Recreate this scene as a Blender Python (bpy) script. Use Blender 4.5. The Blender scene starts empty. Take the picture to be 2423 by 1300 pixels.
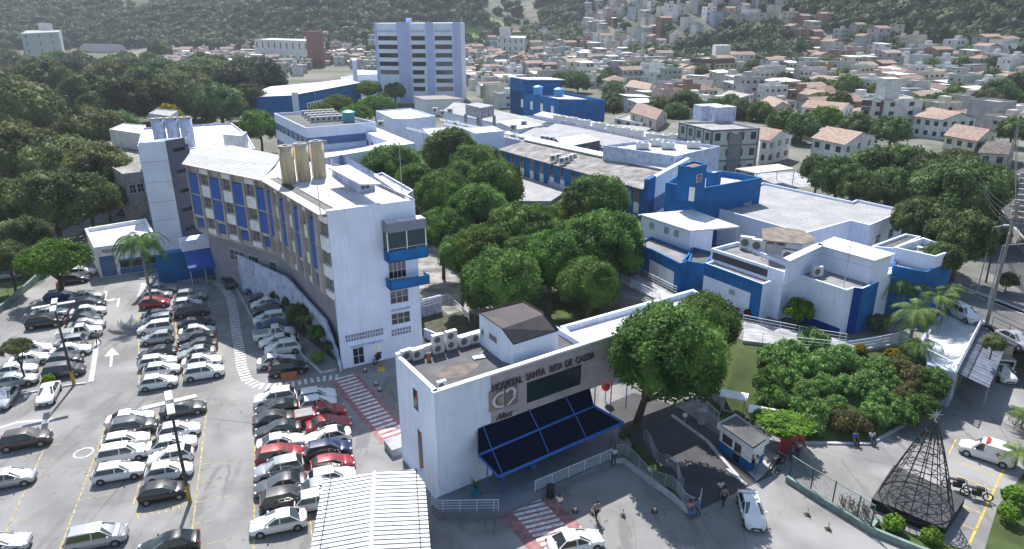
import bpy, bmesh, math, random
import numpy as np
from mathutils import Vector, Matrix
R=math.radians
S=bpy.context.scene
COL=S.collection
# ---------------------------------------------------------------- camera
PW,PH=2423,1300; F=1640.; CH=35.; PITCH=math.atan(616/F); ROLL=0.0055
cp,sp=math.cos(PITCH),math.sin(PITCH); cr,sr=math.cos(ROLL),math.sin(ROLL)
cam_d=bpy.data.cameras.new('camera'); cam=bpy.data.objects.new('camera',cam_d); COL.objects.link(cam)
cam_d.sensor_width=36; cam_d.lens=36*F/PW; cam_d.clip_end=5000; cam_d.clip_start=1
_X=Vector((1,0,0)); _D=Vector((0,-sp,-cp)); _F=Vector((0,cp,-sp))
_r=_X*cr+_D*sr; _d=-_X*sr+_D*cr
m=Matrix((( _r.x,-_d.x,-_F.x,0),(_r.y,-_d.y,-_F.y,0),(_r.z,-_d.z,-_F.z,CH),(0,0,0,1)))
cam.matrix_world=m
S.camera=cam
# ---------------------------------------------------------------- sky and sun
SUN_EL,SUN_AZ=R(52),R(-11)      # azimuth from +Y, towards +X positive
w=bpy.data.worlds.new('World'); S.world=w; w.use_nodes=True
nt=w.node_tree; nt.nodes.clear()
o=nt.nodes.new('ShaderNodeOutputWorld'); b=nt.nodes.new('ShaderNodeBackground'); s=nt.nodes.new('ShaderNodeTexSky')
s.sky_type='NISHITA'; s.sun_disc=False; s.sun_elevation=SUN_EL; s.sun_rotation=SUN_AZ
s.air_density=1.6; s.dust_density=1.2; s.ozone_density=3.0
b.inputs[1].default_value=0.095
nt.links.new(s.outputs[0],b.inputs[0]); nt.links.new(b.outputs[0],o.inputs[0])
sd=bpy.data.lights.new('sun','SUN'); sd.energy=5.0; sd.angle=R(0.5); sd.color=(1,.965,.9)
so=bpy.data.objects.new('sun',sd); COL.objects.link(so)
sv=Vector((math.sin(SUN_AZ)*math.cos(SUN_EL),math.cos(SUN_AZ)*math.cos(SUN_EL),math.sin(SUN_EL)))
so.rotation_euler=sv.to_track_quat('Z','Y').to_euler(); so.location=(0,60,120)
S.view_settings.view_transform='Standard'; S.view_settings.look='None'; S.view_settings.gamma=1
S.view_settings.exposure=0.66
# ---------------------------------------------------------------- pixel of the photograph -> point in the world
def G(px,py,z=0.):
    x=(px-PW/2)/F; y=(py-PH/2)/F
    x,y=cr*x-sr*y, sr*x+cr*y
    a=(x,cp-y*sp,-(sp+y*cp)); t=(z-CH)/a[2]
    return Vector((a[0]*t,a[1]*t,z))
def PX(X,Y,Z):
    d=Y*cp-(Z-CH)*sp; x=X/d; y=(-(Z-CH)*cp-Y*sp)/d
    x,y=cr*x+sr*y, -sr*x+cr*y
    return PW/2+F*x, PH/2+F*y, d
def lin(h):
    h=h.lstrip('#'); v=[int(h[i:i+2],16)/255 for i in (0,2,4)]
    return tuple(c/12.92 if c<=.04045 else ((c+.055)/1.055)**2.4 for c in v)
# ---------------------------------------------------------------- materials
MATS={}
def mat(name,col,rough=.8,var=.12,scale=1.5,metal=0,streak=0,col2=None,bump=0,bscale=20,wave=None,spec=.5,coat=0,rnd=0,dirt=None,crack=0,lines=None,trans=0):
    if name in MATS: return MATS[name]
    m=bpy.data.materials.new(name); m.use_nodes=True; N=m.node_tree; L=N.links; bs=N.nodes['Principled BSDF']
    if isinstance(col,str): col=lin(col)
    if isinstance(col2,str): col2=lin(col2)
    bs.inputs['Roughness'].default_value=rough; bs.inputs['Metallic'].default_value=metal
    bs.inputs['Specular IOR Level'].default_value=spec
    if coat: bs.inputs['Coat Weight'].default_value=coat; bs.inputs['Coat Roughness'].default_value=.08
    tc=N.nodes.new('ShaderNodeTexCoord'); src=None
    def mix(f,a,b_,kind='MIX'):
        mx=N.nodes.new('ShaderNodeMix'); mx.data_type='RGBA'; mx.blend_type=kind
        if isinstance(f,(int,float)): mx.inputs[0].default_value=f
        else: L.new(f,mx.inputs[0])
        for i,v in ((6,a),(7,b_)):
            if isinstance(v,tuple): mx.inputs[i].default_value=(*v[:3],1)
            else: L.new(v,mx.inputs[i])
        return mx.outputs[2]
    def noise(sc,det=4,mp=None,lo=.35,hi=.65,out=0):
        n=N.nodes.new('ShaderNodeTexNoise'); n.inputs['Scale'].default_value=sc; n.inputs['Detail'].default_value=det
        if mp:
            q=N.nodes.new('ShaderNodeMapping'); q.inputs['Scale'].default_value=mp; L.new(tc.outputs['Object'],q.inputs[0]); L.new(q.outputs[0],n.inputs['Vector'])
        else: L.new(tc.outputs['Object'],n.inputs['Vector'])
        r=N.nodes.new('ShaderNodeMapRange'); r.inputs[1].default_value=lo; r.inputs[2].default_value=hi; L.new(n.outputs[0],r.inputs[0])
        return r.outputs[0]
    c2=col2 if col2 else tuple(max(0,v*(1-2*var)) for v in col)
    cur=mix(noise(scale),c2,tuple(min(1,v*(1+var*.4)) for v in col)) if (var or col2) else col
    if streak:
        cur=mix(noise(1.,5,(3.5,3.5,.35),.52,.78),cur,tuple(v*(1-streak) for v in (col[0],col[1]*.98,col[2]*.95)))
    if dirt:
        cur=mix(noise(dirt[1],6,None,dirt[2] if len(dirt)>2 else .55,.75),cur,lin(dirt[0]))
    if crack:
        for sc,wd,k in ((crack,.006,.55),(crack*.33,.004,.7)):
            vo=N.nodes.new('ShaderNodeTexVoronoi'); vo.feature='DISTANCE_TO_EDGE'; vo.inputs['Scale'].default_value=sc
            nz=N.nodes.new('ShaderNodeTexNoise'); nz.inputs['Scale'].default_value=1.2; ad=N.nodes.new('ShaderNodeMix'); ad.data_type='VECTOR'; ad.inputs[0].default_value=.12; L.new(tc.outputs['Object'],nz.inputs['Vector']); L.new(tc.outputs['Object'],ad.inputs[4]); L.new(nz.outputs['Color'],ad.inputs[5]); L.new(ad.outputs[1],vo.inputs['Vector'])
            r=N.nodes.new('ShaderNodeMapRange'); r.inputs[1].default_value=0; r.inputs[2].default_value=wd; r.inputs[3].default_value=k; r.inputs[4].default_value=0; L.new(vo.outputs['Distance'],r.inputs[0]); cur=mix(r.outputs[0],cur,tuple(v*.35 for v in col))
        cur=mix(noise(.9,6,(1,.18,1),.56,.62),cur,tuple(v*.72 for v in col)); cur=mix(noise(1.7,3,None,.64,.70),cur,tuple(v*.6 for v in col)); cur=mix(noise(.12,3,None,.5,.62),cur,tuple(min(1,v*1.22) for v in col))
    if lines:
        (dx,dy),per,dk=lines; q=N.nodes.new('ShaderNodeVectorMath'); q.operation='DOT_PRODUCT'; q.inputs[1].default_value=(dx,dy,0); L.new(tc.outputs['Object'],q.inputs[0])
        mu=N.nodes.new('ShaderNodeMath'); mu.operation='MULTIPLY'; mu.inputs[1].default_value=2*math.pi/per; L.new(q.outputs['Value'],mu.inputs[0]); si=N.nodes.new('ShaderNodeMath'); si.operation='SINE'; L.new(mu.outputs[0],si.inputs[0])
        r=N.nodes.new('ShaderNodeMapRange'); r.inputs[1].default_value=.80; r.inputs[2].default_value=1; r.inputs[4].default_value=dk; L.new(si.outputs[0],r.inputs[0]); cur=mix(r.outputs[0],cur,tuple(v*.45 for v in col))
    if rnd:
        oi=N.nodes.new('ShaderNodeObjectInfo'); hs=N.nodes.new('ShaderNodeHueSaturation')
        r=N.nodes.new('ShaderNodeMapRange'); r.inputs[3].default_value=1-rnd; r.inputs[4].default_value=1+rnd; L.new(oi.outputs['Random'],r.inputs[0])
        r2=N.nodes.new('ShaderNodeMapRange'); r2.inputs[3].default_value=.5-rnd*.09; r2.inputs[4].default_value=.5+rnd*.09; L.new(oi.outputs['Random'],r2.inputs[0])
        L.new(r.outputs[0],hs.inputs['Value']); L.new(r2.outputs[0],hs.inputs['Hue'])
        if isinstance(cur,tuple): hs.inputs['Color'].default_value=(*cur[:3],1)
        else: L.new(cur,hs.inputs['Color'])
        cur=hs.outputs[0]
    if isinstance(cur,tuple): bs.inputs['Base Color'].default_value=(*cur[:3],1)
    else: L.new(cur,bs.inputs['Base Color'])
    h=None
    if wave:      # (direction vector, period m, strength)
        (dx,dy,dz),per,st=wave
        q=N.nodes.new('ShaderNodeVectorMath'); q.operation='DOT_PRODUCT'; q.inputs[1].default_value=(dx,dy,dz); L.new(tc.outputs['Object'],q.inputs[0])
        mu=N.nodes.new('ShaderNodeMath'); mu.operation='MULTIPLY'; mu.inputs[1].default_value=2*math.pi/per; L.new(q.outputs['Value'],mu.inputs[0])
        si=N.nodes.new('ShaderNodeMath'); si.operation='SINE'; L.new(mu.outputs[0],si.inputs[0])
        bp=N.nodes.new('ShaderNodeBump'); bp.inputs['Strength'].default_value=st; bp.inputs['Distance'].default_value=per*.25
        L.new(si.outputs[0],bp.inputs['Height']); L.new(bp.outputs[0],bs.inputs['Normal'])
    elif bump:
        n=N.nodes.new('ShaderNodeTexNoise'); n.inputs['Scale'].default_value=bscale; n.inputs['Detail'].default_value=5; L.new(tc.outputs['Object'],n.inputs['Vector'])
        bp=N.nodes.new('ShaderNodeBump'); bp.inputs['Strength'].default_value=bump; L.new(n.outputs[0],bp.inputs['Height']); L.new(bp.outputs[0],bs.inputs['Normal'])
    if trans:
        tb=N.nodes.new('ShaderNodeBsdfTranslucent'); ms=N.nodes.new('ShaderNodeMixShader'); ms.inputs[0].default_value=trans; L.new(cur,tb.inputs[0]); L.new(bs.outputs[0],ms.inputs[1]); L.new(tb.outputs[0],ms.inputs[2]); L.new(ms.outputs[0],N.nodes['Material Output'].inputs[0])
    MATS[name]=m; return m
A=Vector((math.sin(R(-19)),math.cos(R(-19)),0)); B=Vector((A.y,-A.x,0))     # lanes of the car park run along A, the parked cars point along B
WH=mat('sky_tinted_white',(.74,.80,.965),.8,.05,.5,streak=.17,spec=.2)  # white walls, with the bluish cast of sky light put into the colour
WHS=mat('white_stained',(.55,.60,.80),.85,.12,.9,streak=.6,dirt=('#4a4a55',1.3,.6))
WHB=mat('white_plain',(.82,.82,.85),.75,.08,1.2)
BLU=mat('blue_paint',(.008,.135,.38),.7,.12,.6,streak=.18,spec=.2)
BLR=mat('royal_blue_panel',(.018,.095,.42),.5,.06,1)
BLD=mat('deep_blue_paint',(.003,.05,.28),.7,.12,.6,spec=.2)
BLG=mat('grey_blue_paint',(.09,.16,.36),.7,.12,.6)
TAU=mat('taupe_render',(.50,.46,.44),.85,.1,.6,streak=.15)
GRYW=mat('slate_grey_paint',(.115,.125,.20),.8,.06,.5)
STN=mat('stone_cladding',(.42,.38,.42),.6,.1,.8,streak=.08)
ROOFW=mat('white_sheet_roof',(.64,.64,.69),.55,.10,.7,wave=((B.x,B.y,0),.35,.25),dirt=('#a0a0a8',.5,.66),lines=((B.x,B.y),1.05,.4))
ROOFC=mat('white_coated_roof',(.53,.54,.61),.6,.05,.8,dirt=('#a3a3ad',.35,.6),lines=((.6,.8),2.6,.35))
ROOFG=mat('fibre_cement_roof',(.33,.31,.31),.9,.25,.6,wave=((.55,-.83,0),.5,.5),dirt=('#3a3636',2.2,.6))
ROOFL=mat('light_sheet_roof',(.36,.36,.38),.85,.10,.35,dirt=('#66646a',2.5,.56),lines=((.62,.78),1.1,.75))
DECK=mat('bitumen_roof',(.12,.12,.13),.9,.2,.5,dirt=('#5b544e',.35,.6))
CONC=mat('old_concrete',(.36,.35,.36),.9,.18,.8,dirt=('#35322f',.8,.6))
GLS=mat('dark_glass',(.012,.018,.035),.08,0,spec=.7)
GLT=mat('teal_glass',(.01,.028,.035),.15,0,spec=.25)
MET=mat('galvanised_metal',(.5,.52,.56),.45,.08,3,metal=.5)
BLKM=mat('black_metal',(.015,.015,.017),.5,0)
BMET=mat('blue_metal',(.015,.10,.40),.4,.05,3)
CREAM=mat('cream_paint',(.70,.57,.36),.8,.1,.7,streak=.3)
BARK=mat('bark',(.10,.075,.055),.95,.3,4,bump=.5,bscale=12)
ASPH=mat('asphalt',(.235,.230,.232),.93,.13,.22,bump=.1,bscale=25,dirt=('#6c6a69',.6,.62),crack=.16)
ASPH2=mat('dark_asphalt',(.07,.07,.076),.9,.15,.35,bump=.15,bscale=25)
PAV=mat('paving',(.40,.40,.42),.9,.15,.6,dirt=('#6d6b68',1,.6))
TERR=mat('terracotta_tiles',(.37,.25,.21),.9,.25,1.6,wave=((1,0,0),.4,.5),dirt=('#8a7f77',1.5,.48),rnd=.15)
GRS=mat('grass_lawn',(.055,.085,.018),.95,.3,.5,col2=(.035,.05,.012),bump=.4,bscale=8)
SOIL=mat('soil',(.12,.10,.075),.95,.3,1)
YEL=mat('yellow_line',(.50,.40,.17),.8,.3,3,dirt=('#8a8882',4,.5))
WLN=mat('white_line',(.72,.72,.74),.8,.2,3,dirt=('#8a8882',4,.55))
REDP=mat('red_paving',(.34,.16,.17),.85,.2,2)
STL=mat('white_metal',(.62,.66,.75),.5,.05,3)
# ---------------------------------------------------------------- mesh builder
ORG={}
class MB:
    def __init__(s): s.v=[]; s.f=[]; s.m=[]
    def add(s,vs,fs,mi=0):
        n=len(s.v); s.v+= [tuple(p) for p in vs]; s.f+=[tuple(i+n for i in f) for f in fs]; s.m+=[mi]*len(fs); return s
    def box(s,c,d,rz=0,mi=0,tilt=None):
        M=Matrix.Rotation(rz,3,'Z')
        if tilt: M=M@Matrix.Rotation(tilt,3,'X')
        vs=[Vector(c)+M@Vector((x*d[0]/2,y*d[1]/2,z*d[2]/2)) for z in (-1,1) for x,y in ((-1,-1),(1,-1),(1,1),(-1,1))]
        return s.add(vs,[(3,2,1,0),(4,5,6,7),(0,1,5,4),(1,2,6,5),(2,3,7,6),(3,0,4,7)],mi)
    def obox(s,p,u,v,wv,mi=0):     # corner + three edge vectors
        p,u,v,wv=map(Vector,(p,u,v,wv))
        vs=[p,p+u,p+u+v,p+v,p+wv,p+u+wv,p+u+v+wv,p+v+wv]
        fs=[(3,2,1,0),(4,5,6,7),(0,1,5,4),(1,2,6,5),(2,3,7,6),(3,0,4,7)]
        if u.cross(v).dot(wv)<0: fs=[f[::-1] for f in fs]
        return s.add(vs,fs,mi)
    def prism(s,poly,z0,z1,mi=0,mtop=None,bottom=False):
        poly=ccw(poly); n=len(poly)
        lo=[(p[0],p[1],z0) for p in poly]
        hi=[(p[0],p[1],z1 if not isinstance(z1,(list,tuple)) else z1[i]) for i,p in enumerate(poly)]
        s.add(lo+hi,[(i,(i+1)%n,(i+1)%n+n,i+n) for i in range(n)],mi)
        if mtop is not False: s.add(hi,[tuple(range(n))],mi if mtop is None else mtop)
        if bottom: s.add(lo,[tuple(range(n))[::-1]],mi)
        return s
    def tube(s,p0,p1,r,n=8,r1=None,mi=0,cap=True):
        p0,p1=Vector(p0),Vector(p1); r1=r if r1 is None else r1; d=(p1-p0)
        if d.length<1e-6: return s
        q=d.to_track_quat('Z','Y'); vs=[]
        for p,rr in ((p0,r),(p1,r1)):
            for i in range(n): a=2*math.pi*i/n; vs.append(p+q@Vector((rr*math.cos(a),rr*math.sin(a),0)))
        fs=[(i,(i+1)%n,(i+1)%n+n,i+n) for i in range(n)]
        if cap: fs+=[tuple(range(n))[::-1],tuple(range(n,2*n))]
        return s.add(vs,fs,mi)
    def path(s,pts,r,n=6,mi=0):
        for a,b_ in zip(pts[:-1],pts[1:]): s.tube(a,b_,r,n,mi=mi)
        return s
    def ball(s,c,r,n=8,k=6,mi=0,sz=1.):
        vs=[];fs=[]
        for j in range(k+1):
            t=math.pi*j/k
            for i in range(n):
                a=2*math.pi*i/n; vs.append((c[0]+r*math.sin(t)*math.cos(a),c[1]+r*math.sin(t)*math.sin(a),c[2]+r*sz*math.cos(t)))
        for j in range(k):
            for i in range(n): fs.append((j*n+i,(j+1)*n+i,(j+1)*n+(i+1)%n,j*n+(i+1)%n))
        return s.add(vs,fs,mi)
    def build(s,name,mats,parent=None,smooth=False,loc=None):
        if not isinstance(mats,(list,tuple)): mats=[mats]
        me=bpy.data.meshes.new(name)
        if parent is not None: L0=ORG.get(parent.name,Vector())
        elif loc is not None: L0=Vector(loc)
        else: L0=Vector()
        me.from_pydata([(x-L0[0],y-L0[1],z-L0[2]) for x,y,z in s.v],[],s.f)
        for m_ in mats: me.materials.append(m_)
        me.polygons.foreach_set('material_index',s.m)
        if smooth: me.polygons.foreach_set('use_smooth',[True]*len(s.f))
        me.update()
        o=bpy.data.objects.new(name,me); COL.objects.link(o)
        if parent is not None: o.parent=parent
        else: o.location=L0
        ORG[o.name]=L0
        return o
def area(p): return sum(p[i][0]*p[(i+1)%len(p)][1]-p[(i+1)%len(p)][0]*p[i][1] for i in range(len(p)))/2
def ccw(p): p=list(p); return p if area(p)>0 else p[::-1]
def inset(poly,d):
    poly=ccw(poly); n=len(poly); out=[]
    for i in range(n):
        a,b_,c=(Vector(poly[(i+k)%n][:2]) for k in (-1,0,1))
        e1=(b_-a).normalized(); e2=(c-b_).normalized()
        n1=Vector((-e1.y,e1.x)); n2=Vector((-e2.y,e2.x)); den=max(.25,1+n1.dot(n2))
        q=b_+(n1+n2)*d/den; out.append((q.x,q.y))
    return out
def tag(o,label=None,cat=None,group=None,kind=None):
    if label: o['label']=label
    if cat: o['category']=cat
    if group: o['group']=group
    if kind: o['kind']=kind
    return o
def thing(name,label,cat,loc,group=None,rz=0):
    o=bpy.data.objects.new(name,None); COL.objects.link(o); o.location=loc; o.rotation_euler=(0,0,rz)
    o.empty_display_size=.2; ORG[o.name]=Vector(loc)
    return tag(o,label,cat,group)
def kids(o): return [c for c in KID.get(o.name,[])]
KID={}
def copy_tree(src,loc=None,rz=None,label=None,group=None,scale=None,parent=None,recolor=None):
    r=src.copy(); COL.objects.link(r)
    if parent is not None: r.parent=parent
    else:
        if loc is not None: r.location=loc
        if rz is not None: r.rotation_euler=(0,0,rz)
        if scale is not None: r.scale=scale if hasattr(scale,'__len__') else (scale,)*3
        if label: r['label']=label
        if group: r['group']=group
    if recolor:
        for i,sl in enumerate(r.material_slots):
            if sl.material and sl.material.name in recolor: nm_=sl.material.name; sl.link='OBJECT'; sl.material=recolor[nm_]
    for ch in src.children: copy_tree(ch,parent=r,recolor=recolor)
    return r
def struct(name,mb,m_): return tag(mb.build(name,m_),kind='structure')
def sheet(name,px,z,m_,zpx=None,label=None):
    mb=MB(); pts=[G(x,y,z if zpx is None else zpx) for x,y in px]; pts=ccw([(p.x,p.y) for p in pts])
    mb.add([(x,y,z) for x,y in pts],[tuple(range(len(pts)))]); return struct(name,mb,m_)
ORD=['first','second','third','fourth','fifth','sixth','seventh','eighth','ninth','tenth','eleventh','twelfth','thirteenth','fourteenth','fifteenth','sixteenth','seventeenth','eighteenth','nineteenth','twentieth']
def ordn(i):
    if i<20: return ORD[i]
    t=['twenty','thirty','forty','fifty','sixty','seventy','eighty','ninety'][min(7,(i+1)//10-2)]; u=(i+1)%10
    return t.replace('ty','tieth') if u==0 else t+'-'+ORD[u-1]
# ---------------------------------------------------------------- terrain
def vn(x,y,s_,seed=0):
    return .5*math.sin(x/s_+seed*1.7+1.3*math.sin(y/s_*.7+seed))+.5*math.sin(y/s_*1.1+seed*2.3+1.1*math.sin(x/s_*.6-seed))
def ht(x,y):
    d=math.hypot(x,y); f=470+55*vn(x,y,160,1)-.10*max(0,x-100) + (150 if x<-20 else 150*max(0,1-(x+20)/160)) + .45*max(0,-x-60)
    k=max(0,d-f); h=.28*k*min(1,.35+k/150)+ (18*vn(x,y,70,3)+7*vn(x,y,25,5))*min(1,k/120)
    if x>-50 and 190<y: 
        k2=min(1,(y-190)/200); h+=4*k2*min(1,(x+50)/150)
    return max(0,h)
xs=np.concatenate([np.linspace(-900,-250,40),np.linspace(-245,300,70),np.linspace(310,1100,50)])
ys=np.concatenate([np.linspace(-30,180,14),np.linspace(190,500,40),np.linspace(508,1050,90),np.linspace(1080,1600,12)])
mb=MB(); nx=len(xs)
mb.v=[(float(x),float(y),ht(x,y)-.02) for y in ys for x in xs]
mb.f=[(j*nx+i,j*nx+i+1,(j+1)*nx+i+1,(j+1)*nx+i) for j in range(len(ys)-1) for i in range(nx-1)]; mb.m=[0]*len(mb.f)
GRD=mat('dusty_ground',(.16,.15,.135),.95,.3,.03,col2=(.05,.065,.03),dirt=('#3c4430',.12,.5))
struct('ground',mb,GRD)
# ================================================================ ground surfaces
sheet('parking_lot',[(-500,1700),(-400,900),(-60,790),(60,690),(105,668),(150,560),(300,490),(345,470),(520,640),(800,860),(990,800),(1100,760),(1400,800),(1640,925),(1690,985),(1880,1050),(2060,1050),(2240,925),(2300,850),(2480,830),(2700,1000),(2800,1700)],.008,ASPH,zpx=0)
PLZ=3.5
pl=[G(x,y,PLZ) for x,y in [(1180,390),(1190,520),(1330,620),(1480,705),(1560,720),(1640,755),(1757,806),(2000,834),(2165,808),(2195,862),(2262,882)]]
pl=[(p.x,p.y) for p in pl]+[(G(2345,745,PLZ).x,G(2345,745,PLZ).y),(G(2423,775,PLZ).x+6,G(2423,775,PLZ).y-3),(95,50),(150,235),(5,235)]
mb=MB(); mb.prism(pl,-.3,PLZ); struct('terrace_ground',mb,mat('terrace_concrete',(.17,.165,.155),.9,.25,.12,col2=(.075,.085,.06)))
# planted bank between the terrace and the forecourt
top=[G(x,y,PLZ-.05) for x,y in [(1560,722),(1640,757),(1757,808),(2000,836),(2165,810),(2195,864),(2262,884)]]
bot=[G(x,y,0.02) for x,y in [(1600,905),(1645,930),(1700,988),(1885,1048),(2060,1048),(2235,938),(2262,915)]]
mb=MB(); nu=6
for i in range(len(top)-1):
    for j in range(8):
        t0,t1=j/8,(j+1)/8
        zf=lambda p,q,t: (p.lerp(q,t).x,p.lerp(q,t).y,PLZ-.05-(PLZ-.07)*(t**1.6))
        mb.add([zf(top[i],bot[i],t0),zf(top[i],bot[i],t1),zf(top[i+1],bot[i+1],t1),zf(top[i+1],bot[i+1],t0)],[(0,1,2,3)])
struct('garden_bank',mb,GRS)
sheet('garden_lawn',[(1240,690),(1420,700),(1500,760),(1440,790),(1330,775),(1260,745)],.03,GRS,zpx=0)
sheet('courtyard_paving',[(985,560),(1150,560),(1440,640),(1560,720),(1440,800),(1240,760),(1100,770),(990,700)],.02,mat('courtyard_floor',(.30,.29,.28),.9,.3,.5),zpx=0)
sheet('courtyard_garden',[(1000,760),(1100,735),(1180,770),(1130,850),(1000,830)],.03,mat('shrub_bed',(.03,.05,.02),.95,.3,1.2,col2=(.09,.075,.06),bump=.5),zpx=0)
# left park: lawn, path and inner road
sheet('park_lawn',[(-700,900),(-400,880),(-60,775),(60,680),(95,655),(60,600),(150,540),(300,470),(345,440),(345,300),(-700,260)],.006,GRS,zpx=0)
sheet('park_path',[(120,590),(330,478),(330,468),(180,530),(110,570)],.016,PAV,zpx=0)
sheet('inner_road',[(215,550),(335,480),(352,500),(352,545),(240,560)],.018,ASPH,zpx=0)
# right hand street
st=[(2225,640),(2300,655),(2423,690),(2620,760),(2700,900),(2520,872),(2423,835),(2345,775),(2240,710)]
sheet('street',st,PLZ+.02,mat('street_asphalt',(.13,.13,.135),.92,.15,.4,bump=.1,bscale=20),zpx=PLZ)
sheet('back_street',[(2330,400),(2440,380),(2560,560),(2560,700),(2423,690),(2330,640),(2360,520)],PLZ+.012,ASPH2,zpx=PLZ)
# ---- kerbs, paint
def ribbon(mb,pts,wd,z,h=0):
    P=[Vector((p[0],p[1],0)) for p in pts]; L=[];Rr=[]
    for i,p in enumerate(P):
        a=P[max(0,i-1)]; c=P[min(len(P)-1,i+1)]; t=(c-a).normalized(); n=Vector((-t.y,t.x,0))*wd/2; L.append(p+n); Rr.append(p-n)
    for i in range(len(P)-1):
        if h: 
            q=[Rr[i],Rr[i+1],L[i+1],L[i]]; vs=[(v.x,v.y,z) for v in q]+[(v.x,v.y,z+h) for v in q]
            mb.add(vs,[(4,5,6,7),(0,1,5,4),(1,2,6,5),(2,3,7,6),(3,0,4,7)])
        else: mb.add([(v.x,v.y,z) for v in (Rr[i],Rr[i+1],L[i+1],L[i])],[(0,1,2,3)])
def line(mb,pxs,wd,z=.014,zp=0,h=0): ribbon(mb,[G(x,y,zp) for x,y in pxs],wd,z,h)
mb=MB()
for a in [[(142,1300),(252,1007)],[(0,1290),(124,1020)],[(313,1203),(377,978)],[(450,1297),(491,956)],[(601,1300),(604,940)],[(741,1297),(700,925)],
          [(329,925),(328,735)],[(433,905),(410,730)],[(527,885),(494,712)],[(170,780),(150,880)],[(72,918),(108,830)],[(690,925),(680,905)],[(825,945),(810,1125)],[(822,1115),(780,930)],
          [(590,755),(575,650)],[(648,900),(592,760)],[(648,900),(690,893)],[(1970,470),(1990,430)]]: 
    if a[0][0]<1900: line(mb,a,.11)
for (x0,y0,x1,y1) in [(313,1203,377,978),(450,1297,491,956),(142,1300,252,1007),(0,1290,124,1020),(604,1280,604,950),(741,1290,700,935)]:
    p,q=G(x0,y0),G(x1,y1); n=int((q-p).length/2.4)
    for i in range(n+1):
        c=p.lerp(q,i/max(1,n)); 
        if random.Random(i+x0).random()<.7: ribbon(mb,[c,c+B*(1.2 if i%2 else 2.4)],.07,.0145)
for i in range(8):
    c=G(322+i*16,1212-i*4); ribbon(mb,[c,c-A*1.0+B*.35],.09,.0145)
line(mb,[(320,1218),(450,1188)],.09); line(mb,[(325,1195),(440,1170)],.09)
struct('bay_markings',mb,YEL)
mb=MB()
for a in [(1905,1048,1995,1010)]: pass
for x0,y0,x1,y1 in [(2255,1048,2335,1075),(2262,1092,2360,1130),(2252,1120,2345,1160),(2275,1195,2320,1215),(2270,1240,2310,1255),(2245,1075,2262,1040)]: line(mb,[(x0,y0),(x1,y1)],.1)
line(mb,[(2292,1290),(2375,1110)],.16)
struct('forecourt_markings',mb,mat('yellow_paint_bright',(.60,.42,.08),.8,.2,3))
mb=MB()
pathpx=[(335,700),(345,668),(400,664),(460,662),(505,665),(530,680),(545,705),(553,740),(558,780),(565,820),(572,870),(585,900),(612,914),(650,915),(700,908),(760,897),(800,893)]
pts=[G(x,y) for x,y in pathpx]; 
def along(pts,step):
    out=[]; acc=0
    for a,b_ in zip(pts[:-1],pts[1:]):
        L=(b_-a).length; t=(b_-a)/L; d=-acc%step if acc else 0
        d=(step-acc)%step
        while d<L: out.append((a+t*d,t)); d+=step
        acc=(acc+L)%step
    return out
for c,t in along(pts,.62):
    n=Vector((-t.y,t.x,0)); ribbon(mb,[c-n*.55,c+n*.55],.30,.0145)
for c,t in along([G(815,893),G(940,1040)],.72):
    n=Vector((-t.y,t.x,0)); ribbon(mb,[c-n*1.0,c+n*1.0],.34,.019)
for i in range(11):
    c=G(1242,1192).lerp(G(1330,1290),i/10); ribbon(mb,[c-B*1.35,c+B*1.35],.3,.019)
for bx,by,tip in [(262,868,(265,828)),(278,726,(282,706))]:
    p=G(bx,by); q=G(*tip); line(mb,[(bx,by),tip],.25); 
p=G(264,842);t=A; n=B; q=G(265,824)
mb.add([(v.x,v.y,.0147) for v in (p-n*.75,p+n*.75,q+t*.1)],[(0,1,2)])
p=G(281,708); mb.add([(v.x,v.y,.0147) for v in (p-n*.6+t*.6,p-n*.6-t*.6,p-n*1.7)],[(0,1,2)]); ribbon(mb,[p,p-n*.7],.25,.0148)
line(mb,[(0,1013),(40,1000),(128,993)],.35); 
c=G(198,1072); ring=[c+Vector((.75*math.cos(i*.6283),.75*math.sin(i*.6283),0)) for i in range(11)]; ribbon(mb,ring,.14,.0147)
for i in range(9):
    a=G(2290+i*17,690+i*6,PLZ); ribbon(mb,[a,a+Vector((1.6,-5.5,0))],.45,PLZ+.03)
struct('white_markings',mb,WLN)
mb=MB(); ribbon(mb,[G(815,893)-Vector((.1,0,0)),G(940,1040)],2.9,.0145); ribbon(mb,[G(1242,1192)+B*0,G(1330,1290)],4.6,.0145); line(mb,[(1780,1000+60),(1820,1085)],.2)
struct('red_crossing_band',mb,REDP)
sheet('driveway',[(1430,960),(1500,930),(1600,960),(1700,1030),(1850,1115),(1640,1215),(1530,1100)],.012,ASPH2,zpx=0)
mb=MB()
for a,w_,h in [([(1632,1000),(1510,1040)],.01,.01)]: pass
line(mb,[(1590,985),(1672,1045),(1745,1130)],.3,.01,h=.14); line(mb,[(1720,1112),(1765,1150)],.25,.012,h=.12)
line(mb,[(1885,1050),(2060,1052),(2150,1000),(2238,938)],.3,.01,h=.15)
line(mb,[(330,662),(440,645),(520,640),(545,655),(600,760),(625,800)],.22,.01,h=.14)
line(mb,[(705,790),(712,840),(760,884),(796,876)],.25,.01,h=.16)
line(mb,[(30,938),(170,912),(205,908)],.25,.01,h=.12)
line(mb,[(215,905),(250,690)],.5,.01,h=.05)
struct('kerb',mb,mat('kerb_concrete',(.5,.5,.53),.85,.15,2))
mb=MB(); line(mb,[(2250,672),(2330,700),(2423,738),(2520,780)],.3,PLZ+.02,PLZ,.14); line(mb,[(2262,735),(2330,765),(2423,812),(2520,860)],.3,PLZ+.02,PLZ,.14)
struct('street_kerb',mb,mat('kerb_concrete',(.5,.5,.53)))
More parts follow.
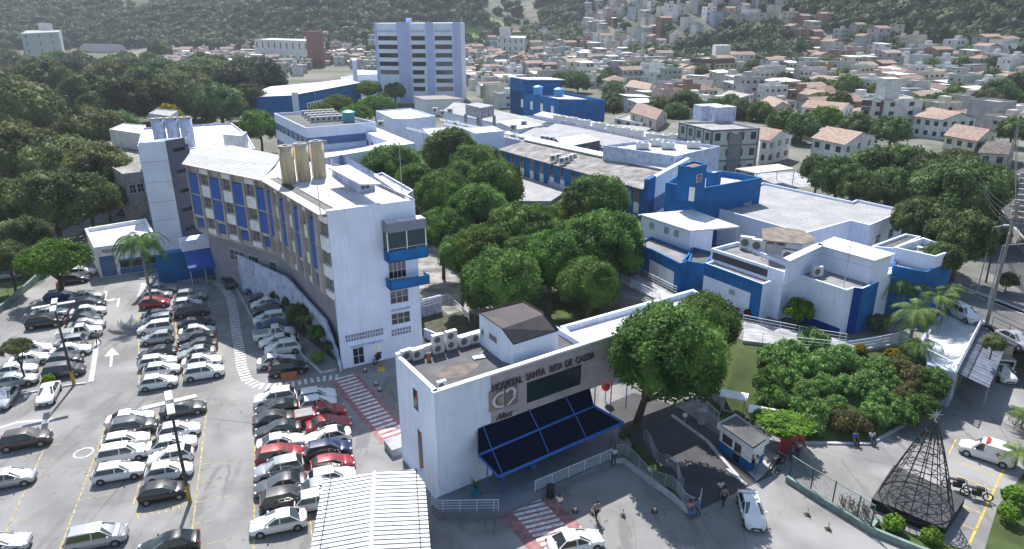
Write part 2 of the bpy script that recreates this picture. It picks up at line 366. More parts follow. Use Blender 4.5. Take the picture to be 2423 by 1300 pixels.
# ================================================================ buildings
def block(root,px,zt,zb,wall=WH,roof=ROOFC,par=.45,t=.22,wname='wall',rname='roof',rec=None,zpx=None):
    """walls, parapet and recessed roof sheet from a roof outline given in photograph pixels at height zt"""
    P=[G(x,y,zt if zpx is None else zpx) for x,y in px]; P=ccw([(p.x,p.y) for p in P]); n=len(P)
    mb=MB(); 
    if par>0:
        I=inset(P,t)
        lo=[(x,y,zb) for x,y in P]; hi=[(x,y,zt) for x,y in P]; ih=[(x,y,zt) for x,y in I]; il=[(x,y,zt-par-.1) for x,y in I]
        mb.add(lo+hi+ih+il,[f for i in range(n) for j in [(i+1)%n] for f in ((i,j,j+n,i+n),(i+n,j+n,j+2*n,i+2*n),(i+2*n,j+2*n,j+3*n,i+3*n))])
        w_=mb.build(wname,wall,root)
        mr=MB(); mr.add([(x,y,zt-par) for x,y in I],[tuple(range(n))]); r_=mr.build(rname,roof,root)
    else:
        mb.prism(P,zb,zt-.12,mtop=False); w_=mb.build(wname,wall,root)
        O=inset(P,-.3); mr=MB(); mr.prism(O,zt-.12,zt,bottom=True); r_=mr.build(rname,roof,root)
    return w_,r_,P
def broot(name,label,cat,px,zt,zb=0,group=None):
    c=sum((G(x,y,zt) for x,y in px),Vector())/len(px); return thing(name,label,cat,(c.x,c.y,zb),group)
def pan(mb,a,b_,u0,u1,z0,z1,out=.05,th=.1,mi=0):
    """box on the wall a->b (seen with a left, b right), u in metres along it"""
    a=Vector((a[0],a[1],0)); b_=Vector((b_[0],b_[1],0)); d=(b_-a).normalized(); n=Vector((d.y,-d.x,0))
    p=a+d*u0-n*(th-out); mb.obox((p.x,p.y,z0),d*(u1-u0),n*th,(0,0,z1-z0),mi); return mb
def window(root,a,b_,u0,u1,z0,z1,mull=2,frame=STL,glass=GLS,out=.05,hm=1):
    mb=MB(); pan(mb,a,b_,u0,u1,z0,z1,out,.12,0)
    f=MB(); e=.06
    pan(f,a,b_,u0-e,u1+e,z0-e,z0,out+.03,.1); pan(f,a,b_,u0-e,u1+e,z1,z1+e,out+.03,.1); pan(f,a,b_,u0-e,u0,z0,z1,out+.03,.1); pan(f,a,b_,u1,u1+e,z0,z1,out+.03,.1)
    for i in range(1,mull): 
        u=u0+(u1-u0)*i/mull; pan(f,a,b_,u-.025,u+.025,z0,z1,out+.02,.05)
    if hm: pan(f,a,b_,u0,u1,(z0+z1)/2-.02,(z0+z1)/2+.02,out+.022,.05)
    fr=f.build('window',frame,root); mb.build('pane',glass,fr); return fr
def uv_of(a,b_,px,z):      # metres along wall a->b where pixel column px meets height z
    a=Vector((a[0],a[1])); b_=Vector((b_[0],b_[1])); lo,hi=-5.,(b_-a).length+5
    d=(b_-a).normalized()
    for _ in range(40):
        mid=(lo+hi)/2; q=a+d*mid
        if PX(q.x,q.y,z)[0]<px: lo=mid
        else: hi=mid
    return (lo+hi)/2
# ---- the entrance building with the hospital's name
FR=thing('entrance_building','white entrance block lettered with the hospital name above a blue glass canopy','building',(0,50,0))
fA,fB=G(935,843,9.7),G(1027,930,9.7); dF=(G(1413,806,9.7)-fB); dF.z=0; dF.normalize(); dS=(fA-fB).normalized()
W1=14.0; D1=(fA-fB).length; fC=fB+dF*W1; fD=fA+dF*W1
backR=G(1325,768,9.7)
poly=[(fB.x,fB.y),(fC.x,fC.y),(fD.x,fD.y),(fA.x,fA.y)]
nF=Vector((dF.y,-dF.x,0))
LW=4.75  # white pier to the left of the stone part
def P2(v): return (v.x,v.y)
mb=MB(); q=[fB,fB+dF*LW,fA+dF*LW,fA]; mb.prism([P2(v) for v in q],-.2,9.15,mtop=False)
q=[fB+dF*LW-nF*3,fC-nF*3,fD,fA+dF*LW]; mb.prism([P2(v) for v in q],-.2,9.15,mtop=False)
for p0,p1 in ((fB,fB+dF*LW),):
    pass
I=inset(poly,.25); n=4; P_=ccw(poly)
mb.add([(x,y,9.15) for x,y in P_]+[(x,y,9.7) for x,y in P_]+[(x,y,9.7) for x,y in I]+[(x,y,9.1) for x,y in I],[f for i in range(n) for j in [(i+1)%n] for f in ((i,j,j+n,i+n),(i+n,j+n,j+2*n,i+2*n),(i+2*n,j+2*n,j+3*n,i+3*n))])
mb.build('wall',WH,FR)
mr=MB(); mr.add([(x,y,9.2) for x,y in I],[(0,1,2,3)]); mr.build('roof',DECK,FR)
st_=fB+dF*LW
mb=MB(); pan(mb,st_,fC,0,W1-LW+4.5,5.35,9.1,.06,3.0); pan(mb,st_,fC,0,W1-LW+4.5,9.1,9.66,.06,.25); sb_=mb.build('stone_band',STN,FR); mb=MB()
for k in range(6): pan(mb,st_,fC,0,W1-LW+4.5,5.9+k*.68,5.925+k*.68,.066,.02)
for k in range(16): pan(mb,st_,fC,1.5*k,1.5*k+.025,5.36,9.64,.067,.02)
mb.build('stone_joint',mat('joint_dark',(.28,.25,.30),.8,0),sb_)
mb=MB(); pan(mb,fB,fC,-.12,W1+4.5,9.66,9.8,.14,.42); mb.obox((fA.x,fA.y,9.66),fB-fA,dF*.35,(0,0,.14)); mb.obox((fA.x,fA.y,9.7),dF*13.2,-dS*.35,(0,0,.3)); mb.build('parapet_cap',WHB,FR)
# recessed glass wall with mullions
g=MB(); a=st_-nF*1.2; b2=fC+dF*1-nF*1.2; pan(g,a,b2,.05,W1-LW,.9,5.4,.0,.1); gw=g.build('glass_wall',mat('navy_glass',(.003,.006,.02),.2,0,spec=.15),FR)
g=MB()
for i in range(1,9): pan(g,a,b2,i*1.9,i*1.9+.06,.9,5.4,.05,.08)
g.build('mullion',BMET,gw)
# window in the stone band
u0=uv_of(st_,fC,1246,7.6); u1=uv_of(st_,fC,1372,7.6)
g=MB(); pan(g,st_,fC,u0,u1,6.25,7.95,.10,.1); ww=g.build('window',GLT,FR)
g=MB(); 
for k in range(0,5): u=u0+(u1-u0)*k/4; pan(g,st_,fC,u-.03,u+.03,6.2,8.0,.13,.06)
pan(g,st_,fC,u0,u1,6.2,6.26,.13,.06); pan(g,st_,fC,u0,u1,7.94,8.0,.13,.06); g.build('frame',BLKM,ww)
# side slots
dl=(fB-fA); dl.z=0
for (u0,u1,z0,z1) in ((3.1,3.9,6.6,8.4),(3.5,4.2,1.0,4.9)):
    g=MB(); pan(g,fA,fB,u0,u1,z0,z1,.02,.12); s_=g.build('slot_window',GLT,FR); g=MB(); pan(g,fA,fB,u1-.12,u1-.02,z0+.1,z1-.1,.04,.05); g.build('red_blind',mat('red_plastic',(.4,.03,.03),.5,0),s_)
# letters
def text(body,size,root,name,p,xdir,ndir,depth,m_,shear=0,sx=1,italic=False):
    cu=bpy.data.curves.new('t','FONT'); cu.body=body; cu.size=size; cu.extrude=depth/2; cu.shear=shear
    to=bpy.data.objects.new('t',cu); COL.objects.link(to); bpy.context.view_layer.update()
    me=bpy.data.meshes.new_from_object(to.evaluated_get(bpy.context.evaluated_depsgraph_get())); bpy.data.objects.remove(to)
    me.name=name; me.materials.clear(); me.materials.append(m_)
    xd=Vector(xdir).normalized(); nd=Vector(ndir).normalized(); up=Vector((0,0,1)); L0=ORG.get(root.name,Vector())
    M=Matrix((( xd.x,up.x,nd.x,p[0]-L0[0]),(xd.y,up.y,nd.y,p[1]-L0[1]),(xd.z,up.z,nd.z,p[2]-L0[2]),(0,0,0,1)))@Matrix.Diagonal((sx,1,1,1))
    me.transform(M); o=bpy.data.objects.new(name,me); COL.objects.link(o); o.parent=root; ORG[o.name]=L0; return o
def textw(body,root,name,a,b_,u0,u1,z,size,depth,m_,out=.12,shear=0):
    d=(Vector((b_[0]-a[0],b_[1]-a[1],0))).normalized(); n=Vector((d.y,-d.x,0))
    o=text(body,size,root,name,Vector((a[0],a[1],z))+d*u0+n*out,d,n,depth,m_,shear)
    xs_=[v.co.dot(d) for v in o.data.vertices]; w_=max(xs_)-min(xs_); k=(u1-u0)/w_; x0=min(xs_)
    for v in o.data.vertices: v.co+= d*((v.co.dot(d)-x0)*(k-1))
    return o
LET=mat('bronze_letters',(.10,.09,.10),.45,.05,2,metal=.3)
for wd,xa,xb in (('HOSPITAL',1161,1232),('SANTA',1242,1287),('RITA',1297,1327),('DE',1334,1350),('CASSIA',1359,1403)):
    ua,ub=uv_of(st_,fC,xa,8.6),uv_of(st_,fC,xb,8.6); textw(wd,FR,'lettering',P2(st_),P2(fC),ua,ub,8.28,.82,.16,LET,.16)
textw('Afecc',FR,'lettering',P2(st_),P2(fC),uv_of(st_,fC,1172,5.8),uv_of(st_,fC,1211,5.9),5.62,.75,.1,LET,.14,shear=.35)
# emblem: square plate split in two, a heart half and a dove-like curve cut into it
ue0,ue1=uv_of(st_,fC,1157,7.0),uv_of(st_,fC,1223,7.0); em=(ue0+ue1)/2; S_=ue1-ue0
dN=nF; eo=Vector((st_.x,st_.y,0))+dF*ue0
PT=mat('emblem_panel',(.17,.15,.15),.6,.05,2); PG=mat('emblem_gold',(.33,.25,.19),.5,0); PL=mat('emblem_light',(.62,.57,.58),.6,0)
def plate(pts2,out,th,mbx):
    vs=[eo+dF*(x*S_)+nF*out+Vector((0,0,6.55+y*1.75)) for x,y in pts2]; n=len(vs)
    mbx.add([v for v in vs]+[v+nF*th for v in vs],[tuple(range(n,2*n))]+[(i,(i+1)%n,(i+1)%n+n,i+n) for i in range(n)])
def arc(cx_,cy_,rx,ry,a0,a1,n=12): return [(cx_+rx*math.cos(R(a0+(a1-a0)*i/n)),cy_+ry*math.sin(R(a0+(a1-a0)*i/n))) for i in range(n+1)]
def band(cx_,cy_,rx,ry,a0,a1,w_,out,mbx,n=14):
    o=arc(cx_,cy_,rx,ry,a0,a1,n); q=arc(cx_,cy_,rx-w_,ry-w_,a0,a1,n)
    for a,b_,c,d in zip(o[:-1],o[1:],q[1:],q[:-1]): plate([a,b_,c,d],out,.05,mbx)
for x0,x1 in ((0,.45),(.53,1)):
    g=MB(); plate([(x0,0),(x1,0),(x1,1),(x0,1)],.07,.06,g); g.build('emblem',PT,FR)
g=MB(); plate([(0,0),(.28,0),(.06,.25),(.06,.75),(.3,1),(0,1)],.14,.02,g); g.build('emblem_corner',PG,FR)
g=MB(); plate([(.30,.30),(.44,.22),(.44,.66),(.36,.68),(.27,.58)],.14,.03,g); g.build('emblem_heart',PG,FR)
g=MB(); band(.40,.48,.34,.40,75,285,.11,.17,g); g.build('emblem_curve',PL,FR)
g=MB(); band(.72,.62,.22,.30,150,-45,.10,.14,g); plate([(.86,.42),(.92,.36),(.66,.06),(.56,.06)],.14,.05,g); g.build('emblem_curve',PL,FR)
# sloping glass canopy: one plane from the foot of the stone band down to the front beam
zf=2.45; p1,p2=st_+nF*.1,fC+nF*.1; p1=Vector((p1.x,p1.y,5.33)); p2=Vector((p2.x,p2.y,5.33)); p3=G(1180,1129,zf); pn=(p2-p1).cross(p3-p1).normalized()
def onp(x,y):
    a=G(x,y,CH-5)-Vector((0,0,CH)); t=(p1-Vector((0,0,CH))).dot(pn)/a.dot(pn); return Vector((0,0,CH))+a*t
q0,q1,q2,q3,q4,q5=[onp(*v) for v in ((1131,1015),(1131,1078),(1180,1129),(1474,1001),(1405,962),(1392,906))]
g=MB(); oo=pn*(.1 if pn.z>0 else -.1); g.tube(q1+oo,q4+oo,.11,4); g.tube(q2,q3,.16,4); g.tube(q1,q2,.10,4); g.tube(q3,q4,.15,4)
for a,b_,c in (((1142,1010),(1162,1063),(1188,1124)),((1249,969),(1273,1016),(1296,1071)),((1334,936),(1360,984),(1384,1034))): oo=pn*(.13 if pn.z>0 else -.13); g.path([onp(*a)+oo,onp(*b_)+oo,onp(*c)+oo],.055,4)
for v,f_ in ((q2.lerp(q3,.03),0),(q2.lerp(q3,.97),0),(q1.lerp(q2,.45),0)): g.tube((v.x,v.y,v.z),(v.x,v.y,.7),.045,6)
cf=g.build('canopy_frame',BMET,FR)
g=MB(); P=[q0,q1,q2,q3,q4,q5]; o_=pn*(.05 if pn.z>0 else -.05); g.add([v+o_ for v in P]+[v-o_*.2 for v in P],[tuple(range(6)),tuple(range(11,5,-1))]); g.build('glass_roof',mat('canopy_glass',(.002,.006,.024),.5,0,spec=.03),cf)
# stair tower on the roof
sp_=[(1134,742,12),(1238,716,12),(1288,745,12),(1321,784,10.9),(1215,817,10.9),(1188,780,12)]
V=[G(x,y,z) for x,y,z in sp_]
g=MB(); n=6; g.add([(v.x,v.y,9.1) for v in V]+[tuple(v) for v in V],[(i,(i+1)%n,(i+1)%n+n,i+n)[::-1] for i in range(n)]); g.build('stair_tower_wall',WH,FR)
g=MB(); Z=Vector((0,0,.06)); g.add([v+Z for v in V],[(0,5,2,1),(5,4,3,2)]); g.build('stair_tower_roof',mat('brown_bitumen',(.095,.08,.085),.9,.15,.6),FR)
g=MB(); g.path([V[0]+Z*2,V[1]+Z*2,V[2]+Z*2,V[3]+Z*2],.09,4); g.path([V[0]+Z,V[5]+Z,V[4]+Z,V[3]+Z],.06,4); g.build('stair_tower_coping',BLKM,FR)
g=MB(); pan(g,V[0],V[5],1.6,2.8,10.4,10.9,.02,.1); g.build('vent_louvre',mat('louvre_grey',(.2,.2,.22)),FR)
# puddle stain on the roof
g=MB(); pts=[G(x,y,9.22) for x,y in [(1032,888),(1048,872),(1085,862),(1120,858),(1138,860),(1125,872),(1100,890),(1060,896),(1040,894)]]; g.add([(p.x,p.y,9.206) for p in pts],[tuple(range(9))[::-1]]); g.build('dirt_stain',mat('silt',(.17,.14,.12),.9,.3,1.2,col2=(.10,.09,.085)),FR)
# entrance deck
DK=thing('entrance_deck','grey raised entrance deck in front of the glass doors','deck',tuple(G(1200,1170)))
dk=[G(x,y,.7) for x,y in [(1020,1195),(1037,1212),(1180,1210),(1245,1178),(1445,1090),(1440,1010),(1190,1100),(1030,1180)]]
mb=MB(); mb.prism([P2(v) for v in dk],-.1,.7); mb.build('deck_floor',mat('deck_tiles',(.17,.19,.24),.7,.1,1,bump=.05),DK)
def railing(name,pts,h,label,cat='railing',rails=5,post=1.3,m_=STL,r=.022,group=None):
    o=thing(name,label,cat,tuple(pts[0]),group); g=MB(); f=MB()
    for c,t in along([Vector((p[0],p[1],0)) for p in pts],post):
        z=None; best=1e9
        for a_,b__ in zip(pts[:-1],pts[1:]):
            a2=Vector((a_[0],a_[1],0)); b3=Vector((b__[0],b__[1],0)); L=(b3-a2).length
            if L<1e-4: continue
            u=max(0,min(1,(c-a2).dot(b3-a2)/L/L)); dd=(a2.lerp(b3,u)-c).length
            if dd<best: best=dd; z=a_[2]+(b__[2]-a_[2])*u
        f.tube((c.x,c.y,z),(c.x,c.y,z+h),r*1.3,5)
    f.tube(pts[-1],Vector(pts[-1])+Vector((0,0,h)),r*1.3,5)
    for k in range(rails): g.path([Vector(p)+Vector((0,0,h*(k+1)/rails)) for p in pts],r*(1.5 if k==rails-1 else .8),5)
    g.build('rail',m_,o); f.build('post',m_,o); return o
rz=lambda px,z=0.:[G(x,y,z) for x,y in px]
railing('railing',rz([(1022,1195),(1037,1210),(1180,1208)],.7),.95,'grey metal railing on the short left edge of the entrance deck',rails=4,post=1.25)
railing('railing',rz([(1266,1164),(1445,1088)],.7),1.0,'long pale railing along the front edge of the entrance deck',rails=7,post=1.6)
# ---- bridge wing behind the tree
px=[(1368,809),(1330,770),(1640,684),(1690,706)]
BW=broot('corridor_wing','long low white roofed wing running from the entrance block behind the round tree','building',px,9.3)
block(BW,[(1366,812),(1325,772),(1640,684),(1688,712)],9.3,5.6,WH,mat('pale_screed_roof',(.60,.60,.63),.9,.15,.6),par=.5,t=.35)
# ---------------------------------------------------------------- the curved ward block
MBK=thing('ward_block','curved ward block with blue panels between taupe fins and a blank white end wall','building',(-22,80,0))
E0,E1,E2=G(445,385,17),G(635,424,17),G(775,505,17); ER=G(979,478,17)
K1,K2,K3,K4=G(790,392,17),G(665,373,17),G(549,352,17),G(452,362,17)
mb=MB(); foot=[E0,E1,E2,ER,K1,K2,K3,K4]
nrm=lambda a,b_: Vector(((b_-a).normalized().y,-(b_-a).normalized().x,0))
ins=[E0-nrm(E0,E1)*1.3,E1-(nrm(E0,E1)+nrm(E1,E2)).normalized()*1.3,E2-nrm(E1,E2)*1.3]
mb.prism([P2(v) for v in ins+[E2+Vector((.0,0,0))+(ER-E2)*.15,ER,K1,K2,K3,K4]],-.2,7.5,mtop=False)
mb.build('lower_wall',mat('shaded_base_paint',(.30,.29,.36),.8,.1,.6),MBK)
mb=MB(); mb.prism([P2(v) for v in [E0,E1,E2,ER,K1,K2,K3,K4]],7.5,16.85,mtop=False,bottom=True); mb.build('upper_wall',TAU,MBK)
# white end wall with its side return
mb=MB(); pan(mb,E2,ER,-.05,(ER-E2).length+.06,-.2,17.25,.10,.6); n_=nrm(E2,ER); pan(mb,ER,G(905,428,17),.0,14,-.2,17.25,.1,.5); mb.build('end_wall',WH,MBK)
# roofs
mb=MB(); ov=.9
f0,f1,f2=[p+v*ov for p,v in ((E0,nrm(E0,E1)),(E1,(nrm(E0,E1)+nrm(E1,E2)).normalized()),(E2,nrm(E1,E2)))]
def z_(v,z): return (v[0],v[1],z)
mid0,mid1=E0.lerp(K4,.55),E1.lerp(K2,.5)
mb.add([z_(f0,16.95),z_(f1,16.95),z_(K2,17.3),z_(K3,17.5),z_(K4,17.5),z_(mid0,17.45),z_(mid1,17.3)],[(0,1,6,5),(5,6,2,3,4)])
mb.add([z_(f1,16.95),z_(mid1,17.3),z_(K2,17.3),z_(K2,16.9),z_(f1,16.9)],[(0,1,2,3,4)]); mb.build('sheet_roof',mat('weathered_white_roof',(.40,.40,.41),.85,.06,.5,dirt=('#777674',1.5,.6),lines=((-.8,.6),1.3,.6)),MBK)
mb=MB(); mb.add([z_(f1,17.0),z_(E1+(E2-E1)*.1,17.0),z_(E2,17.0),z_(ER,17.0),z_(K1,17.0),z_(K2,17.0)],[(0,1,2,3,4,5)]); mb.build('flat_roof',ROOFC,MBK)
mb=MB()
for a,b_,n in ((E0,E1,nrm(E0,E1)),(E1,E2,nrm(E1,E2))): 
    mb.obox((a.x,a.y,16.86),b_-a,n*ov,(0,0,.12))
mb.build('eaves',TAU,MBK)
mb=MB(); a,b_,n=E1,E2,nrm(E1,E2); mb.obox(z_(a-n*.2,17.01),b_-a,-n*.75,(0,0,.05)); mb.build('gutter',BLKM,MBK)
mb=MB()
for a,b_ in ((E1-nrm(E1,E2)*1.0,E2-nrm(E1,E2)*1.0),(ER,K1)): mb.obox(z_(a,17.0),b_-a,nrm(a,b_)*-.15,(0,0,.35 if a==ER else .12))
mb.build('parapet',CONC,MBK)
# bays
LW1,LW2=(E1-E0).length,(E2-E1).length
bays=[]
nb=7; wb=LW1/nb
for i in range(nb): bays.append((E0,E1,i*wb,(i+1)*wb,'B' if i%2==0 else 'W'))
nb2=8; wb2=LW2/nb2
for i in range(nb2): bays.append((E1,E2,i*wb2,(i+1)*wb2,'B' if i%2==1-0 and False or i%2==0 else 'W'))
fin=None
for a,b_,u0,u1,k in bays:
    d=(b_-a).normalized(); n=nrm(a,b_); fd=.5 if a is E0 else .75
    for uu in (u0,):
        g=MB(); g.add([z_(a+d*uu+n*x_,zz) for x_,zz in ((0,7.5),(fd,8.3),(fd*.9,16.85),(0,16.85))]+[z_(a+d*(uu+.2)+n*x_,zz) for x_,zz in ((0,7.5),(fd,8.3),(fd*.9,16.85),(0,16.85))],[(0,1,2,3),(7,6,5,4),(0,4,5,1),(1,5,6,2),(2,6,7,3)]); g.build('fin',TAU,MBK)
    w0,w1=u0+.3,u1-.1
    if k=='B':
        for z0,z1 in ((13.1,15.7),(10.2,12.85),(8.35,9.55)):
            g=MB(); pan(g,a,b_,w0+(.15 if z1<10 else 0),w1,z0,z1,.45 if z1>10 else .2,.5); g.build('blue_panel',BLR,MBK)
        g=MB(); pan(g,a,b_,w0,w1,12.85,13.1,.35,.4); pan(g,a,b_,w0,w1,9.85,10.2,.4,.45); g.build('panel_ledge',TAU,MBK)
    else:
        for z0,z1 in ((14.55,15.85),(11.55,12.8),(8.75,9.9)):
            window(MBK,a,b_,w0+.1,w1-.1,z0,z1,3,frame=mat('taupe_frame',(.3,.29,.29),.6,0),glass=mat('curtained_glass',(.05,.05,.06),.15,.5,2.2,col2=(.22,.21,.22)))
        for z0,z1 in ((15.95,16.6),(12.95,14.4),(10.1,11.35),(7.95,8.6)):
            g=MB(); pan(g,a,b_,w0,w1,z0,z1,.3,.35); g.build('spandrel',WHB,MBK)
# ground floor openings under the wards
for i,(px0,px1,z0,z1) in enumerate([(545,580,4.2,5.6),(590,612,4.0,5.6),(640,655,4.2,5.6)]):
    a,b_=ins[0],ins[1]; window(MBK,P2(a),P2(b_),uv_of(a,b_,px0,5),uv_of(a,b_,px1,5),z0,z1,3,STL,GLT)
for i,u in enumerate((15.5,)):
    a,b_=ins[1],ins[2]; window(MBK,P2(a),P2(b_),u,u+1.8,4.0,5.4,2,STL,GLT)
# openings in the end wall
a,b_=E2,ER; uu=lambda x,z: uv_of(a,b_,x,z)
window(MBK,P2(a),P2(b_),uu(925,5.6),uu(966,5.6),6.3,7.7,3,out=.13)
window(MBK,P2(a),P2(b_),uu(928,3.2),uu(970,3.2),3.9,5.1,3,out=.13)
g=MB(); pan(g,a,b_,uu(925,5),uu(970,5),5.5,5.6,.45,.35); g.build('window_hood',WHS,MBK)
window(MBK,P2(a),P2(b_),uu(921,9),uu(960,9),9.0,11.0,4,out=.13)
window(MBK,P2(a),P2(b_),uu(836,1),uu(860,1),.3,2.1,2,out=.14)
for x0,x1,z0 in ((817,907,3.0),(925,972,2.55)):
    g=MB(); nn=14 if x1-x0>60 else 7; a0,a1=uu(x0,3),uu(x1,3)
    for r_ in range(2):
        for i in range(nn): 
            q=a0+(a1-a0)*(i+.12)/nn; pan(g,a,b_,q,q+(a1-a0)/nn*.76,z0+r_*.42,z0+r_*.42+.34,.112,.05)
    g.build('vent_blocks',mat('vent_shadow_grey',(.26,.27,.36),.9,.3,6),MBK)
g=MB(); pan(g,a,b_,uu(828,1.9),uu(905,1.9),2.35,2.45,.5,.4); g.build('door_canopy',WHS,MBK)
g=MB(); pan(g,a,b_,uu(885,1),uu(902,1),0,2.3,.13,.1); g.build('door',WHB,MBK)
# bay balconies on the right corner
n_=nrm(E2,ER); d_=(ER-E2).normalized()
bu=uu(904,14); 
for nm,z0,z1,m_ in (('balcony_front',11.35,12.55,BLU),('balcony_front',8.35,9.35,BLU)):
    g=MB(); p=E2+d_*bu; g.obox(z_(p,z0),d_*4.35,n_*1.5,(0,0,.15)); g.obox(z_(p+n_*1.38,z0),d_*4.35,n_*.12,(0,0,z1-z0)); g.obox(z_(p,z0),d_*.12,n_*1.5,(0,0,z1-z0)); g.obox(z_(p+d_*4.23,z0),d_*.12,n_*1.5,(0,0,z1-z0)); bl=g.build('balcony',m_,MBK)
    g=MB(); g.path([z_(p+n_*1.44,z1+.25),z_(p+n_*1.44+d_*4.3,z1+.25)],.03,5); g.build('handrail',STL,bl)
g=MB(); p=E2+d_*bu; g.obox(z_(p,14.5),d_*4.3,n_*1.45,(0,0,1.0)); bx=g.build('bay_roof',mat('bay_grey',(.20,.21,.28),.6,.05),MBK)
g=MB(); g.obox(z_(p+d_*.12+n_*.1,15.51),d_*4.0,n_*1.2,(0,0,.04)); g.build('sheet',ROOFW,bx)
g=MB(); g.obox(z_(p+d_*.05,12.6),d_*4.2,n_*1.4,(0,0,1.9)); bg=g.build('bay_glass',GLT,MBK)
g=MB(); 
for t in (0,.5,1): g.obox(z_(p+d_*(.02+4.1*t)+n_*1.36,12.55),d_*.1,n_*.09,(0,0,1.95))
g.build('post',WHB,bg)
# roof penthouse with lean-to roof
ph=[G(x,y,17) for x,y in [(786,412),(847,458),(888,448),(812,402)]]
g=MB(); g.prism([P2(v) for v in ph],17.0,18.9,mtop=False); g.build('penthouse_wall',WHS,MBK)
pr=[G(x,y,19.2) for x,y in [(776,394),(853,434),(903,433),(824,388)]]
g=MB(); g.prism([P2(v) for v in pr],18.95,19.1,bottom=True); g.build('penthouse_roof',ROOFW,MBK)
window(MBK,P2(ph[1]),P2(ph[2]),.4,1.6,17.3,18.5,2)
# side annex roof right of the block
px=[(880,415),(905,408),(978,450),(952,468)]
AN=broot('rear_annex','narrow grey roofed annex behind the ward block, beside the trees','building',px,14.5)
block(AN,px,14.5,0,WHS,mat('grey_sheet_roof',(.42,.42,.44),.8,.15,.6,wave=((.6,.8,0),.5,.4)),par=.3)
# ---- stair tower
T=thing('stair_tower','tall stair tower with a white jointed face and a slate grey side with slot windows','building',(-47,96,0))
tA,tB,tC=G(326,339,18.5),G(391,334,18.5),G(442,325,18.5); tD=tA+tC-tB
mb=MB(); mb.prism([P2(v) for v in [tA,tB,tC,tD]],-.2,17.6,mtop=0); mb.build('wall',WH,T)
g=MB(); 
for a,b_ in ((tA,tB),(tB,tC),(tC,tD),(tD,tA)): pan(g,P2(a),P2(b_),0,(b_-a).length,17.6,18.5,0,.3)
g.build('parapet',WH,T)
g=MB(); pan(g,P2(tB),P2(tC),-.02,(tC-tB).length,3.5,18.52,.05,.3); g.build('grey_side',GRYW,T)
for k,z in enumerate((17.0,13.9,11.0,8.2,5.3)):
    g=MB(); L=(tC-tB).length; pan(g,P2(tB),P2(tC),L*.22,L*.8,z-.25,z+.25,.09,.1); g.build('slot_window',GLS,T)
g=MB()
for z in (15.7,12.8,9.9,7.2,4.4): pan(g,P2(tA),P2(tB),0,(tB-tA).length,z,z+.05,.01,.04)
g.build('joint',mat('joint_grey',(.25,.28,.42),.8,0),T)
g=MB(); pan(g,P2(tA),P2(tB),-.02,(tB-tA).length+.02,0,2.6,.03,.1); g.build('base_band',mat('sky_blue_paint',(.10,.32,.75),.7,.05),T)
# entrance canopy beside the tower
EC=thing('canopy_entrance','white canopy wall over a royal blue awning at the foot of the stair tower','entrance',tuple(G(480,650)))
a,b_=G(428,572,5.8),G(503,560,5.8)
g=MB(); pan(g,P2(a),P2(b_),0,(b_-a).length,4.3,5.8,.1,2.2); g.build('canopy_wall',WH,EC)
g=MB(); n=nrm(a,b_); L=(b_-a); g.add([z_(a+n*.2,4.25),z_(b_+n*.2,4.25),z_(b_+n*2.6,2.6),z_(a+n*2.6,2.6),z_(b_+n*2.6,2.1),z_(a+n*2.6,2.1)],[(0,3,2,1),(3,5,4,2)]); g.build('awning',BLR,EC)
g=MB()
for t in (.05,.5,.95): q=a+L*t+n*2.55; g.tube(z_(q,0),z_(q,2.2),.05,6)
g.build('post',STL,EC)
g=MB(); pan(g,P2(a),P2(b_),-3.5,(b_-a).length,0,4.2,-.6,.3); g.build('rear_wall',BLU,EC)
# ramp wall below the ward block
RW=thing('ramp_wall','low white curved wall following the foot of the ward block above the parked cars','wall',tuple(G(727,730)))
wp=[G(x,y,z) for x,y,z in [(560,602,5.2),(627,634,5.1),(676,656,4.9),(727,713,3.9),(770,760,3.3),(793,824,1.2),(803,868,.6)]]
g=MB()
for i in range(len(wp)-1):
    a,b_=wp[i],wp[i+1]; n=nrm(a,b_); za,zb=a.z,b_.z
    vs=[z_(a,0),z_(b_,0),z_(b_-n*.25,0),z_(a-n*.25,0),z_(a,za),z_(b_,zb),z_(b_-n*.25,zb),z_(a-n*.25,za)]
    g.add(vs,[(4,5,6,7),(0,1,5,4),(1,2,6,5),(2,3,7,6),(3,0,4,7)])
g.build('wall_body',WHS,RW)
# silos
def silo(c,r,h,m_,lab,grp):
    t=thing('water_silo',lab,'silo',tuple(c),grp); g=MB(); g.tube(c,c+Vector((0,0,h)),r,20); b=g.build('silo_body',m_,t); 
    for p_ in b.data.polygons: p_.use_smooth=len(p_.vertices)==4
    g=MB(); g.tube(c+Vector((0,0,h)),c+Vector((0,0,h+.12)),r*1.04,20); g.tube(c+Vector((0,0,h+.12)),c+Vector((0,0,h+.25)),r*.35,10); g.build('lid',mat('silo_lid',(.3,.28,.24)),t)
    g=MB(); q=c+Vector((-r*.5,-r*.95,0)); g.tube(q,q+Vector((0,0,h)),.05,5); g.build('pipe',MET,t); return t
for i,(x,y) in enumerate(((685,434),(720,427),(756,420))): silo(G(x,y,17.0),.80,4.2,CREAM,['cream water silo on the ward roof, nearest the left','cream water silo on the ward roof, middle of the three','cream water silo on the ward roof, beside the ladder and penthouse'][i],'cream silos on the ward roof')
for i,(x,y) in enumerate(((384,352),(417,350),(449,348))): silo(G(x,y,15.5),.92,4.6,WHS,['white water silo behind the stair tower, leftmost of its row','white water silo behind the stair tower, middle of its row','white water silo behind the stair tower, with the yellow rail beside it'][i],'white silos behind the stair tower')
fr=thing('silo_platform','thin metal railing frame on top of the three cream silos','platform',tuple(G(720,350,21.3)))
pts=[G(672,350,21.5),G(768,338,21.5),G(772,332,22.4),G(676,344,22.4)]; g=MB(); g.path(pts+[pts[0]],.03,4); 
for p in pts: g.tube(p,(p.x,p.y,21.2),.03,4)
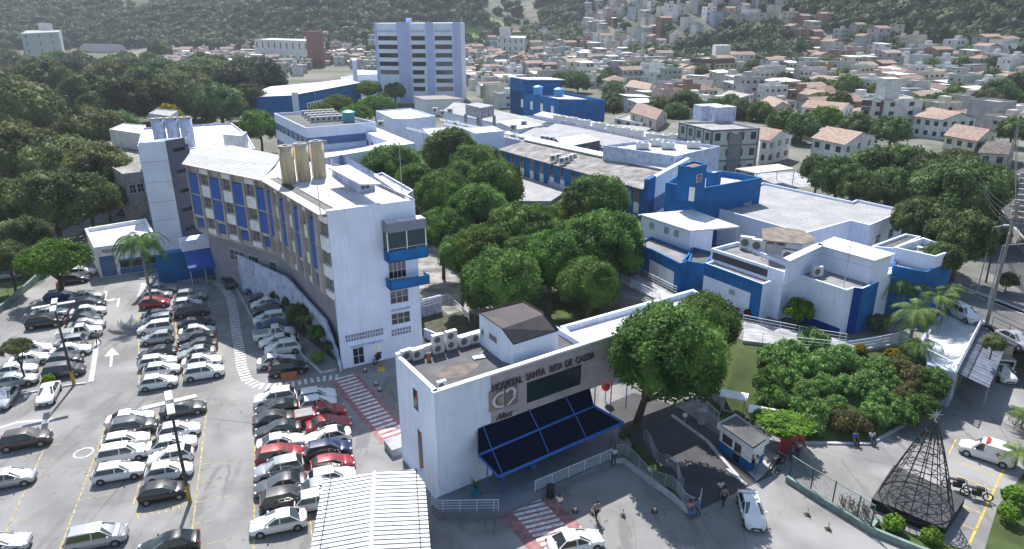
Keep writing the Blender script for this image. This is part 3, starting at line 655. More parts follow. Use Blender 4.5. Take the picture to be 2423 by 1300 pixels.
g.build('frame',MET,fr)
lad=thing('ladder','thin metal ladder fixed behind the right hand cream silo','ladder',tuple(G(775,425,17))); g=MB(); p=G(774,425,17)
for dx in (0,.4): g.tube(p+Vector((dx,0,0)),p+Vector((dx,0,4.4)),.025,4)
for i in range(14): g.tube(p+Vector((0,0,.3*i)),p+Vector((.4,0,.3*i)),.02,4)
g.build('ladder_frame',MET,lad)
# ---- reception pavilion
px=[(200,541),(345,517),(372,566),(222,586)]
RC=broot('reception_pavilion','small white reception pavilion with a ribbed roof, lettered RECEPÇÃO, half behind the tall palm','building',px,4.6)
w_,r_,P=block(RC,px,4.6,0,WHB,ROOFW,par=.6,t=.3)
a,b_=G(222,586,4.6),G(372,566,4.6); textw('RECEPÇÃO',RC,'lettering',P2(a),P2(b_),uv_of(a,b_,240,4),uv_of(a,b_,305,4),3.65,.6,.06,BLKM,.05)
g=MB(); pan(g,P2(a),P2(b_),.3,2.2,.1,3.1,.03,.1); pan(g,P2(a),P2(b_),2.6,7.5,.1,1.0,.03,.1); pan(g,P2(a),P2(b_),2.6,7.5,2.0,2.3,.035,.1); g.build('blue_skirt',BLG,RC)
g=MB(); pan(g,P2(a),P2(b_),2.7,7.4,1.05,1.98,.02,.1); g.build('window',GLT,RC)
# ================================================================ table of hospital blocks
HB='hospital_block'
def hb(label,px,zt,zb,wall=WH,roof=ROOFC,par=.4,name=HB,cat='building',t=.22):
    r=broot(name,label,cat,px,zt,zb); w_,f_,P=block(r,px,zt,zb,wall,roof,par,t); return r,P
# left rear
hb('white flat roofed rear wing with gable lights behind the stair tower',[(325,346),(337,303),(548,291),(585,318),(604,352),(480,356)],15.5,0,WHS,ROOFC,.3)
hb('small white box room on the rear wing roof, left of the dark tree',[(527,318),(540,312),(584,312),(572,322)],17.8,15.2,WHB,ROOFC,.1)
r_,P=hb('old stained concrete annex at the edge of the left park',[(205,356),(262,333),(345,342),(345,405),(290,412)],9,0,CONC,mat('stained_screed',(.30,.29,.28),.9,.25,.4,dirt=('#26231f',.8,.55)),.2)
a,b_=G(290,412,9),G(345,405,9)
for k in range(3): window(r_,P2(a),P2(b_),.6+k*1.3,1.6+k*1.3,5.4,6.9,2,WHB,GLS)
hb('pale upper room on the old concrete annex',[(258,306),(292,292),(345,296),(340,318),(300,312)],12.5,8.9,mat('pale_render',(.58,.57,.55),.85,.1,.8,streak=.3),ROOFC,.15)
hb('small grey plant room beside the yellow tree',[(352,268),(372,258),(420,262),(402,275)],12.5,5,WHS,CONC,.15)
# M1 blue striped block
px=[(648,268),(769,261),(890,289),(723,303)]
M1,P=hb('white block with two blue window bands and a roof crowded with condensers',px,12.5,0,WH,DECK,.6)
a,b_,c_=G(648,268,12.5),G(723,303,12.5),G(890,289,12.5)
for (z0,z1) in ((8.6,10.3),(4.6,6.2)):
    g=MB(); pan(g,P2(a),P2(b_),0,(b_-a).length,z0,z1,.04,.1); g.build('blue_band',BLU,M1)
    g=MB(); pan(g,P2(b_),P2(c_),-.04,(c_-b_).length,z0,z1,.04,.1); g.build('blue_band',BLG,M1)
    for k in range(7): window(M1,P2(a),P2(b_),2+k*4,4+k*4,z0+.3,z1-.2,2,out=.08)
    window(M1,P2(b_),P2(c_),14,17.5,z0+.1,z1-.1,3,WHB,GLS,out=.08)
# porthole building: lower roof and two walls
PB=thing('porthole_building','white L shaped wing with round porthole windows and a glaring coated roof','building',tuple(G(880,350)))
out_=[(763,372),(982,339),(888,300),(845,304)]; 
zz=10.5
band=[G(x,y,zz) for x,y in [(763,375),(900,352),(982,339),(888,301),(848,305),(884,322),(918,335),(860,349),(763,366)]]
g=MB(); g.prism([P2(v) for v in band],zz-.15,zz,mtop=0,bottom=True); g.build('roof_band',ROOFC,PB)
bb=[G(x,y,zz) for x,y in [(763,375),(982,339)]]; g=MB(); pan(g,P2(bb[0]),P2(bb[1]),0,(bb[1]-bb[0]).length,0,zz-.16,0,.4)
bc=G(888,301,zz); pan(g,P2(bb[1]),P2(bc),0,(bc-bb[1]).length,0,zz-.16,0,.4)
ia,ib=G(848,306,zz),G(918,335,zz); pan(g,P2(ia),P2(ib),0,(ib-ia).length,4,zz-.16,-.05,.3); g.build('wall',WH,PB)
g=MB(); lo=[G(x,y,zz-4) for x,y in [(740,372),(763,410),(900,385),(900,345),(840,315),(760,320)]]; g.add([z_(v,zz-3) for v in lo],[tuple(range(6))]); g.build('courtyard_roof',ROOFC,PB)
def porth(root,a,b_,u,z,r):
    d=(b_-a).normalized(); n=nrm(a,b_); c=a+d*u; c.z=z; f=MB(); f.tube(c-n*.05,c+n*.06,r*1.12,20); fo=f.build('window',WHS,root); f=MB(); f.tube(c,c+n*.08,r,20); f.build('pane',GLS,fo)
for x in (803,843): porth(PB,bb[0],bb[1],uv_of(bb[0],bb[1],x,7.2),7.4,.95)
for x in (858,870,881,893): porth(PB,ia,ib,uv_of(ia,ib,x,8.5),8.3,.6)
# long blue building
LB=thing('long_blue_building','long blue building with white gabled roof and white window strip behind light green trees','building',tuple(G(700,250)))
Lp=[G(x,y,9) for x,y in [(568,232),(600,222),(762,197),(854,193)]]
l0,l1,l2,l3=G(568,231,9),G(690,226,9),G(705,226,9),G(852,196,9)
l4=G(790,192,9); l5=G(640,205,9)
g=MB(); g.prism([P2(v) for v in (l0,l1,l2,l3,l4,l5)],0,8.9,mtop=False); g.build('wall',BLU,LB)
rg=MB(); rid0,rid1=(l1+l5)/2+Vector((0,0,1)),(l3+l4)/2+Vector((0,0,1)); rg.add([z_(l1,9),z_(l3,9),z_(rid1,10.2),z_(rid0,10.2),z_(l4,9),z_(l5,9),z_(l0,9)],[(0,1,2,3),(3,2,4,5),(0,3,5,6),(1,4,2)]); rg.build('roof',ROOFC,LB)
g=MB(); pan(g,P2(l1),P2(l2),0,(l2-l1).length,0,10,.1,.5); g.build('white_pier',WH,LB)
ua,ub=uv_of(l2,l3,726,6),uv_of(l2,l3,810,6); L=(l3-l2).length
ua=max(2,ua); g=MB(); pan(g,P2(l2),P2(l3),ua,ub,3.6,5.8,.05,.1); g.build('white_band',WHB,LB)
for k in range(12):
    q=ua+(ub-ua)*(k+.2)/12; window(LB,P2(l2),P2(l3),q,q+(ub-ua)/12*.6,4.1,5.4,2,out=.1)
# far tower
FT=thing('office_tower','ten storey lilac white office tower with dark ribbon windows, tallest building in view','building',tuple(G(990,240)))
t0,t1=G(897,245),G(1096,245); d=(t1-t0).normalized(); n=nrm(t0,t1); t0=Vector((t0.x,t0.y,0)); TL=(t1-t0).length; H_=31.8
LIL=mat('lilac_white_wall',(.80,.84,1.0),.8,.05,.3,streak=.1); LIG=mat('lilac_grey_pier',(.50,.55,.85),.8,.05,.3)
c0_=t0-n*1.5; c1_=t0+d*TL*.30+n*1.2
fp=[t0-n*2.5,t0+d*(TL*.28),t0+d*(TL*.62)+n*.3,t0+d*(TL*.98),t0+d*TL-n*14,t0-n*14]
g=MB(); g.prism([P2(v) for v in fp],0,H_,mtop=0); g.build('wall',LIL,FT)
for p,q,(ua,ub) in ((fp[0],fp[1],(0.05,1)),(fp[1],fp[2],(.38,.92)),(fp[2],fp[3],(.17,.78))):
    L=(q-p).length
    for k in range(7):
        z=25.5-k*3.35-.3
        if k==0: 
            g=MB(); pan(g,P2(p),P2(q),L*ua+.5,L*ub-.5,z+3.1,z+4.0,.03,.1); g.build('grey_band',LIG,FT)
        if z<2 : continue
        w=window(FT,P2(p),P2(q),L*ua+.6,(L*ub-.4)*(1 if (k<4 or p!=fp[1]) else .92),z,z+1.6,6,mat('tower_frame',(.12,.10,.14)),GLS,hm=0) if not(k>=5 and p==fp[0]) else None
for p,q,ua,ub in ((fp[0],fp[1],-.02,.05),(fp[1],fp[2],-.05,.38),(fp[1],fp[2],.93,1.0),(fp[2],fp[3],-.02,.17),(fp[2],fp[3],.80,1.04)):
    L=(q-p).length; g=MB(); pan(g,P2(p),P2(q),L*ua,L*ub,0,H_+.3,.45,.6); g.build('pier',LIG,FT)
g=MB(); g.box(z_(t0+d*TL*.38-n*5,H_+1),(2,2,2)); g.build('roof_box',LIG,FT)
# low buildings round the tower
hb('low white clinic with small square windows at the foot of the office tower',[(980,228),(1052,226),(1096,234),(1004,236)],6,0,WHB,mat('brown_grey_roof',(.3,.27,.27),.9,.2),.0)
r_,P=hb('white service block with a small chimney tower left of the office tower',[(836,168),(846,165),(892,167),(892,176),(840,178)],9,0,WH,ROOFC,.2)
hb('slim white chimney of the service block left of the office tower',[(832,138),(843,138),(843,143),(833,143)],17,0,WH,ROOFC,.1,'chimney_tower','chimney')
hb('pale blue roofed shed cluster in front of the service block',[(806,182),(850,174),(893,178),(893,194),(812,196)],6,0,WH,ROOFL,.2)
# dark blue block
DB=thing('blue_block','windowless bright blue block with two water tanks on its roof','building',tuple(G(1320,290)))
B0,B1,B2,B3=G(1205,200,12),G(1312,232,12),G(1432,236,12),G(1405,222,12)
zt=11
b0,b1,b2=G(1207,212,zt),G(1322,235,zt),G(1432,236,zt); b3=b2+(b0-b1)
g=MB(); 
Pq=[P2(v) for v in (b0,b1,b2,b3)]; I_=inset(Pq,.3); Pq=ccw(Pq); n=4
g.add([(x,y,0) for x,y in Pq]+[(x,y,zt) for x,y in Pq]+[(x,y,zt) for x,y in I_]+[(x,y,zt-1) for x,y in I_],[f for i in range(n) for j in [(i+1)%n] for f in ((i,j,j+n,i+n),(i+n,j+n,j+2*n,i+2*n),(i+2*n,j+2*n,j+3*n,i+3*n))]); g.build('wall',BLU,DB)
g=MB(); g.add([(x,y,zt-.8) for x,y in I_],[(0,1,2,3)]); g.build('roof',ROOFC,DB)
u_=(b1-b0).normalized(); v_=(b3-b0).normalized() if (b3-b0).length>1 else nrm(b0,b1)*-1
p0=b0+v_*1; g=MB(); g.obox(z_(b0,0),u_*((b1-b0).length*.30),v_*12,(0,0,15.0)); g.build('stair_head',BLU,DB); g=MB(); g.obox(z_(b0+u_*3-v_*.3,15.0),u_*((b1-b0).length*.30),v_*12.4,(0,0,.25)); g.build('stair_head_roof',ROOFC,DB)
for k,x in enumerate((1233,1255,1279,1304)): 
    u=uv_of(b0,b1,x,7); g=MB(); pan(g,P2(b0),P2(b1),u,u+1.6,6,8.6,.06,.1); g.build('window',WHB,DB)
g=MB(); pan(g,P2(b0),P2(b1),(b1-b0).length*.45,(b1-b0).length*.98,3.9,4.1,3,3); g.build('awning',WHB,DB)
def tank(p,r,h,lab,m_=None,grp=None):
    t=thing('water_tank',lab,'tank',tuple(p),grp); g=MB(); g.tube(p,p+Vector((0,0,h)),r*.86,14,r1=r); g.build('tank_body',m_ or mat('tank_blue',(.05,.28,.60),.5,.05),t); g=MB(); g.tube(p+Vector((0,0,h)),p+Vector((0,0,h*1.18)),r*1.06,14,r1=r*.4); g.build('lid',m_ or mat('tank_blue',(.05,.28,.60)),t)
tank(G(1273,224,11),1.6,2.4,'round blue water tank on the blue block, beside the stair head'); tank(G(1322,230,11),1.6,2.4,'round blue water tank on the blue block, nearer its open roof')
tank(G(826,288,11.9),1.5,2.2,'turquoise water tank on the blue striped block',mat('tank_turquoise',(.06,.34,.40),.5,.05))
# centre: white low blocks and long roofs
hb('white two level block with a bent flat roof behind the ward trees',[(889,262),(969,256),(1030,274),(965,282),(930,281)],9,0,WH,ROOFC,.3)
hb('flat pale roof with a metal guard rail, left of the domed tree crowns',[(999,304),(1069,299),(1093,319),(1020,326)],7.5,0,WHS,ROOFC,.15)
hb('tall plain white box room above the ward trees',[(1094,303),(1167,298),(1192,310),(1125,316)],10,0,WH,ROOFC,.12)
WT=thing('concrete_water_tower','streaked concrete water tank standing on stained legs above the low roofs','tank',tuple(G(1135,283,7)))
px=[(1101,247),(1130,243),(1169,250),(1137,256)]; q=[G(x,y,13) for x,y in px]
g=MB(); g.prism([P2(v) for v in q],10.3,13,bottom=True); g.build('tank_body',mat('streaked_concrete',(.40,.40,.47),.9,.2,1,streak=.85),WT)
for v in q: g=MB(); g.box((v.x,v.y,8),(.8,.8,5)); g.build('leg',mat('streaked_concrete',(.4,.4,.47)),WT)
def gable(label,px,ze,zr,zb=0,wall=WH,roof=ROOFL,ridge='long',name=HB,cat='building'):
    """four eaves corners (photo pixels at eaves height), ridge parallel to side 0-1"""
    c=[G(x,y,ze) for x,y in px]; r=thing(name,label,cat,tuple(sum(c,Vector())/4*1.0)[:2]+(zb,))
    g=MB(); m0,m1=(c[0]+c[3])/2,(c[1]+c[2])/2; g.prism([P2(v) for v in c],zb,ze-.05,mtop=False); g.add([z_(c[0],ze-.05),z_(c[3],ze-.05),z_(m0,zr-.05),z_(c[1],ze-.05),z_(c[2],ze-.05),z_(m1,zr-.05)],[(0,2,1),(3,4,5)]); g.build('wall',wall,r)
    d=(c[1]-c[0]).normalized()*.35; s=(c[3]-c[0]).normalized()*.4; g=MB()
    vs=[z_(c[0]-d-s,ze-.05),z_(c[1]+d-s,ze-.05),z_(m1+d,zr),z_(m0-d,zr),z_(c[2]+d+s,ze-.05),z_(c[3]-d+s,ze-.05)]
    g.add(vs+[(x,y,z+.12) for x,y,z in vs],[(6,7,8,9),(9,8,10,11),(3,2,1,0),(5,4,2,3),(0,1,7,6),(4,5,11,10),(1,2,8,7),(2,4,10,8),(3,0,6,9),(5,3,9,11)]); g.build('roof',roof,r)
    return r,c
gable('long low gabled hall running behind the concrete water tower',[(1049,264),(1250,309),(1330,296),(1100,246)],6.5,8)
gable('grey gabled hall roof between the blue block and the white brick court',[(1270,318),(1500,365),(1570,345),(1357,300)],7,8.6,0,WHS)
gable('short grey gable roof left of the bright white lean-to',[(1195,318),(1300,338),(1360,312),(1250,296)],6.5,7.6,0,WHS)
hb('bright white lean-to roof behind the tank legs',[(1180,288),(1230,283),(1282,296),(1222,306)],8,0,WH,ROOFC,.0)
hb('bright white flat roof beside a brick grey court wall',[(1318,328),(1384,319),(1420,331),(1338,347)],8.5,0,mat('purple_grey_wall',(.17,.14,.19),.9,.15,.8,streak=.3),ROOFC,.0)
r_,P=hb('streaked white block with roof machinery at the right end of the long roofs',[(1427,344),(1598,370),(1704,346),(1560,328)],12.2,0,WHS,mat('cluttered_roof',(.55,.55,.62),.85,.25,.8),.5)
a,b_=G(1427,344,12.2),G(1598,370,12.2)
window(r_,P2(a),P2(b_),12,12.9,8,10,1); window(r_,P2(a),P2(b_),17,18.4,10,10.6,1)
# platform strip with condensers
px=[(1230,270),(1700,372),(1720,352),(1262,262)]
SP=broot('service_platform','raised service strip lined with big rooftop units behind the grey gables','platform',[(1300,287),(1660,360),(1680,348),(1330,280)],7.5)
g=MB(); q=[G(x,y,8) for x,y in [(1262,272),(1600,338),(1625,330),(1285,264)]]; g.prism([P2(v) for v in q],0,8); g.build('deck',WHS,SP)
# long blue windowed ward
LG=thing('blue_window_ward','long low ward with ribbed grey roof and a blue wall of windows','building',tuple(G(1380,440)))
e0,e1=G(1183,352,8.5),G(1525,446,8.5); r0,r1=G(1250,331,9.8),G(1598,405,9.8); k0,k1=e0+(r0-e0)*1.9,e1+(r1-e1)*1.9
g=MB(); g.prism([P2(v) for v in (e0,e1,z_(k1,0),z_(k0,0)) if True and True] if False else [P2(e0),P2(e1),P2(k1),P2(k0)],0,8.35,mtop=False); g.add([z_(e1,8.35),z_(k1,8.35),z_(r1,9.7),z_(e0,8.35),z_(k0,8.35),z_(r0,9.7)],[(0,1,2),(3,5,4)]); g.build('wall',BLU,LG)
n=nrm(e0,e1)*.5; g=MB(); g.add([z_(e0+n,8.4),z_(e1+n,8.4),z_(r1,9.8),z_(r0,9.8),z_(e0+n,8.3),z_(e1+n,8.3)],[(0,1,2,3),(4,5,1,0)]); g.build('grey_roof_slope',ROOFG,LG)
g=MB(); g.add([z_(r0,9.8),z_(r1,9.8),z_(k1,8.4),z_(k0,8.4)],[(0,1,2,3)]); g.build('white_roof_slope',ROOFC,LG)
g=MB(); nn=(r0-e0).normalized()*1.3; g.obox(z_(r0-nn,9.75),(r1-r0),nn*1.4,(0,0,.25)); g.build('ridge_walk',ROOFC,LG)
L=(e1-e0).length; nw=13
for k in range(nw):
    u=L*(k+.35)/nw; window(LG,P2(e0),P2(e1),u,u+L/nw*.28,5.9,8.0,2,mat('beige_frame',(.5,.42,.38)),GLS,out=.06)
    g=MB(); pan(g,P2(e0),P2(e1),u-.1,u+L/nw*.34,4.0,5.8,.04,.1); g.build('white_spandrel',WHB,LG)
pe=G(1525,446,8.5); q1=G(1535,443,9.6); q2=G(1605,425,9.6)
g=MB(); g.obox(z_(e1,0),(e1-e0).normalized()*.9,(k1-e1).normalized()*13,(0,0,9.9)); ew=g.build('end_wall',WH,LG)
g=MB(); g.obox(z_(e1-(k1-e1).normalized()*.2,0),(e1-e0).normalized()*.95,(k1-e1).normalized()*2.2,(0,0,10.1)); g.build('blue_pier',BLU,LG)
g=MB(); g.obox(z_(e1+(e1-e0).normalized()*.85,3.8),(e1-e0).normalized()*.1,(k1-e1).normalized()*11,(0,0,2.6)); g.build('blue_band',BLG,LG)
hb('low ribbed grey roof in front of the blue windowed ward',[(1178,392),(1345,447),(1300,475),(1225,475),(1150,420)],4.2,0,WHS,ROOFL,.0)
hb('lower grey terrace roof under the ward windows',[(1160,372),(1185,366),(1352,428),(1345,445)],5.0,0,WHS,mat('grey_terrace',(.3,.3,.33),.9,.15),.15)
# blue stair head and blue block
r_,P=hb('wide blue block with stained white parapet, behind the metal roofed cabin',[(1575,432),(1652,448),(1803,421),(1750,410),(1690,402),(1600,415)],12.3,0,BLU,ROOFC,.9,t=.3)
r_,P=hb('blue stair head with brown roof and white handrail on the wide blue block',[(1605,391),(1641,397),(1673,388),(1640,381)],16,11.3,BLU,mat('rusty_roof',(.25,.15,.11),.9,.2),.25)
a,b_=G(1605,391,16),G(1641,397,16); g=MB(); pan(g,P2(a),P2(b_),2.0,2.8,11.5,13.4,.04,.1); g.build('door',WHB,r_)
a,b_=G(1641,397,16),G(1673,388,16); window(r_,P2(a),P2(b_),1.0,2.2,13.9,14.8,1)
hb('small blue plant room right of the blue stair head',[(1672,407),(1690,410),(1708,406),(1690,402)],13.6,11.3,BLU,ROOFC,.1)
railing('railing',rz([(1588,430),(1605,424),(1612,415),(1634,420),(1628,434)],11.5),1.1,'white zigzag handrail in front of the blue stair head',rails=2,post=1.5)
# big white hall
BG,P=hb('large white hall with a broad ribbed roof and a stepped far parapet',[(1657,482),(1905,552),(2013,522),(2058,533),(2143,497),(2027,472),(2017,477),(1806,432)],8.8,PLZ-3,WH,ROOFL,.35)
a,b_=G(2058,533,8.8),G(2143,497,8.8)
for u in (2.6,6.8): 
    if u+1.6<(b_-a).length: window(BG,P2(a),P2(b_),u,u+1.4,5.6,6.8,2)
g=MB(); p=G(1735,478,8.9); g.obox(z_(p,8.5),G(1775,484,8.9)-p,G(1740,470,8.9)-p,(0,0,.5)); g.build('loose_roof_sheet',ROOFL,BG)
# metal roofed cabin
px=[(1518,511),(1633,544),(1690,541),(1632,502)]
MC,P=hb('white cabin with a bright metal mono pitch roof carried out over an open bay',[(1518,509),(1634,544),(1688,541),(1632,500)],9.6,6.6,WH,ROOFC,.0)
g=MB(); q=[G(x,y,9.75) for x,y in [(1514,508),(1633,547),(1750,537),(1637,497)]]; g.prism([P2(v) for v in q],9.62,9.8,bottom=True); g.build('metal_roof',ROOFW,MC)
v=G(1745,539,9.7); g=MB(); g.tube(z_(v,6.6),z_(v,9.6),.06,6); g.build('post',MET,MC)
a,b_=G(1518,509,9.6),G(1634,544,9.6)
for x in (1542,1577,1601): u=uv_of(a,b_,x,8.6); g=MB(); pan(g,P2(a),P2(b_),u-.4,u+.4,8.1,9.0,.03,.1); g.build('window',mat('dull_pane',(.3,.36,.42),.3,.1),MC)
# lower block A under the cabin, recess, block B
XA,PA=hb('blue banded white block under the metal roofed cabin, left of the recess',[(1500,578),(1541,590),(1609,624),(1632,618),(1640,598),(1540,560)],7.2,PLZ-.1,BLU,mat('screed_roof',(.25,.25,.27),.9,.2,.7,dirt=('#7d7974',1.0,.5)),.3)
a,b_=G(1541,590,7.2),G(1609,624,7.2); g=MB(); pan(g,P2(a),P2(b_),-1.6,(b_-a).length*.84,PLZ,5.8,.04,.1); g.build('white_panel',WHB,XA)
hb('dark blue recessed link block between the two banded blocks',[(1615,616),(1668,625),(1692,598),(1640,585)],7.3,PLZ-.1,BLU,DECK,.35)
px=[(1668,623),(1804,673),(1843,658),(1706,610)]
XB,PB_=hb('white block with a broad blue top band, behind the round tree',px,7.8,PLZ-.1,WH,mat('screed_roof',(.25,.25,.27)),.3)
a,b_=G(1668,623,7.8),G(1804,673,7.8); L=(b_-a).length
g=MB(); pan(g,P2(a),P2(b_),-.03,L+.03,6.35,7.82,.05,.1); pan(g,P2(a),P2(b_),L-1.3,L+.03,PLZ,6.35,.05,.1); g.build('blue_band',BLU,XB)
g=MB(); u=uv_of(a,b_,1732,5.5); pan(g,P2(a),P2(b_),u-.4,u+.4,5.3,5.9,.04,.1); g.build('vent',mat('dull_pane',(.3,.36,.42)),XB)
XC,PC=hb('taller grey roofed block with white parapet carrying condensers',[(1683,588),(1856,644),(1892,632),(1820,604),(1745,572)],9.1,PLZ-.1,WH,mat('screed_roof',(.25,.25,.27)),.45)
g=MB(); a,b_=G(1683,588,9.1),G(1856,644,9.1); pan(g,P2(a),P2(b_),.3,(b_-a).length-2.0,7.9,8.75,.03,.1); g.build('dark_fascia',mat('charcoal_band',(.05,.05,.065),.8,.1),XC)
# block D in front, with blue corner
px=[(1856,646),(1893,634),(1960,625),(2079,668),(2041,684),(2021,681),(2004,687),(1894,651)]
XD,PD=hb('white block with a deep blue corner pier above the glass fenced ramp',px,8.6,PLZ-.1,WH,mat('screed_roof',(.25,.25,.27)),.35)
def onw(root,p0,p1,z,u0,u1,z0,z1,m_,nm,out=.04):
    a,b_=G(*p0,z),G(*p1,z); L=(b_-a).length; g=MB(); pan(g,P2(a),P2(b_),u0*L,u1*L,z0,z1,out,.1); return g.build(nm,m_,root)
onw(XD,(2021,681),(2041,684),8.6,0,1,PLZ,8.62,BLD,'blue_pier'); onw(XD,(2041,684),(2079,668),8.6,0,1,PLZ,8.62,BLU,'blue_pier')
onw(XD,(1894,651),(2004,687),8.6,0,1,PLZ,4.3,BLD,'blue_skirting')
r_,P=hb('tall white block with a bright ribbed metal roof, right of the condenser roof',[(1941,579),(2066,614),(2110,600),(1977,563)],11.0,8.2,WH,ROOFW,.0)
onw(r_,(1941,579),(2066,614),11.0,.0,1,10.0,10.06,WHS,'joint')
hb('thin white screen wall left of the bright metal roof',[(1862,611),(1937,578),(1941,580),(1868,614)],11.0,8.2,WH,WHB,.0)
# right end
hb('white slab wall between the blue corner and the palms',[(2062,664),(2110,646),(2146,632),(2140,622),(2055,650)],8.4,PLZ-.1,WH,WHB,.1)
r_,P=hb('blue corner block with ribbed white roof at the street end',[(2112,629),(2192,644),(2255,619),(2190,603),(2120,600)],9.2,PLZ-.1,BLU,ROOFL,.3)
onw(r_,(2192,644),(2255,619),9.2,.55,.7,PLZ+1.2,PLZ+2.6,mat('grey_shutter',(.2,.24,.38)),'shutter')
r_,P=hb('small walled roof terrace room above the blue corner block',[(2114,585),(2215,607),(2263,590),(2184,562)],10.6,8.6,WH,mat('screed_roof',(.25,.25,.27)),.8)
hb('low dark roof between the white hall and the roof terrace room',[(2062,583),(2115,588),(2180,560),(2143,553),(2068,580)],8.8,4,WH,DECK,.3)
# rounded brown canopy on the roof
CN=thing('fan_canopy','brown ribbed fan shaped canopy over roof machinery','canopy',tuple(G(1860,590,9)))
q=[G(x,y,11.2) for x,y in [(1802,541),(1850,537),(1900,545),(1930,563),(1925,572),(1900,578),(1805,568)]]
g=MB(); g.prism([P2(v) for v in q],11.1,11.2,bottom=True); g.build('canopy_roof',mat('brown_corrugated',(.24,.20,.17),.9,.2,1,wave=((.8,.6,0),.35,.5)),CN)
for x,y in ((1808,566),(1895,575),(1925,570)): v=G(x,y,11.1); g=MB(); g.tube(z_(v,8.6),z_(v,11.1),.05,6); g.build('post',MET,CN)
# antenna masts
for x,y,z,h,lab in ((758,505,17,7,'thin mast at the front edge of the ward roof'),(955,512,15,7.5,'thin mast beside the bay balconies'),(1996,680,8.3,5.5,'thin mast on the blue cornered block'),(1298,470,0,8,'thin pole rising from the tree court'),(512,355,15.5,4,'thin mast on the rear wing roof'),(103,300,0,11,'slender mast among the park trees'),(750,262,9,5,'thin mast in front of the long blue building')):
    p=G(x,y,z); t=thing('antenna_mast',lab,'antenna',tuple(p)); g=MB(); g.tube(p,p+Vector((0,0,h)),.05,5,r1=.025); g.build('mast',MET,t); g=MB(); g.tube(p+Vector((-.15,0,h)),p+Vector((.15,0,h)),.03,4); g.build('tip',MET,t)
# ================================================================ terrace building by the street
zt=PLZ+.1
TB=thing('terrace_room','white room with a walled roof terrace and lattice balustrade beside the street','building',tuple(G(2240,900)))
tp=[(2180,800),(2195,862),(2262,884),(2323,765),(2246,722),(2200,770)]
w_,r_,P=block(TB,tp,PLZ+.15,0,WHS,mat('terrace_tiles',(.50,.53,.58),.8,.1,1),.1,.3)
lat=thing('lattice_balustrade','white openwork lattice balustrade round the terrace','balustrade',tuple(G(2262,884,PLZ)))
bp=[G(x,y,PLZ+.15) for x,y in [(2197,800),(2180,842),(2262,884),(2323,765),(2246,722)]]
g=MB(); f=MB()
for a,b_ in zip(bp[:-1],bp[1:]):
    L=(b_-a).length; d=(b_-a)/L; nseg=max(1,int(L/.6)); Z=Vector((0,0,1))
    g.tube(a+Z*.95,b_+Z*.95,.06,4); g.tube(a+Z*.1,b_+Z*.1,.06,4)
    for i in range(nseg):
        p=a+d*(L*i/nseg); q=a+d*(L*(i+1)/nseg); f.tube(p+Z*.1,q+Z*.95,.028,4); f.tube(p+Z*.95,q+Z*.1,.028,4); f.tube(p,p+Z*.95,.035,4)
g.build('rail',WHB,lat); f.build('lattice',WHB,lat)
AW=thing('sheet_awning','blue grey sheet awning sloping from the terrace wall over the ambulance lane','awning',tuple(G(2300,880)))
q=[G(2266,884,3.3),G(2325,768,3.3)]; n=nrm(q[0],q[1]); g=MB(); g.add([z_(q[0],3.35),z_(q[1],3.35),z_(q[1]+n*2.6,2.7),z_(q[0]+n*2.6,2.7)]+[z_(q[0],3.27),z_(q[1],3.27),z_(q[1]+n*2.6,2.62),z_(q[0]+n*2.6,2.62)],[(0,3,2,1),(4,5,6,7),(3,7,6,2)]); g.build('sheet',mat('slate_sheet',(.17,.19,.26),.6,.2,1,wave=((n.y,-n.x,0),.7,.5)),AW)
for t in (.05,.5,.95): v=q[0].lerp(q[1],t)+n*2.5; g=MB(); g.tube(z_(v,0),z_(v,2.7),.05,6); g.build('post',MET,AW)
# carport roof in the foreground
px=[(772,1128),(882,1112),(1000,1105),(1018,1122),(1030,1420),(700,1420)]
CP=thing('carport','white ribbed carport roof rising into the bottom of the view','canopy',tuple(G(890,1300)))
zc_=3.6; c=[G(x,y,zc_) for x,y in [(765,1133),(1003,1108),(1035,1500),(700,1500)]]; m0,m1=G(886,1118,3.95),G(868,1500,3.95)
g=MB(); g.add([z_(c[0],zc_),z_(m0,zc_+.3),z_(m1,zc_+.3),z_(c[3],zc_),z_(c[1],zc_),z_(c[2],zc_)],[(0,1,2,3)[::-1],(1,4,5,2)[::-1]]); g.add([z_(c[0],zc_-.25),z_(c[0],zc_),z_(m0,zc_+.3),z_(m0,zc_+.05),z_(c[1],zc_),z_(c[1],zc_-.25)],[(0,1,2,3),(3,2,4,5)])
al=(m1-m0).normalized(); g.build('sheet_roof',mat('carport_sheet',(.80,.80,.80),.6,.08,.8,wave=((al.x,al.y,0),.42,.9),dirt=('#a5a39c',1.2,.62)),CP)
g=MB(); pr=(c[1]-c[0]).normalized()
g.path([z_(m0,zc_+.36),z_(m1,zc_+.36)],.13,6); g.build('ridge_cap',WHB,CP)
g=MB(); 
for t in (.08,.92): 
    a=c[0].lerp(c[1],t); b_=c[3].lerp(c[2],t); k=.3*(1-abs(t-.5)*2); g.path([z_(a,zc_+k+.03),z_(b_,zc_+k+.03)],.03,4)
g.build('fixing_line',BLKM,CP)
for v in c[:2]+[c[2],c[3]]: w_=v+(sum(c,Vector())/4-v)*.06; g=MB(); g.tube(z_(w_,0),z_(w_,zc_-.1),.07,8); g.build('post',MET,CP)
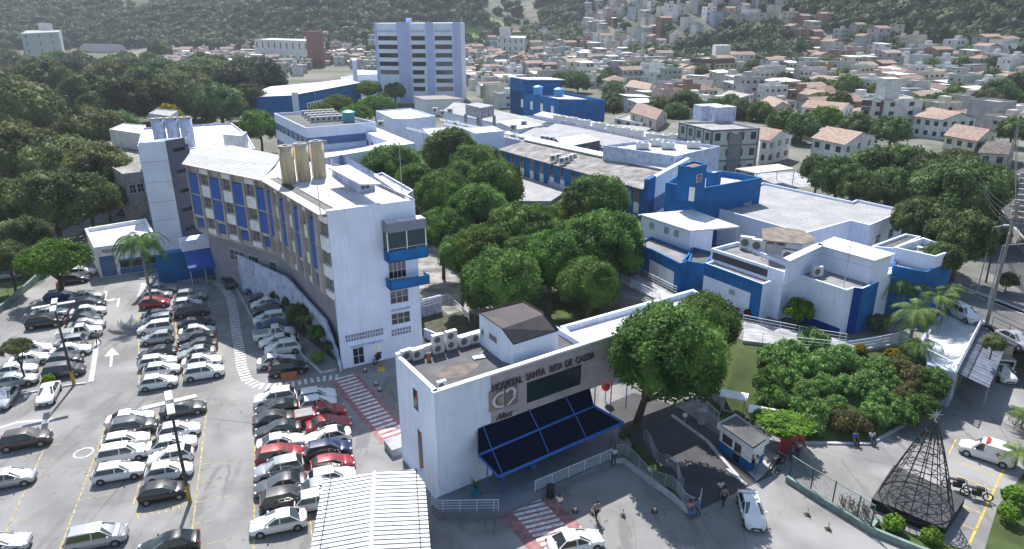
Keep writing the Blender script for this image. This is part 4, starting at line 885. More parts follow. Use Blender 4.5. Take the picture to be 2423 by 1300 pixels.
# ================================================================ trees
def leafmat(name,col,c2,rnd=.2,sc=.9):
    m_=mat(name,col,.75,.2,sc,col2=c2,rnd=rnd,spec=.25,trans=.32); return m_
LM={'mango':leafmat('mango_leaves',(.165,.27,.06),(.028,.07,.016),.15,1.3),'dark':leafmat('dark_leaves',(.14,.19,.07),(.03,.054,.02),.38,1.2),
    'olive':leafmat('olive_leaves',(.20,.23,.09),(.05,.065,.028)),'light':leafmat('bright_leaves',(.15,.25,.035),(.05,.11,.018)),
    'gold':leafmat('golden_leaves',(.42,.32,.02),(.14,.14,.02),.05,3),'palm':leafmat('palm_leaves',(.22,.31,.08),(.07,.12,.03),.1,2),'hedge':leafmat('clipped_leaves',(.24,.40,.04),(.09,.18,.02),.08,3),
    'brown':leafmat('dry_shrub_leaves',(.20,.17,.07),(.07,.08,.03),.1,1.5),'red':leafmat('red_leaves',(.25,.02,.03),(.08,.02,.02),.1,3),'grey':leafmat('grey_green_leaves',(.085,.11,.075),(.03,.045,.03)),'vine':leafmat('vine_leaves',(.14,.26,.02),(.06,.13,.01),.05,2)}
def mesh_np(name,V,Q,m_):
    me=bpy.data.meshes.new(name); V=np.asarray(V,dtype=np.float32); Q=np.asarray(Q,dtype=np.int32); k=Q.shape[1]
    me.vertices.add(len(V)); me.vertices.foreach_set('co',V.ravel()); me.loops.add(Q.size); me.loops.foreach_set('vertex_index',Q.ravel())
    me.polygons.add(len(Q)); me.polygons.foreach_set('loop_start',np.arange(0,Q.size,k,dtype=np.int32)); me.polygons.foreach_set('loop_total',np.full(len(Q),k,dtype=np.int32))
    me.materials.append(m_); me.update(calc_edges=True); return me
def ico(sub):
    b_=bmesh.new(); bmesh.ops.create_icosphere(b_,subdivisions=sub,radius=1); V=np.array([v.co[:] for v in b_.verts]); Fc=np.array([[v.index for v in f.verts] for f in b_.faces]); b_.free(); return V,Fc
IC1,IC2=ico(1),ico(2)
def lobes(rng,nl,lr,flat,low=-.35):
    out=[]
    for i in range(nl):
        z=low+(1-low)*(i+.5)/nl; a=i*2.39996+rng.uniform(-.4,.4); s_=math.sqrt(max(0,1-z*z)); d=np.array([s_*math.cos(a),s_*math.sin(a),z])
        r=lr*rng.uniform(.75,1.35); k=(1-r*.8)*rng.uniform(.82,1.05); out.append((d*k*np.array([1,1,flat]),r,d))
    return out
def crown_mesh(name,seed,nl,lr,nq,leaf,flat,m_,inner=.82,low=-.35,spread=.75):
    rng=np.random.RandomState(seed); lb=lobes(rng,nl,lr,flat,low); V=[];T=[]; n=0
    for c,r,d in lb:
        P=IC1[0]*(r*inner)*(1+rng.uniform(-.12,.12,(len(IC1[0]),1)))+c; V.append(P); T.append(IC1[1]+n); n+=len(P)
    if flat>.3: P=IC2[0]*np.array([.62,.62,.55*flat]); V.append(P); T.append(IC2[1]+n); n+=len(P)
    idx=rng.randint(0,nl,nq); C=np.array([l[0] for l in lb])[idx]; Rr=np.array([l[1] for l in lb])[idx][:,None]; Dd=np.array([l[2] for l in lb])[idx]
    u=rng.normal(size=(nq,3)); u/=np.linalg.norm(u,axis=1)[:,None]; flip=(u*Dd).sum(1)<-.15; u[flip]*=-1
    Pc=C+u*Rr*rng.uniform(.78,1.12,(nq,1)); N=u+rng.normal(size=(nq,3))*spread; N/=np.linalg.norm(N,axis=1)[:,None]
    t=np.cross(N,rng.normal(size=(nq,3))); t/=np.linalg.norm(t,axis=1)[:,None]; b_=np.cross(N,t); s=leaf*rng.uniform(.6,1.3,(nq,1))
    quad=np.stack([Pc-t*s*.5-b_*s*.3,Pc+t*s*.5-b_*s*.3,Pc+t*s*.45+b_*s*.3,Pc-t*s*.45+b_*s*.3],1).reshape(-1,3)
    V.append(quad); q=np.arange(nq*4).reshape(-1,4)+n; T.append(q[:,[0,1,2]]); T.append(q[:,[0,2,3]])
    return mesh_np(name,np.concatenate(V),np.concatenate(T),m_)
def trunk_mesh(seed,rr=.075,fork=4):
    rd=random.Random(seed); g=MB(); g.tube((0,0,-.02),(rd.uniform(-.05,.05),rd.uniform(-.05,.05),.55),rr,8,r1=rr*.7)
    for i in range(fork):
        a=i*6.283/fork+rd.random(); p=(0,0,.5); q=(.35*math.cos(a),.35*math.sin(a),.95); g.tube(p,q,rr*.55,6,r1=rr*.3); g.tube(q,(q[0]*1.9,q[1]*1.9,1.15),rr*.3,5,r1=rr*.12)
    me=bpy.data.meshes.new('trunk'); me.from_pydata(g.v,[],g.f); me.materials.append(BARK); me.update(); return me
TK=[trunk_mesh(i) for i in range(3)]
CR={}
def crowns(kind,style):
    key=(kind,style)
    if key not in CR:
        sp={'mango':dict(nl=66,lr=.25,nq=13000,leaf=.052,flat=.85,low=-.62),'broad':dict(nl=46,lr=.28,nq=5600,leaf=.072,flat=.8,low=-.5),'far':dict(nl=22,lr=.34,nq=1100,leaf=.13,flat=.75),
            'feather':dict(nl=46,lr=.20,nq=5200,leaf=.055,flat=.55,inner=.35,low=-.1),'shrub':dict(nl=16,lr=.34,nq=1500,leaf=.12,flat=.8,low=-.2),'ball':dict(nl=60,lr=.16,nq=3000,leaf=.07,flat=.85,low=-.6,spread=.4)}[style]
        CR[key]=[crown_mesh('crown',hash_(kind,style)+i,m_=LM[kind],**sp) for i in range(3 if style in('mango','broad') else 2)]
    return CR[key]
def hash_(a,b_): return sum(ord(c)*(i+3) for i,c in enumerate(a+b_))%9973
TREES=[]
def tree(px,py,rpx,kind,style,zc,label,zg=0,name='broadleaf_tree',group=None,cat='tree',wz=1.,trunk=True,at=None):
    p=at or G(px,py,zc); dep=PX(p.x,p.y,zc)[2]; Rr=rpx*dep/F; ms=crowns(kind,style); k=len(TREES)
    r=thing(name,label,cat,(p.x,p.y,zg),group,rz=random.Random(k*7+1).uniform(0,6.28)); r.scale=(Rr,)*3; TREES.append(r)
    hc=(zc-zg)/Rr; c=bpy.data.objects.new('crown',ms[k%len(ms)]); COL.objects.link(c); c.parent=r; c.location=(0,0,hc); c.scale=(1,1,wz)
    if trunk: t=bpy.data.objects.new('trunk',TK[k%3]); COL.objects.link(t); t.parent=r; t.scale=(1,1,max(.3,hc))
    return r
GC='domed trees of the ward court'
court=[(930,405,72,'beside the porthole wing','mango'),(1066,362,68,'nearest the flat roofs behind','mango'),(1128,398,66,'against the white box room','mango'),(1172,440,70,'left of the low ribbed roof','mango'),(1052,462,70,'in the middle of the far row','mango'),
 (985,430,50,'half behind the annex roof','mango'),(1130,500,75,'in the heart of the court','mango'),(1045,545,62,'closest to the bay balconies','mango'),(1410,482,80,'standing apart in front of the blue windowed ward','mango'),(1225,555,85,'left of the feathery tree','mango'),
 (1140,600,80,'above the courtyard path','mango'),(1185,668,95,'above the stair tower roof of the entrance block','mango'),(1430,585,100,'beside the ramp with the railing','mango'),(1300,620,85,'over the sunny lawn, left part','mango'),(1395,672,72,'over the sunny lawn, right part','mango'),(1090,600,55,'between the bay balconies and the courtyard','mango'),(1230,610,60,'filling the middle of the court','mango'),(1330,560,50,'behind the sunny lawn','mango'),(1090,420,45,'in the far dip of the row','mango'),(1262,520,60,'low bright feathery one between the domes','light'),(1330,515,55,'feathery one left of the lone dome','light')]
for i,(x,y,r,w_,k) in enumerate(court):
    tree(x,y,r,k,'mango' if k=='mango' else 'feather',7.2 if k=='mango' else 5,('Domed dark green tree '+w_) if k=='mango' else ('Bright green '+w_).replace('Bright green low bright','Low bright green'),group=GC)
bt=tree(1586,838,136,'mango','mango',9.2,'big round glossy tree hiding the right end of the hospital name',zg=0,trunk=False)
bb_=G(1503,1012); cc_=Vector(bt.location); s0=bt.scale[0]; bt.rotation_euler=(0,0,0); off_=(cc_-bb_); off_.z=0; bt.location=bb_; cw_=bt.children[0]; cw_.location=(off_.x/s0,off_.y/s0,9.2/s0)
g=MB(); tipv=Vector((off_.x,off_.y,8.0))/s0; mid_=Vector((off_.x*.25,off_.y*.25,3.2))/s0; g.tube((0,0,0),mid_,.085,8,r1=.065); g.tube(mid_,tipv,.065,8,r1=.03)
for k in range(5): a=k*1.257; g.tube(mid_,tipv+Vector((.5*math.cos(a),.5*math.sin(a),-.15)),.045,6,r1=.015)
tt=g.build('trunk',BARK); tt.parent=bt
tree(1668,765,82,'mango','mango',8.2,'second round crown merging behind the big tree, beside the banded block',zg=2)
# park on the left
park=[(45,268,95,'olive',8),(115,208,72,'dark',8),(205,225,60,'dark',8),(265,192,58,'olive',8),(325,178,45,'dark',8),(385,187,54,'dark',8),(300,240,65,'dark',8),(440,196,54,'olive',8),(375,240,60,'dark',7),(455,245,55,'dark',6),(505,188,42,'dark',8),
 (560,205,62,'grey',9),(620,190,60,'grey',10),(520,250,60,'dark',7),(590,240,48,'dark',7),(215,312,72,'olive',6),(60,372,95,'olive',7),(150,392,88,'olive',6.5),(232,405,78,'olive',7.5),(30,480,70,'olive',6),(125,480,92,'dark',7),(205,470,70,'dark',6.5),(60,560,55,'dark',5),(15,610,48,'dark',5),
 (172,168,32,'grey',8),(15,205,50,'olive',8),(90,260,60,'dark',8),(285,300,45,'dark',6),(20,330,60,'dark',6),(480,215,48,'olive',8),(345,200,50,'dark',9),(415,215,50,'olive',8),(235,260,50,'dark',6),(378,118,28,'olive',11),(165,455,50,'olive',6),(250,470,45,'dark',5)]
park.sort(key=lambda t:t[1])
words={'olive':'olive green','dark':'dark green','grey':'grey green feathery'}
lm=[(lambda x,y:x<100,'by the left edge'),(lambda x,y:x<250,'above the park lawn'),(lambda x,y:x<420,'behind the stair tower'),(lambda x,y:True,'left of the long blue building')]
cnt={}
for x,y,r,k,zc in park:
    place=next(s for f_,s in lm if f_(x,y)); kk=(k,place); cnt[kk]=cnt.get(kk,0)+1
    tot=sum(1 for q in park if q[3]==k and next(s for f_,s in lm if f_(q[0],q[1]))==place); o_='' if tot==1 else ', '+ordn(cnt[kk]-1)+' from the far side'
    tree(x,y,r,k,'broad',zc,f'{words[k]} park tree {place}{o_}',group='trees of the left park')
rdw=random.Random(21); wp_=sorted([(rdw.uniform(0,600),rdw.uniform(138,182)) for _ in range(44)])
for i,(x,y) in enumerate(wp_): tree(x,y,rdw.uniform(18,32),rdw.choice(['dark','olive','mango','grey']),'far',5.5,f'tree of the far park edge before the hill, {ordn(i)} from the left',group='trees of the far park edge',name='broadleaf_tree')
tree(613,300,46,'mango','broad',7,'dark leafy tree between the rear wing and the striped block')
for x,y,r,l_ in ((872,215,36,'light green tree at the foot of the office tower, left crown'),(890,258,50,'light green spreading tree in front of the office tower'),(800,252,42,'low yellow green tree between the long blue building and the striped block'),(760,262,30,'small yellow green tree touching the white window strip'),(842,276,44,'light green crown nearest the striped block')):
    tree(x,y,r,'light','feather',6,l_)
tree(935,218,26,'dark','far',6,'small dark tree against the office tower wall'); tree(905,236,20,'dark','far',5,'dark shrub like tree below the office tower')
tree(398,272,30,'gold','shrub',7,'yellow flowering tree beside the grey plant room')
tree(130,622,84,'light','feather',4.8,'bright green spreading tree over the cars by the reception pavilion')
tree(40,825,38,'olive','feather',4,'sparse small tree over the parked cars at the left edge')
# right side
right=[(1985,425,66,'dark'),(2062,400,60,'dark'),(2135,395,62,'dark'),(2205,412,60,'dark'),(2105,445,60,'dark'),(2265,392,48,'olive'),(2262,468,105,'dark'),(2180,520,62,'dark'),(2340,440,60,'dark'),(1935,402,42,'dark'),(2275,560,75,'dark'),(2040,448,52,'dark'),(2230,610,45,'dark'),(2360,560,30,'grey')]
for i,(x,y,r,k) in enumerate(sorted(right,key=lambda t:t[0])):
    tree(x,y,r,k,'mango' if r>80 else 'broad',9.5,f'street side {words[k]} tree behind the white hall, {ordn(i)} from the left',zg=PLZ,group='trees behind the white hall')
for x,y,r,k,z,l_ in ((1622,252,42,'dark',6,'round dark tree behind the grey framed apartment block'),(1600,268,30,'dark',5,'lower dark tree beside the stairs behind the grey framed block'),(1745,262,34,'dark',6,'dark tree right of the grey framed block roof tank'),(1798,268,32,'mango',6,'small umbrella shaped tree above the terracotta half roof'),(1952,288,42,'light',7,'light green tree in front of the white apartment tower'),(2008,206,34,'mango',8,'dense round tree left of the white apartment tower'),(2365,222,40,'dark',9,'dark tree at the right edge above the terracotta roofs'),(2412,205,38,'dark',9,'dark tree touching the right edge of the view'),(2330,245,38,'olive',7,'olive tree over the terracotta roofs at the right'),(1150,188,20,'dark',6,'dark tree beside the road right of the office tower'),(1328,192,26,'dark',6,'dark tree behind the blue block, left one'),(1368,196,30,'dark',6,'dark tree behind the blue block, right one'),(1225,118,22,'dark',6,'tree below the white flats on the hill foot'),(1690,95,20,'dark',6,'tree left of the cream flats roof tank'),(2385,665,24,'olive',5,'sparse street tree beside the electricity pole'),(2205,252,26,'olive',6,'low olive tree behind the white apartment tower'),(1545,230,16,'palm',5,'small tree in front of the cream house with the dark roof'),(1445,150,22,'dark',6,'dark tree among the houses behind the blue block'),(2352,812,26,'olive',5.2,'small pruned tree by the street above the van')):
    tree(x,y,r,k,'far' if r<25 else 'broad',z,l_,zg=PLZ if x>1900 and y>260 else 0)
# ---- palms
def frond(g,base,az,L,droop,rise,wd,m=10):
    pts=[]; 
    for i in range(m+1):
        t=i/m; rr=L*t*(1-.18*t); pts.append(Vector((math.cos(az)*rr,math.sin(az)*rr,rise*L*t-droop*L*t*t*1.25))+base)
    side=Vector((-math.sin(az),math.cos(az),0))
    for i in range(m):
        a,b_=pts[i],pts[i+1]; 
        for k in range(3):
            c=a.lerp(b_,k/3); t=(i+k/3)/m; w=wd*math.sin(math.pi*min(1,(.12+t*.9)))*1.05; fw=(b_-a).normalized()
            for s in (-1,1):
                e=c+side*s*w+fw*w*.45-Vector((0,0,w*.45)); q=fw*.07*L*.33; g.add([c-q*.4,c+q*.6,e+q*.15,e-q*.15],[(0,1,2,3)])
    g.path(pts,.018*L*.5,4,mi=1)
def palm(p,ht_,L,nf,label,name='palm_tree',droop=.9,kind='palm',seed=1,group=None,crownshaft=True,lean=(0,0)):
    r=thing(name,label,'palm',tuple(p),group); rd=random.Random(seed); top=Vector((lean[0],lean[1],ht_))
    g=MB(); g.tube((0,0,0),tuple(top*.5),.05*L,8,r1=.045*L); g.tube(tuple(top*.5),tuple(top),.045*L,8,r1=.035*L); t=g.build('trunk',mat('palm_trunk',(.28,.25,.23),.9,.2,2)); t.parent=r
    if crownshaft: g=MB(); g.tube(tuple(top-Vector((0,0,.25*L))),tuple(top+Vector((0,0,.1))),.045*L,8,r1=.025*L); c=g.build('crownshaft',LM['palm']); c.parent=r
    g=MB()
    for i in range(nf): frond(g,top,i*2.39996+rd.uniform(-.2,.2),L*rd.uniform(.85,1.1),droop*rd.uniform(.75,1.15),rd.uniform(.25,.95)*(1 if i%3 else .5),.17*L)
    c=g.build('crown',[LM[kind],LM[kind]]); c.parent=r; return r
palm(G(362,728),9.2,4.0,34,'tall royal palm with a pale trunk standing among the parked cars','royal_palm',.95,'mango',3)
for i,(x,y,h,L,l_) in enumerate(((2120,745,4.2,3.1,'clustered palm at the foot of the white slab wall'),(2135,750,3.8,3.0,'palm touching the blue corner block, behind the clustered one'),(2152,815,3.8,3.5,'palm in the middle of the palm group, over the ramp end'),(2205,775,3.6,2.9,'palm beside the blue wall of the street corner block'),(2225,770,4.2,2.1,'palm at the street end of the group'),(2165,860,2.2,2.3,'lowest palm, on the bank above the lattice balustrade'))):
    palm(G(x,y,PLZ-.1 if y<830 else 2.6),h,L,16,l_,'areca_palm',.8,'palm',i+5,'palms at the ramp end',False)
for i,(x,y,l_) in enumerate(((2400,1110,'spiky palm at the right edge by the ambulance'),(2415,1015,'spiky palm at the right edge above the ambulance'))): palm(G(x,y),1.6,2.0,20,l_,'fan_palm',.7,'palm',i+30,None,False)
for i,(x,y,l_) in enumerate(((700,775,'palm like yucca in the bed beside the end wall'),(728,800,'second yucca beside the red leaved shrub'))): palm(G(x,y),2.6,1.5,18,l_,'yucca',.8,'palm',i+40,None,False)
# ---- shrubs and beds
SH=[(1890,738,36,'vine','shrub',PLZ+1.7,PLZ,'pale variegated round shrub against the white cornered block','shrub'),
 (1783,925,22,'gold','shrub',.9,0,'yellow croton shrub round the globe lamp','shrub'),(2035,826,16,'gold','shrub',PLZ+.3,PLZ-.6,'small golden shrub at the end of the glass fenced ramp','shrub'),(2112,838,17,'gold','shrub',PLZ,PLZ-1,'golden bush on the bank below the palms','shrub'),
 (2115,1238,26,'hedge','ball',.7,0,'clipped round bush in the hedge bed, left one','bush'),(2206,1268,26,'hedge','ball',.7,0,'clipped round bush in the hedge bed, right one','bush'),(2388,1215,26,'hedge','ball',.8,0,'clipped round bush at the right edge, nearest the camera','bush'),(2398,1172,27,'hedge','ball',.9,0,'clipped round bush at the right edge, behind its twin','bush'),
 (115,897,14,'hedge','shrub',.5,0,'small green bush at the end of the left car bay','bush'),(1480,1030,16,'dark','ball',1.2,.2,'dark conical shrub beside the canopy corner','shrub'),(1505,1060,13,'dark','ball',1.0,.2,'dark upright shrub at the top of the wavy railing','shrub'),
 (740,750,28,'brown','shrub',1.6,0,'red brown leaved shrub beside the end wall','shrub'),(718,752,34,'dark','shrub',1.6,0,'dense dark shrub in the bed beside the ramp wall','shrub'),(590,650,28,'dark','shrub',1.5,0,'dark shrub in the shade under the ward block','shrub'),(690,715,24,'dark','shrub',1.3,0,'dark shrub behind the silver cars','shrub'),
 (612,672,22,'dark','shrub',1.2,0,'dark shrub at the top of the row along the ward block','shrub'),(662,700,24,'mango','shrub',1.4,0,'green shrub against the curved ramp wall','shrub'),(708,738,26,'dark','shrub',1.5,0,'dark shrub left of the yuccas','shrub'),(752,790,24,'mango','shrub',1.4,0,'green shrub right of the yuccas by the end wall','shrub'),(775,820,16,'olive','shrub',.9,0,'olive shrub in the corner of the kerbed bed','shrub'),(752,845,16,'hedge','shrub',.6,0,'low plants in the kerbed bed by the wall end','shrub'),(536,595,13,'dark','ball',1.8,0,'narrow dark cypress right of the awning','shrub'),(1768,740,9,'red','shrub',PLZ+.6,PLZ,'red leaved plant by the blue edged wall','plant'),(1742,735,8,'red','shrub',PLZ+.5,PLZ,'darker red plant left of the brighter one','plant'),
 (1690,712,10,'dark','shrub',PLZ+.5,PLZ,'small plant against the white panel','plant'),(2080,765,26,'dark','shrub',PLZ+.9,PLZ,'dark round shrub under the palms','shrub'),(1330,705,22,'dark','shrub',.8,0,'dark shrub on the sunny lawn','shrub')]
for x,y,r,k,st_,zc,zg,l_,cat_ in SH: tree(x,y,r,k,st_,zc,l_,zg=zg,name='shrub',cat=cat_,trunk=(cat_=='shrub' and st_!='ball'))
rd=random.Random(5); bank=[]
LM['papaya']=leafmat('papaya_leaves',(.25,.40,.11),(.07,.15,.04),.08,2)
regions=[('light','big leaved green shrub',[(1830,850),(1870,835),(1925,810),(1900,870),(1950,860),(1990,850),(2030,870),(1860,900),(1900,930),(1950,915),(2000,915),(2050,910),(1880,965),(1930,975),(1975,960),(1845,870),(2070,940),(1870,1000),(1910,1010),(2100,910),(2080,880),(2110,960),(2070,985)]),
 ('brown','reddish brown shrub',[(2120,870),(2150,890),(2130,935),(2160,915),(1990,1000),(2030,1005)]),('mango','dark green shrub',[(2180,900),(2200,930),(2160,960),(2205,905),(2140,990),(2185,965),(1830,945),(1820,905)])]
for k,l_,pts in regions:
    ps=sorted(pts,key=lambda q:q[1])
    for i,(x,y) in enumerate(ps):
        zc=PLZ*max(.12,min(1,(1035-y)/200))+.3; rr=rd.uniform(30,42); tree(x,y,rr,k if k!='light' else 'papaya','shrub',zc,f'{l_} on the planted bank, {ordn(i)} from the top',zg=max(0,zc-1),name='shrub',group='shrubs of the planted bank',cat='shrub',trunk=False)
# vine over the pergola
tree(1862,1005,62,'vine','shrub',2.5,'bright green vine heaped over the red gate beside the gatehouse',zg=0,name='vine',cat='vine',wz=.35); tree(1815,990,38,'vine','shrub',2.3,'smaller lobe of vine behind the gatehouse roof',zg=0,name='vine',cat='vine',wz=.4)
# ================================================================ forested hill
def inpoly(x,y,P):
    c=False; j=len(P)-1
    for i in range(len(P)):
        if (P[i][1]>y)!=(P[j][1]>y) and x<(P[j][0]-P[i][0])*(y-P[i][1])/(P[j][1]-P[i][1])+P[i][0]: c=not c
        j=i
    return c
FAV=[(1385,8),(1500,0),(1850,8),(1900,35),(2020,72),(2120,88),(2200,110),(2330,120),(2423,150),(2500,330),(1440,330),(1440,180),(1380,140),(1360,80)]
KNOLL=[(1470,125),(1600,128),(1700,62),(1840,55),(1905,120),(1900,165),(1760,160),(1600,158),(1480,148)]
MEAD=[[(1148,-20),(1275,-20),(1285,40),(1240,75),(1175,70),(1140,40)],[(262,-20),(365,-20),(350,22),(280,30)],[(1095,55),(1150,60),(1200,95),(1130,100),(1095,90)]]
rng=np.random.RandomState(11)
def blob(seed):
    r_=np.random.RandomState(seed); V=[];T=[];n=0
    for c,r,d in lobes(r_,5,.5,.75,-.1):
        P=IC1[0]*r*(1+r_.uniform(-.35,.3,(len(IC1[0]),1)))+c; V.append(P); T.append(IC1[1]+n); n+=len(P)
        for q in range(16):
            u=r_.normal(size=3); u[2]=abs(u[2]); u/=np.linalg.norm(u); c2=c+u*r*1.05; e=r_.normal(size=(3,3))*.16; V.append(c2+e); T.append(np.array([[n,n+1,n+2]])); n+=3
    return np.concatenate(V),np.concatenate(T)
BL=[blob(i) for i in range(5)]
FORM=leafmat('forest_canopy',(.10,.14,.07),(.022,.038,.02),0,.11); MEADM=mat('hill_meadow',(.22,.31,.075),.95,.3,.05,col2=(.12,.19,.05))
Vs=[];Ts=[];off=0; cntf=0
pos=[]
for k in range(52000):
    x=rng.uniform(-620,760); y=rng.uniform(290,1000); z=ht(x,y); u,v,d=PX(x,y,z+2)
    if u<-60 or u>2480 or v<-60: continue
    kn=inpoly(u,v,KNOLL)
    if not kn and (z<6 and not (v<135 and u>1900)): continue
    if inpoly(u,v,FAV) and not kn: continue
    if any(inpoly(u,v,M_) for M_ in MEAD) and rng.rand()>.035: continue
    pos.append((x,y,z,u))
print('forest candidates',len(pos))
for x,y,z,u in pos[:12000]:
    V,T_=BL[rng.randint(5)]; s=2.6+5*rng.rand()**2; a=rng.uniform(0,6.28); c_,s_=math.cos(a),math.sin(a)
    P=V*s; P=np.stack([P[:,0]*c_-P[:,1]*s_+x,P[:,0]*s_+P[:,1]*c_+y,P[:,2]*rng.uniform(.8,1.15)+z+s*.45],1); Vs.append(P); Ts.append(T_+off); off+=len(P)
fo=bpy.data.objects.new('hill_forest',mesh_np('hill_forest',np.concatenate(Vs),np.concatenate(Ts),FORM)); COL.objects.link(fo); tag(fo,'dense dark green forest covering the hillside behind the town','forest',kind='stuff')
# pale meadow clearings as ground sheets following the hill
for i,M_ in enumerate(MEAD):
    g=MB(); n_=16; us=[p[0] for p in M_]; P=[]
    # march rays onto the terrain
    def hit(u,v):
        a=G(u,v,CH-10); dr=(a-Vector((0,0,CH))).normalized(); t=300
        while t<1500:
            q=Vector((0,0,CH))+dr*t
            if q.z<ht(q.x,q.y): return q
            t+=4
        return None
    cu=sum(p[0] for p in M_)/len(M_); cv=sum(p[1] for p in M_)/len(M_); c=hit(cu,max(8,cv))
    if c is None: continue
    ang=[k*math.pi*2/28 for k in range(28)]; rad=(max(us)-min(us))/2*c.length/F
    rings=[[(c.x+math.cos(a)*rad*q*(1+.15*math.sin(3*a)),c.y+math.sin(a)*rad*1.2*q) for a in ang] for q in (.02,.25,.5,.75,1)]
    vs=[(x,y,ht(x,y)+1.6) for r_ in rings for x,y in r_]; g.add(vs,[(j*28+k,(j+1)*28+k,(j+1)*28+(k+1)%28,j*28+(k+1)%28) for j in range(4) for k in range(28)]); struct('meadow',g,MEADM)
# ================================================================ the town
WC=[mat('house_wall_'+n,c,.85,.12,.7,streak=.3) for n,c in (('white',(.68,.68,.68)),('cream',(.62,.58,.50)),('grey',(.42,.42,.43)),('brick',(.28,.17,.13)),('beige',(.54,.50,.45)),('pale_green',(.36,.42,.36)),('rose',(.45,.33,.31)),('pale_blue',(.34,.42,.50)))]
WN=['white','cream','grey','raw brick','beige','pale green','rose','pale blue']
SLAB=mat('slab_roof',(.40,.39,.38),.9,.2,.5,dirt=('#4c4843',.5,.55)); WSH=mat('bright_sheet_roof',(.62,.62,.64),.7,.1,.6); OPN=mat('house_window',(.035,.04,.05),.3,.2,1)
def win_plain(root,a,b_,u0,u1,z0,z1):
    g=MB(); pan(g,a,b_,u0,u1,z0,z1,.03,.1); g.build('window',OPN,root)
SPC=[]
def sz(base,top,z0):
    X=G(*base,z0); px_,py_=top; a=G(px_,py_,CH-5); dr=Vector((a.x,a.y,-5)); t=X.y/dr.y; return CH-5*t if False else CH+(dr.z)*t
def special(label,poly,base,z0,roof='gable',rise=1.6,wall=WC[0],rm=TERR,floors=2,nw=3,name='town_house',cat='house',par=.4):
    zt=max(z0+2.8,sz(base,poly[0],z0)); c=[G(x,y,zt) for x,y in poly]
    if roof=='gable': r,c=gable(label,poly,zt,zt+rise,z0,wall,rm,name=name,cat=cat)
    else: r=broot(name,label,cat,poly,zt,z0); block(r,poly,zt,z0,wall,rm,par)
    for v in c: SPC.append((v.x,v.y))
    SPC.append((sum(v.x for v in c)/4,sum(v.y for v in c)/4))
    cx_,cy_=sum(v.x for v in c)/4,sum(v.y for v in c)/4
    for k_ in ((8,16) if zt-z0<12 else (8,16,26,36)): q_=Vector((cx_,cy_)).normalized()*k_; SPC.append((cx_-q_.x,cy_-q_.y))
    fh=(zt-z0)/floors
    for a,b_ in ((c[0],c[1]),(c[1],c[2])):
        L=(b_-a).length; k=max(1,min(nw,int(L/2.2)))
        for f_ in range(floors):
            for i in range(k): 
                q=L*(i+.3)/k; win_plain(r,P2(a),P2(b_),q,q+min(1.5,L/k*.45),z0+fh*f_+fh*.32,z0+fh*f_+fh*.78)
    return r,c,zt
special('cream house with a wide plain terracotta roof behind the dark street trees',[(1923,327),(1998,343),(2072,321),(1988,307)],(1925,384),3.5)
special('white two storey house with verandas and a weathered terracotta roof, right of the white tower',[(2165,276),(2228,284),(2310,281),(2235,260)],(2161,322),3.5,nw=4)
special('olive walled house with a mottled brown tiled roof at the right',[(2236,321),(2310,334),(2360,314),(2280,301)],(2236,372),3.5,wall=WC[1])
special('pale low house at the right edge below the olive walled one',[(2318,362),(2385,366),(2402,348),(2335,343)],(2318,394),3.5,floors=1,wall=WC[4],rm=mat('grey_brown_tiles',(.16,.14,.13),.9,.3,1.5))
special('white house with arched windows and half a terracotta roof beside the grey framed block',[(1800,331),(1818,333),(1873,320),(1800,304)],(1805,388),3.5)
special('long terracotta house roof behind the light green tree',[(1898,254),(1990,262),(2020,250),(1925,243)],(1898,300),2,rise=1.4)
special('cream house with a dark slate coloured roof behind the round dark trees',[(1580,203),(1682,207),(1690,192),(1602,189)],(1580,240),0,rm=mat('dark_tiles',(.07,.07,.07),.9,.2),wall=WC[1],nw=5)
special('grey boxy house with narrow slot windows right of the dark roofed house',[(1688,228),(1738,236),(1784,222),(1742,203)],(1690,262),0,'flat',wall=WC[2],rm=SLAB,nw=5)
special('white house with a fresh terracotta gable right of the blue block',[(1492,266),(1552,284),(1579,266),(1525,247)],(1500,318),0,wall=WC[4])
special('white boxy house in front of the terracotta gable, right of the blue block',[(1455,280),(1520,292),(1552,280),(1490,268)],(1458,318),0,'flat',wall=WC[0],rm=SLAB)
special('cream two storey house with verandas behind the blue block',[(1480,205),(1535,214),(1545,200),(1500,190)],(1482,232),0,wall=WC[1],rise=1)
special('house with a mottled gable roof above the small umbrella tree',[(1786,248),(1826,258),(1868,250),(1850,232)],(1790,285),1,rm=TERR,wall=WC[4])
special('brown roofed house low behind the terracotta half roof',[(1835,285),(1885,300),(1905,282),(1870,262)],(1838,310),2,wall=WC[3],floors=1)
# apartment blocks
r,c,zt=special('grey framed apartment block with pale panels and a stained roof tank',[(1607,289),(1685,308),(1798,303),(1722,287)],(1694,396),3.5,'flat',wall=mat('apartment_panel_grey',(.42,.45,.47),.8,.12,.6,streak=.25),rm=CONC,floors=3,nw=4,name='apartment_block',cat='apartment block')
zt_=zt; FRM=mat('dark_grey_frame',(.14,.155,.17),.8,.1)
for a,b_ in ((c[0],c[1]),(c[1],c[2])):
    L=(b_-a).length; g=MB()
    for u in ([0,L*.36,L*.62,L-.35] if b_==c[2] else [0,L*.25,L*.5,L*.75,L-.35]): pan(g,P2(a),P2(b_),u,u+.35,3.5,zt-.02,.06,.1)
    for k in range(4): pan(g,P2(a),P2(b_),0,L,zt-.35-k*(zt-3.5)/3.2,zt-.05-k*(zt-3.5)/3.2,.075,.1)
    g.build('frame_grid',FRM,r)
    if b_==c[2]: g=MB(); pan(g,P2(a),P2(b_),L*.38,L*.62,3.5,zt-1,.04,.1); g.build('louvre_panel',mat('louvre_grey',(.2,.2,.22)),r)
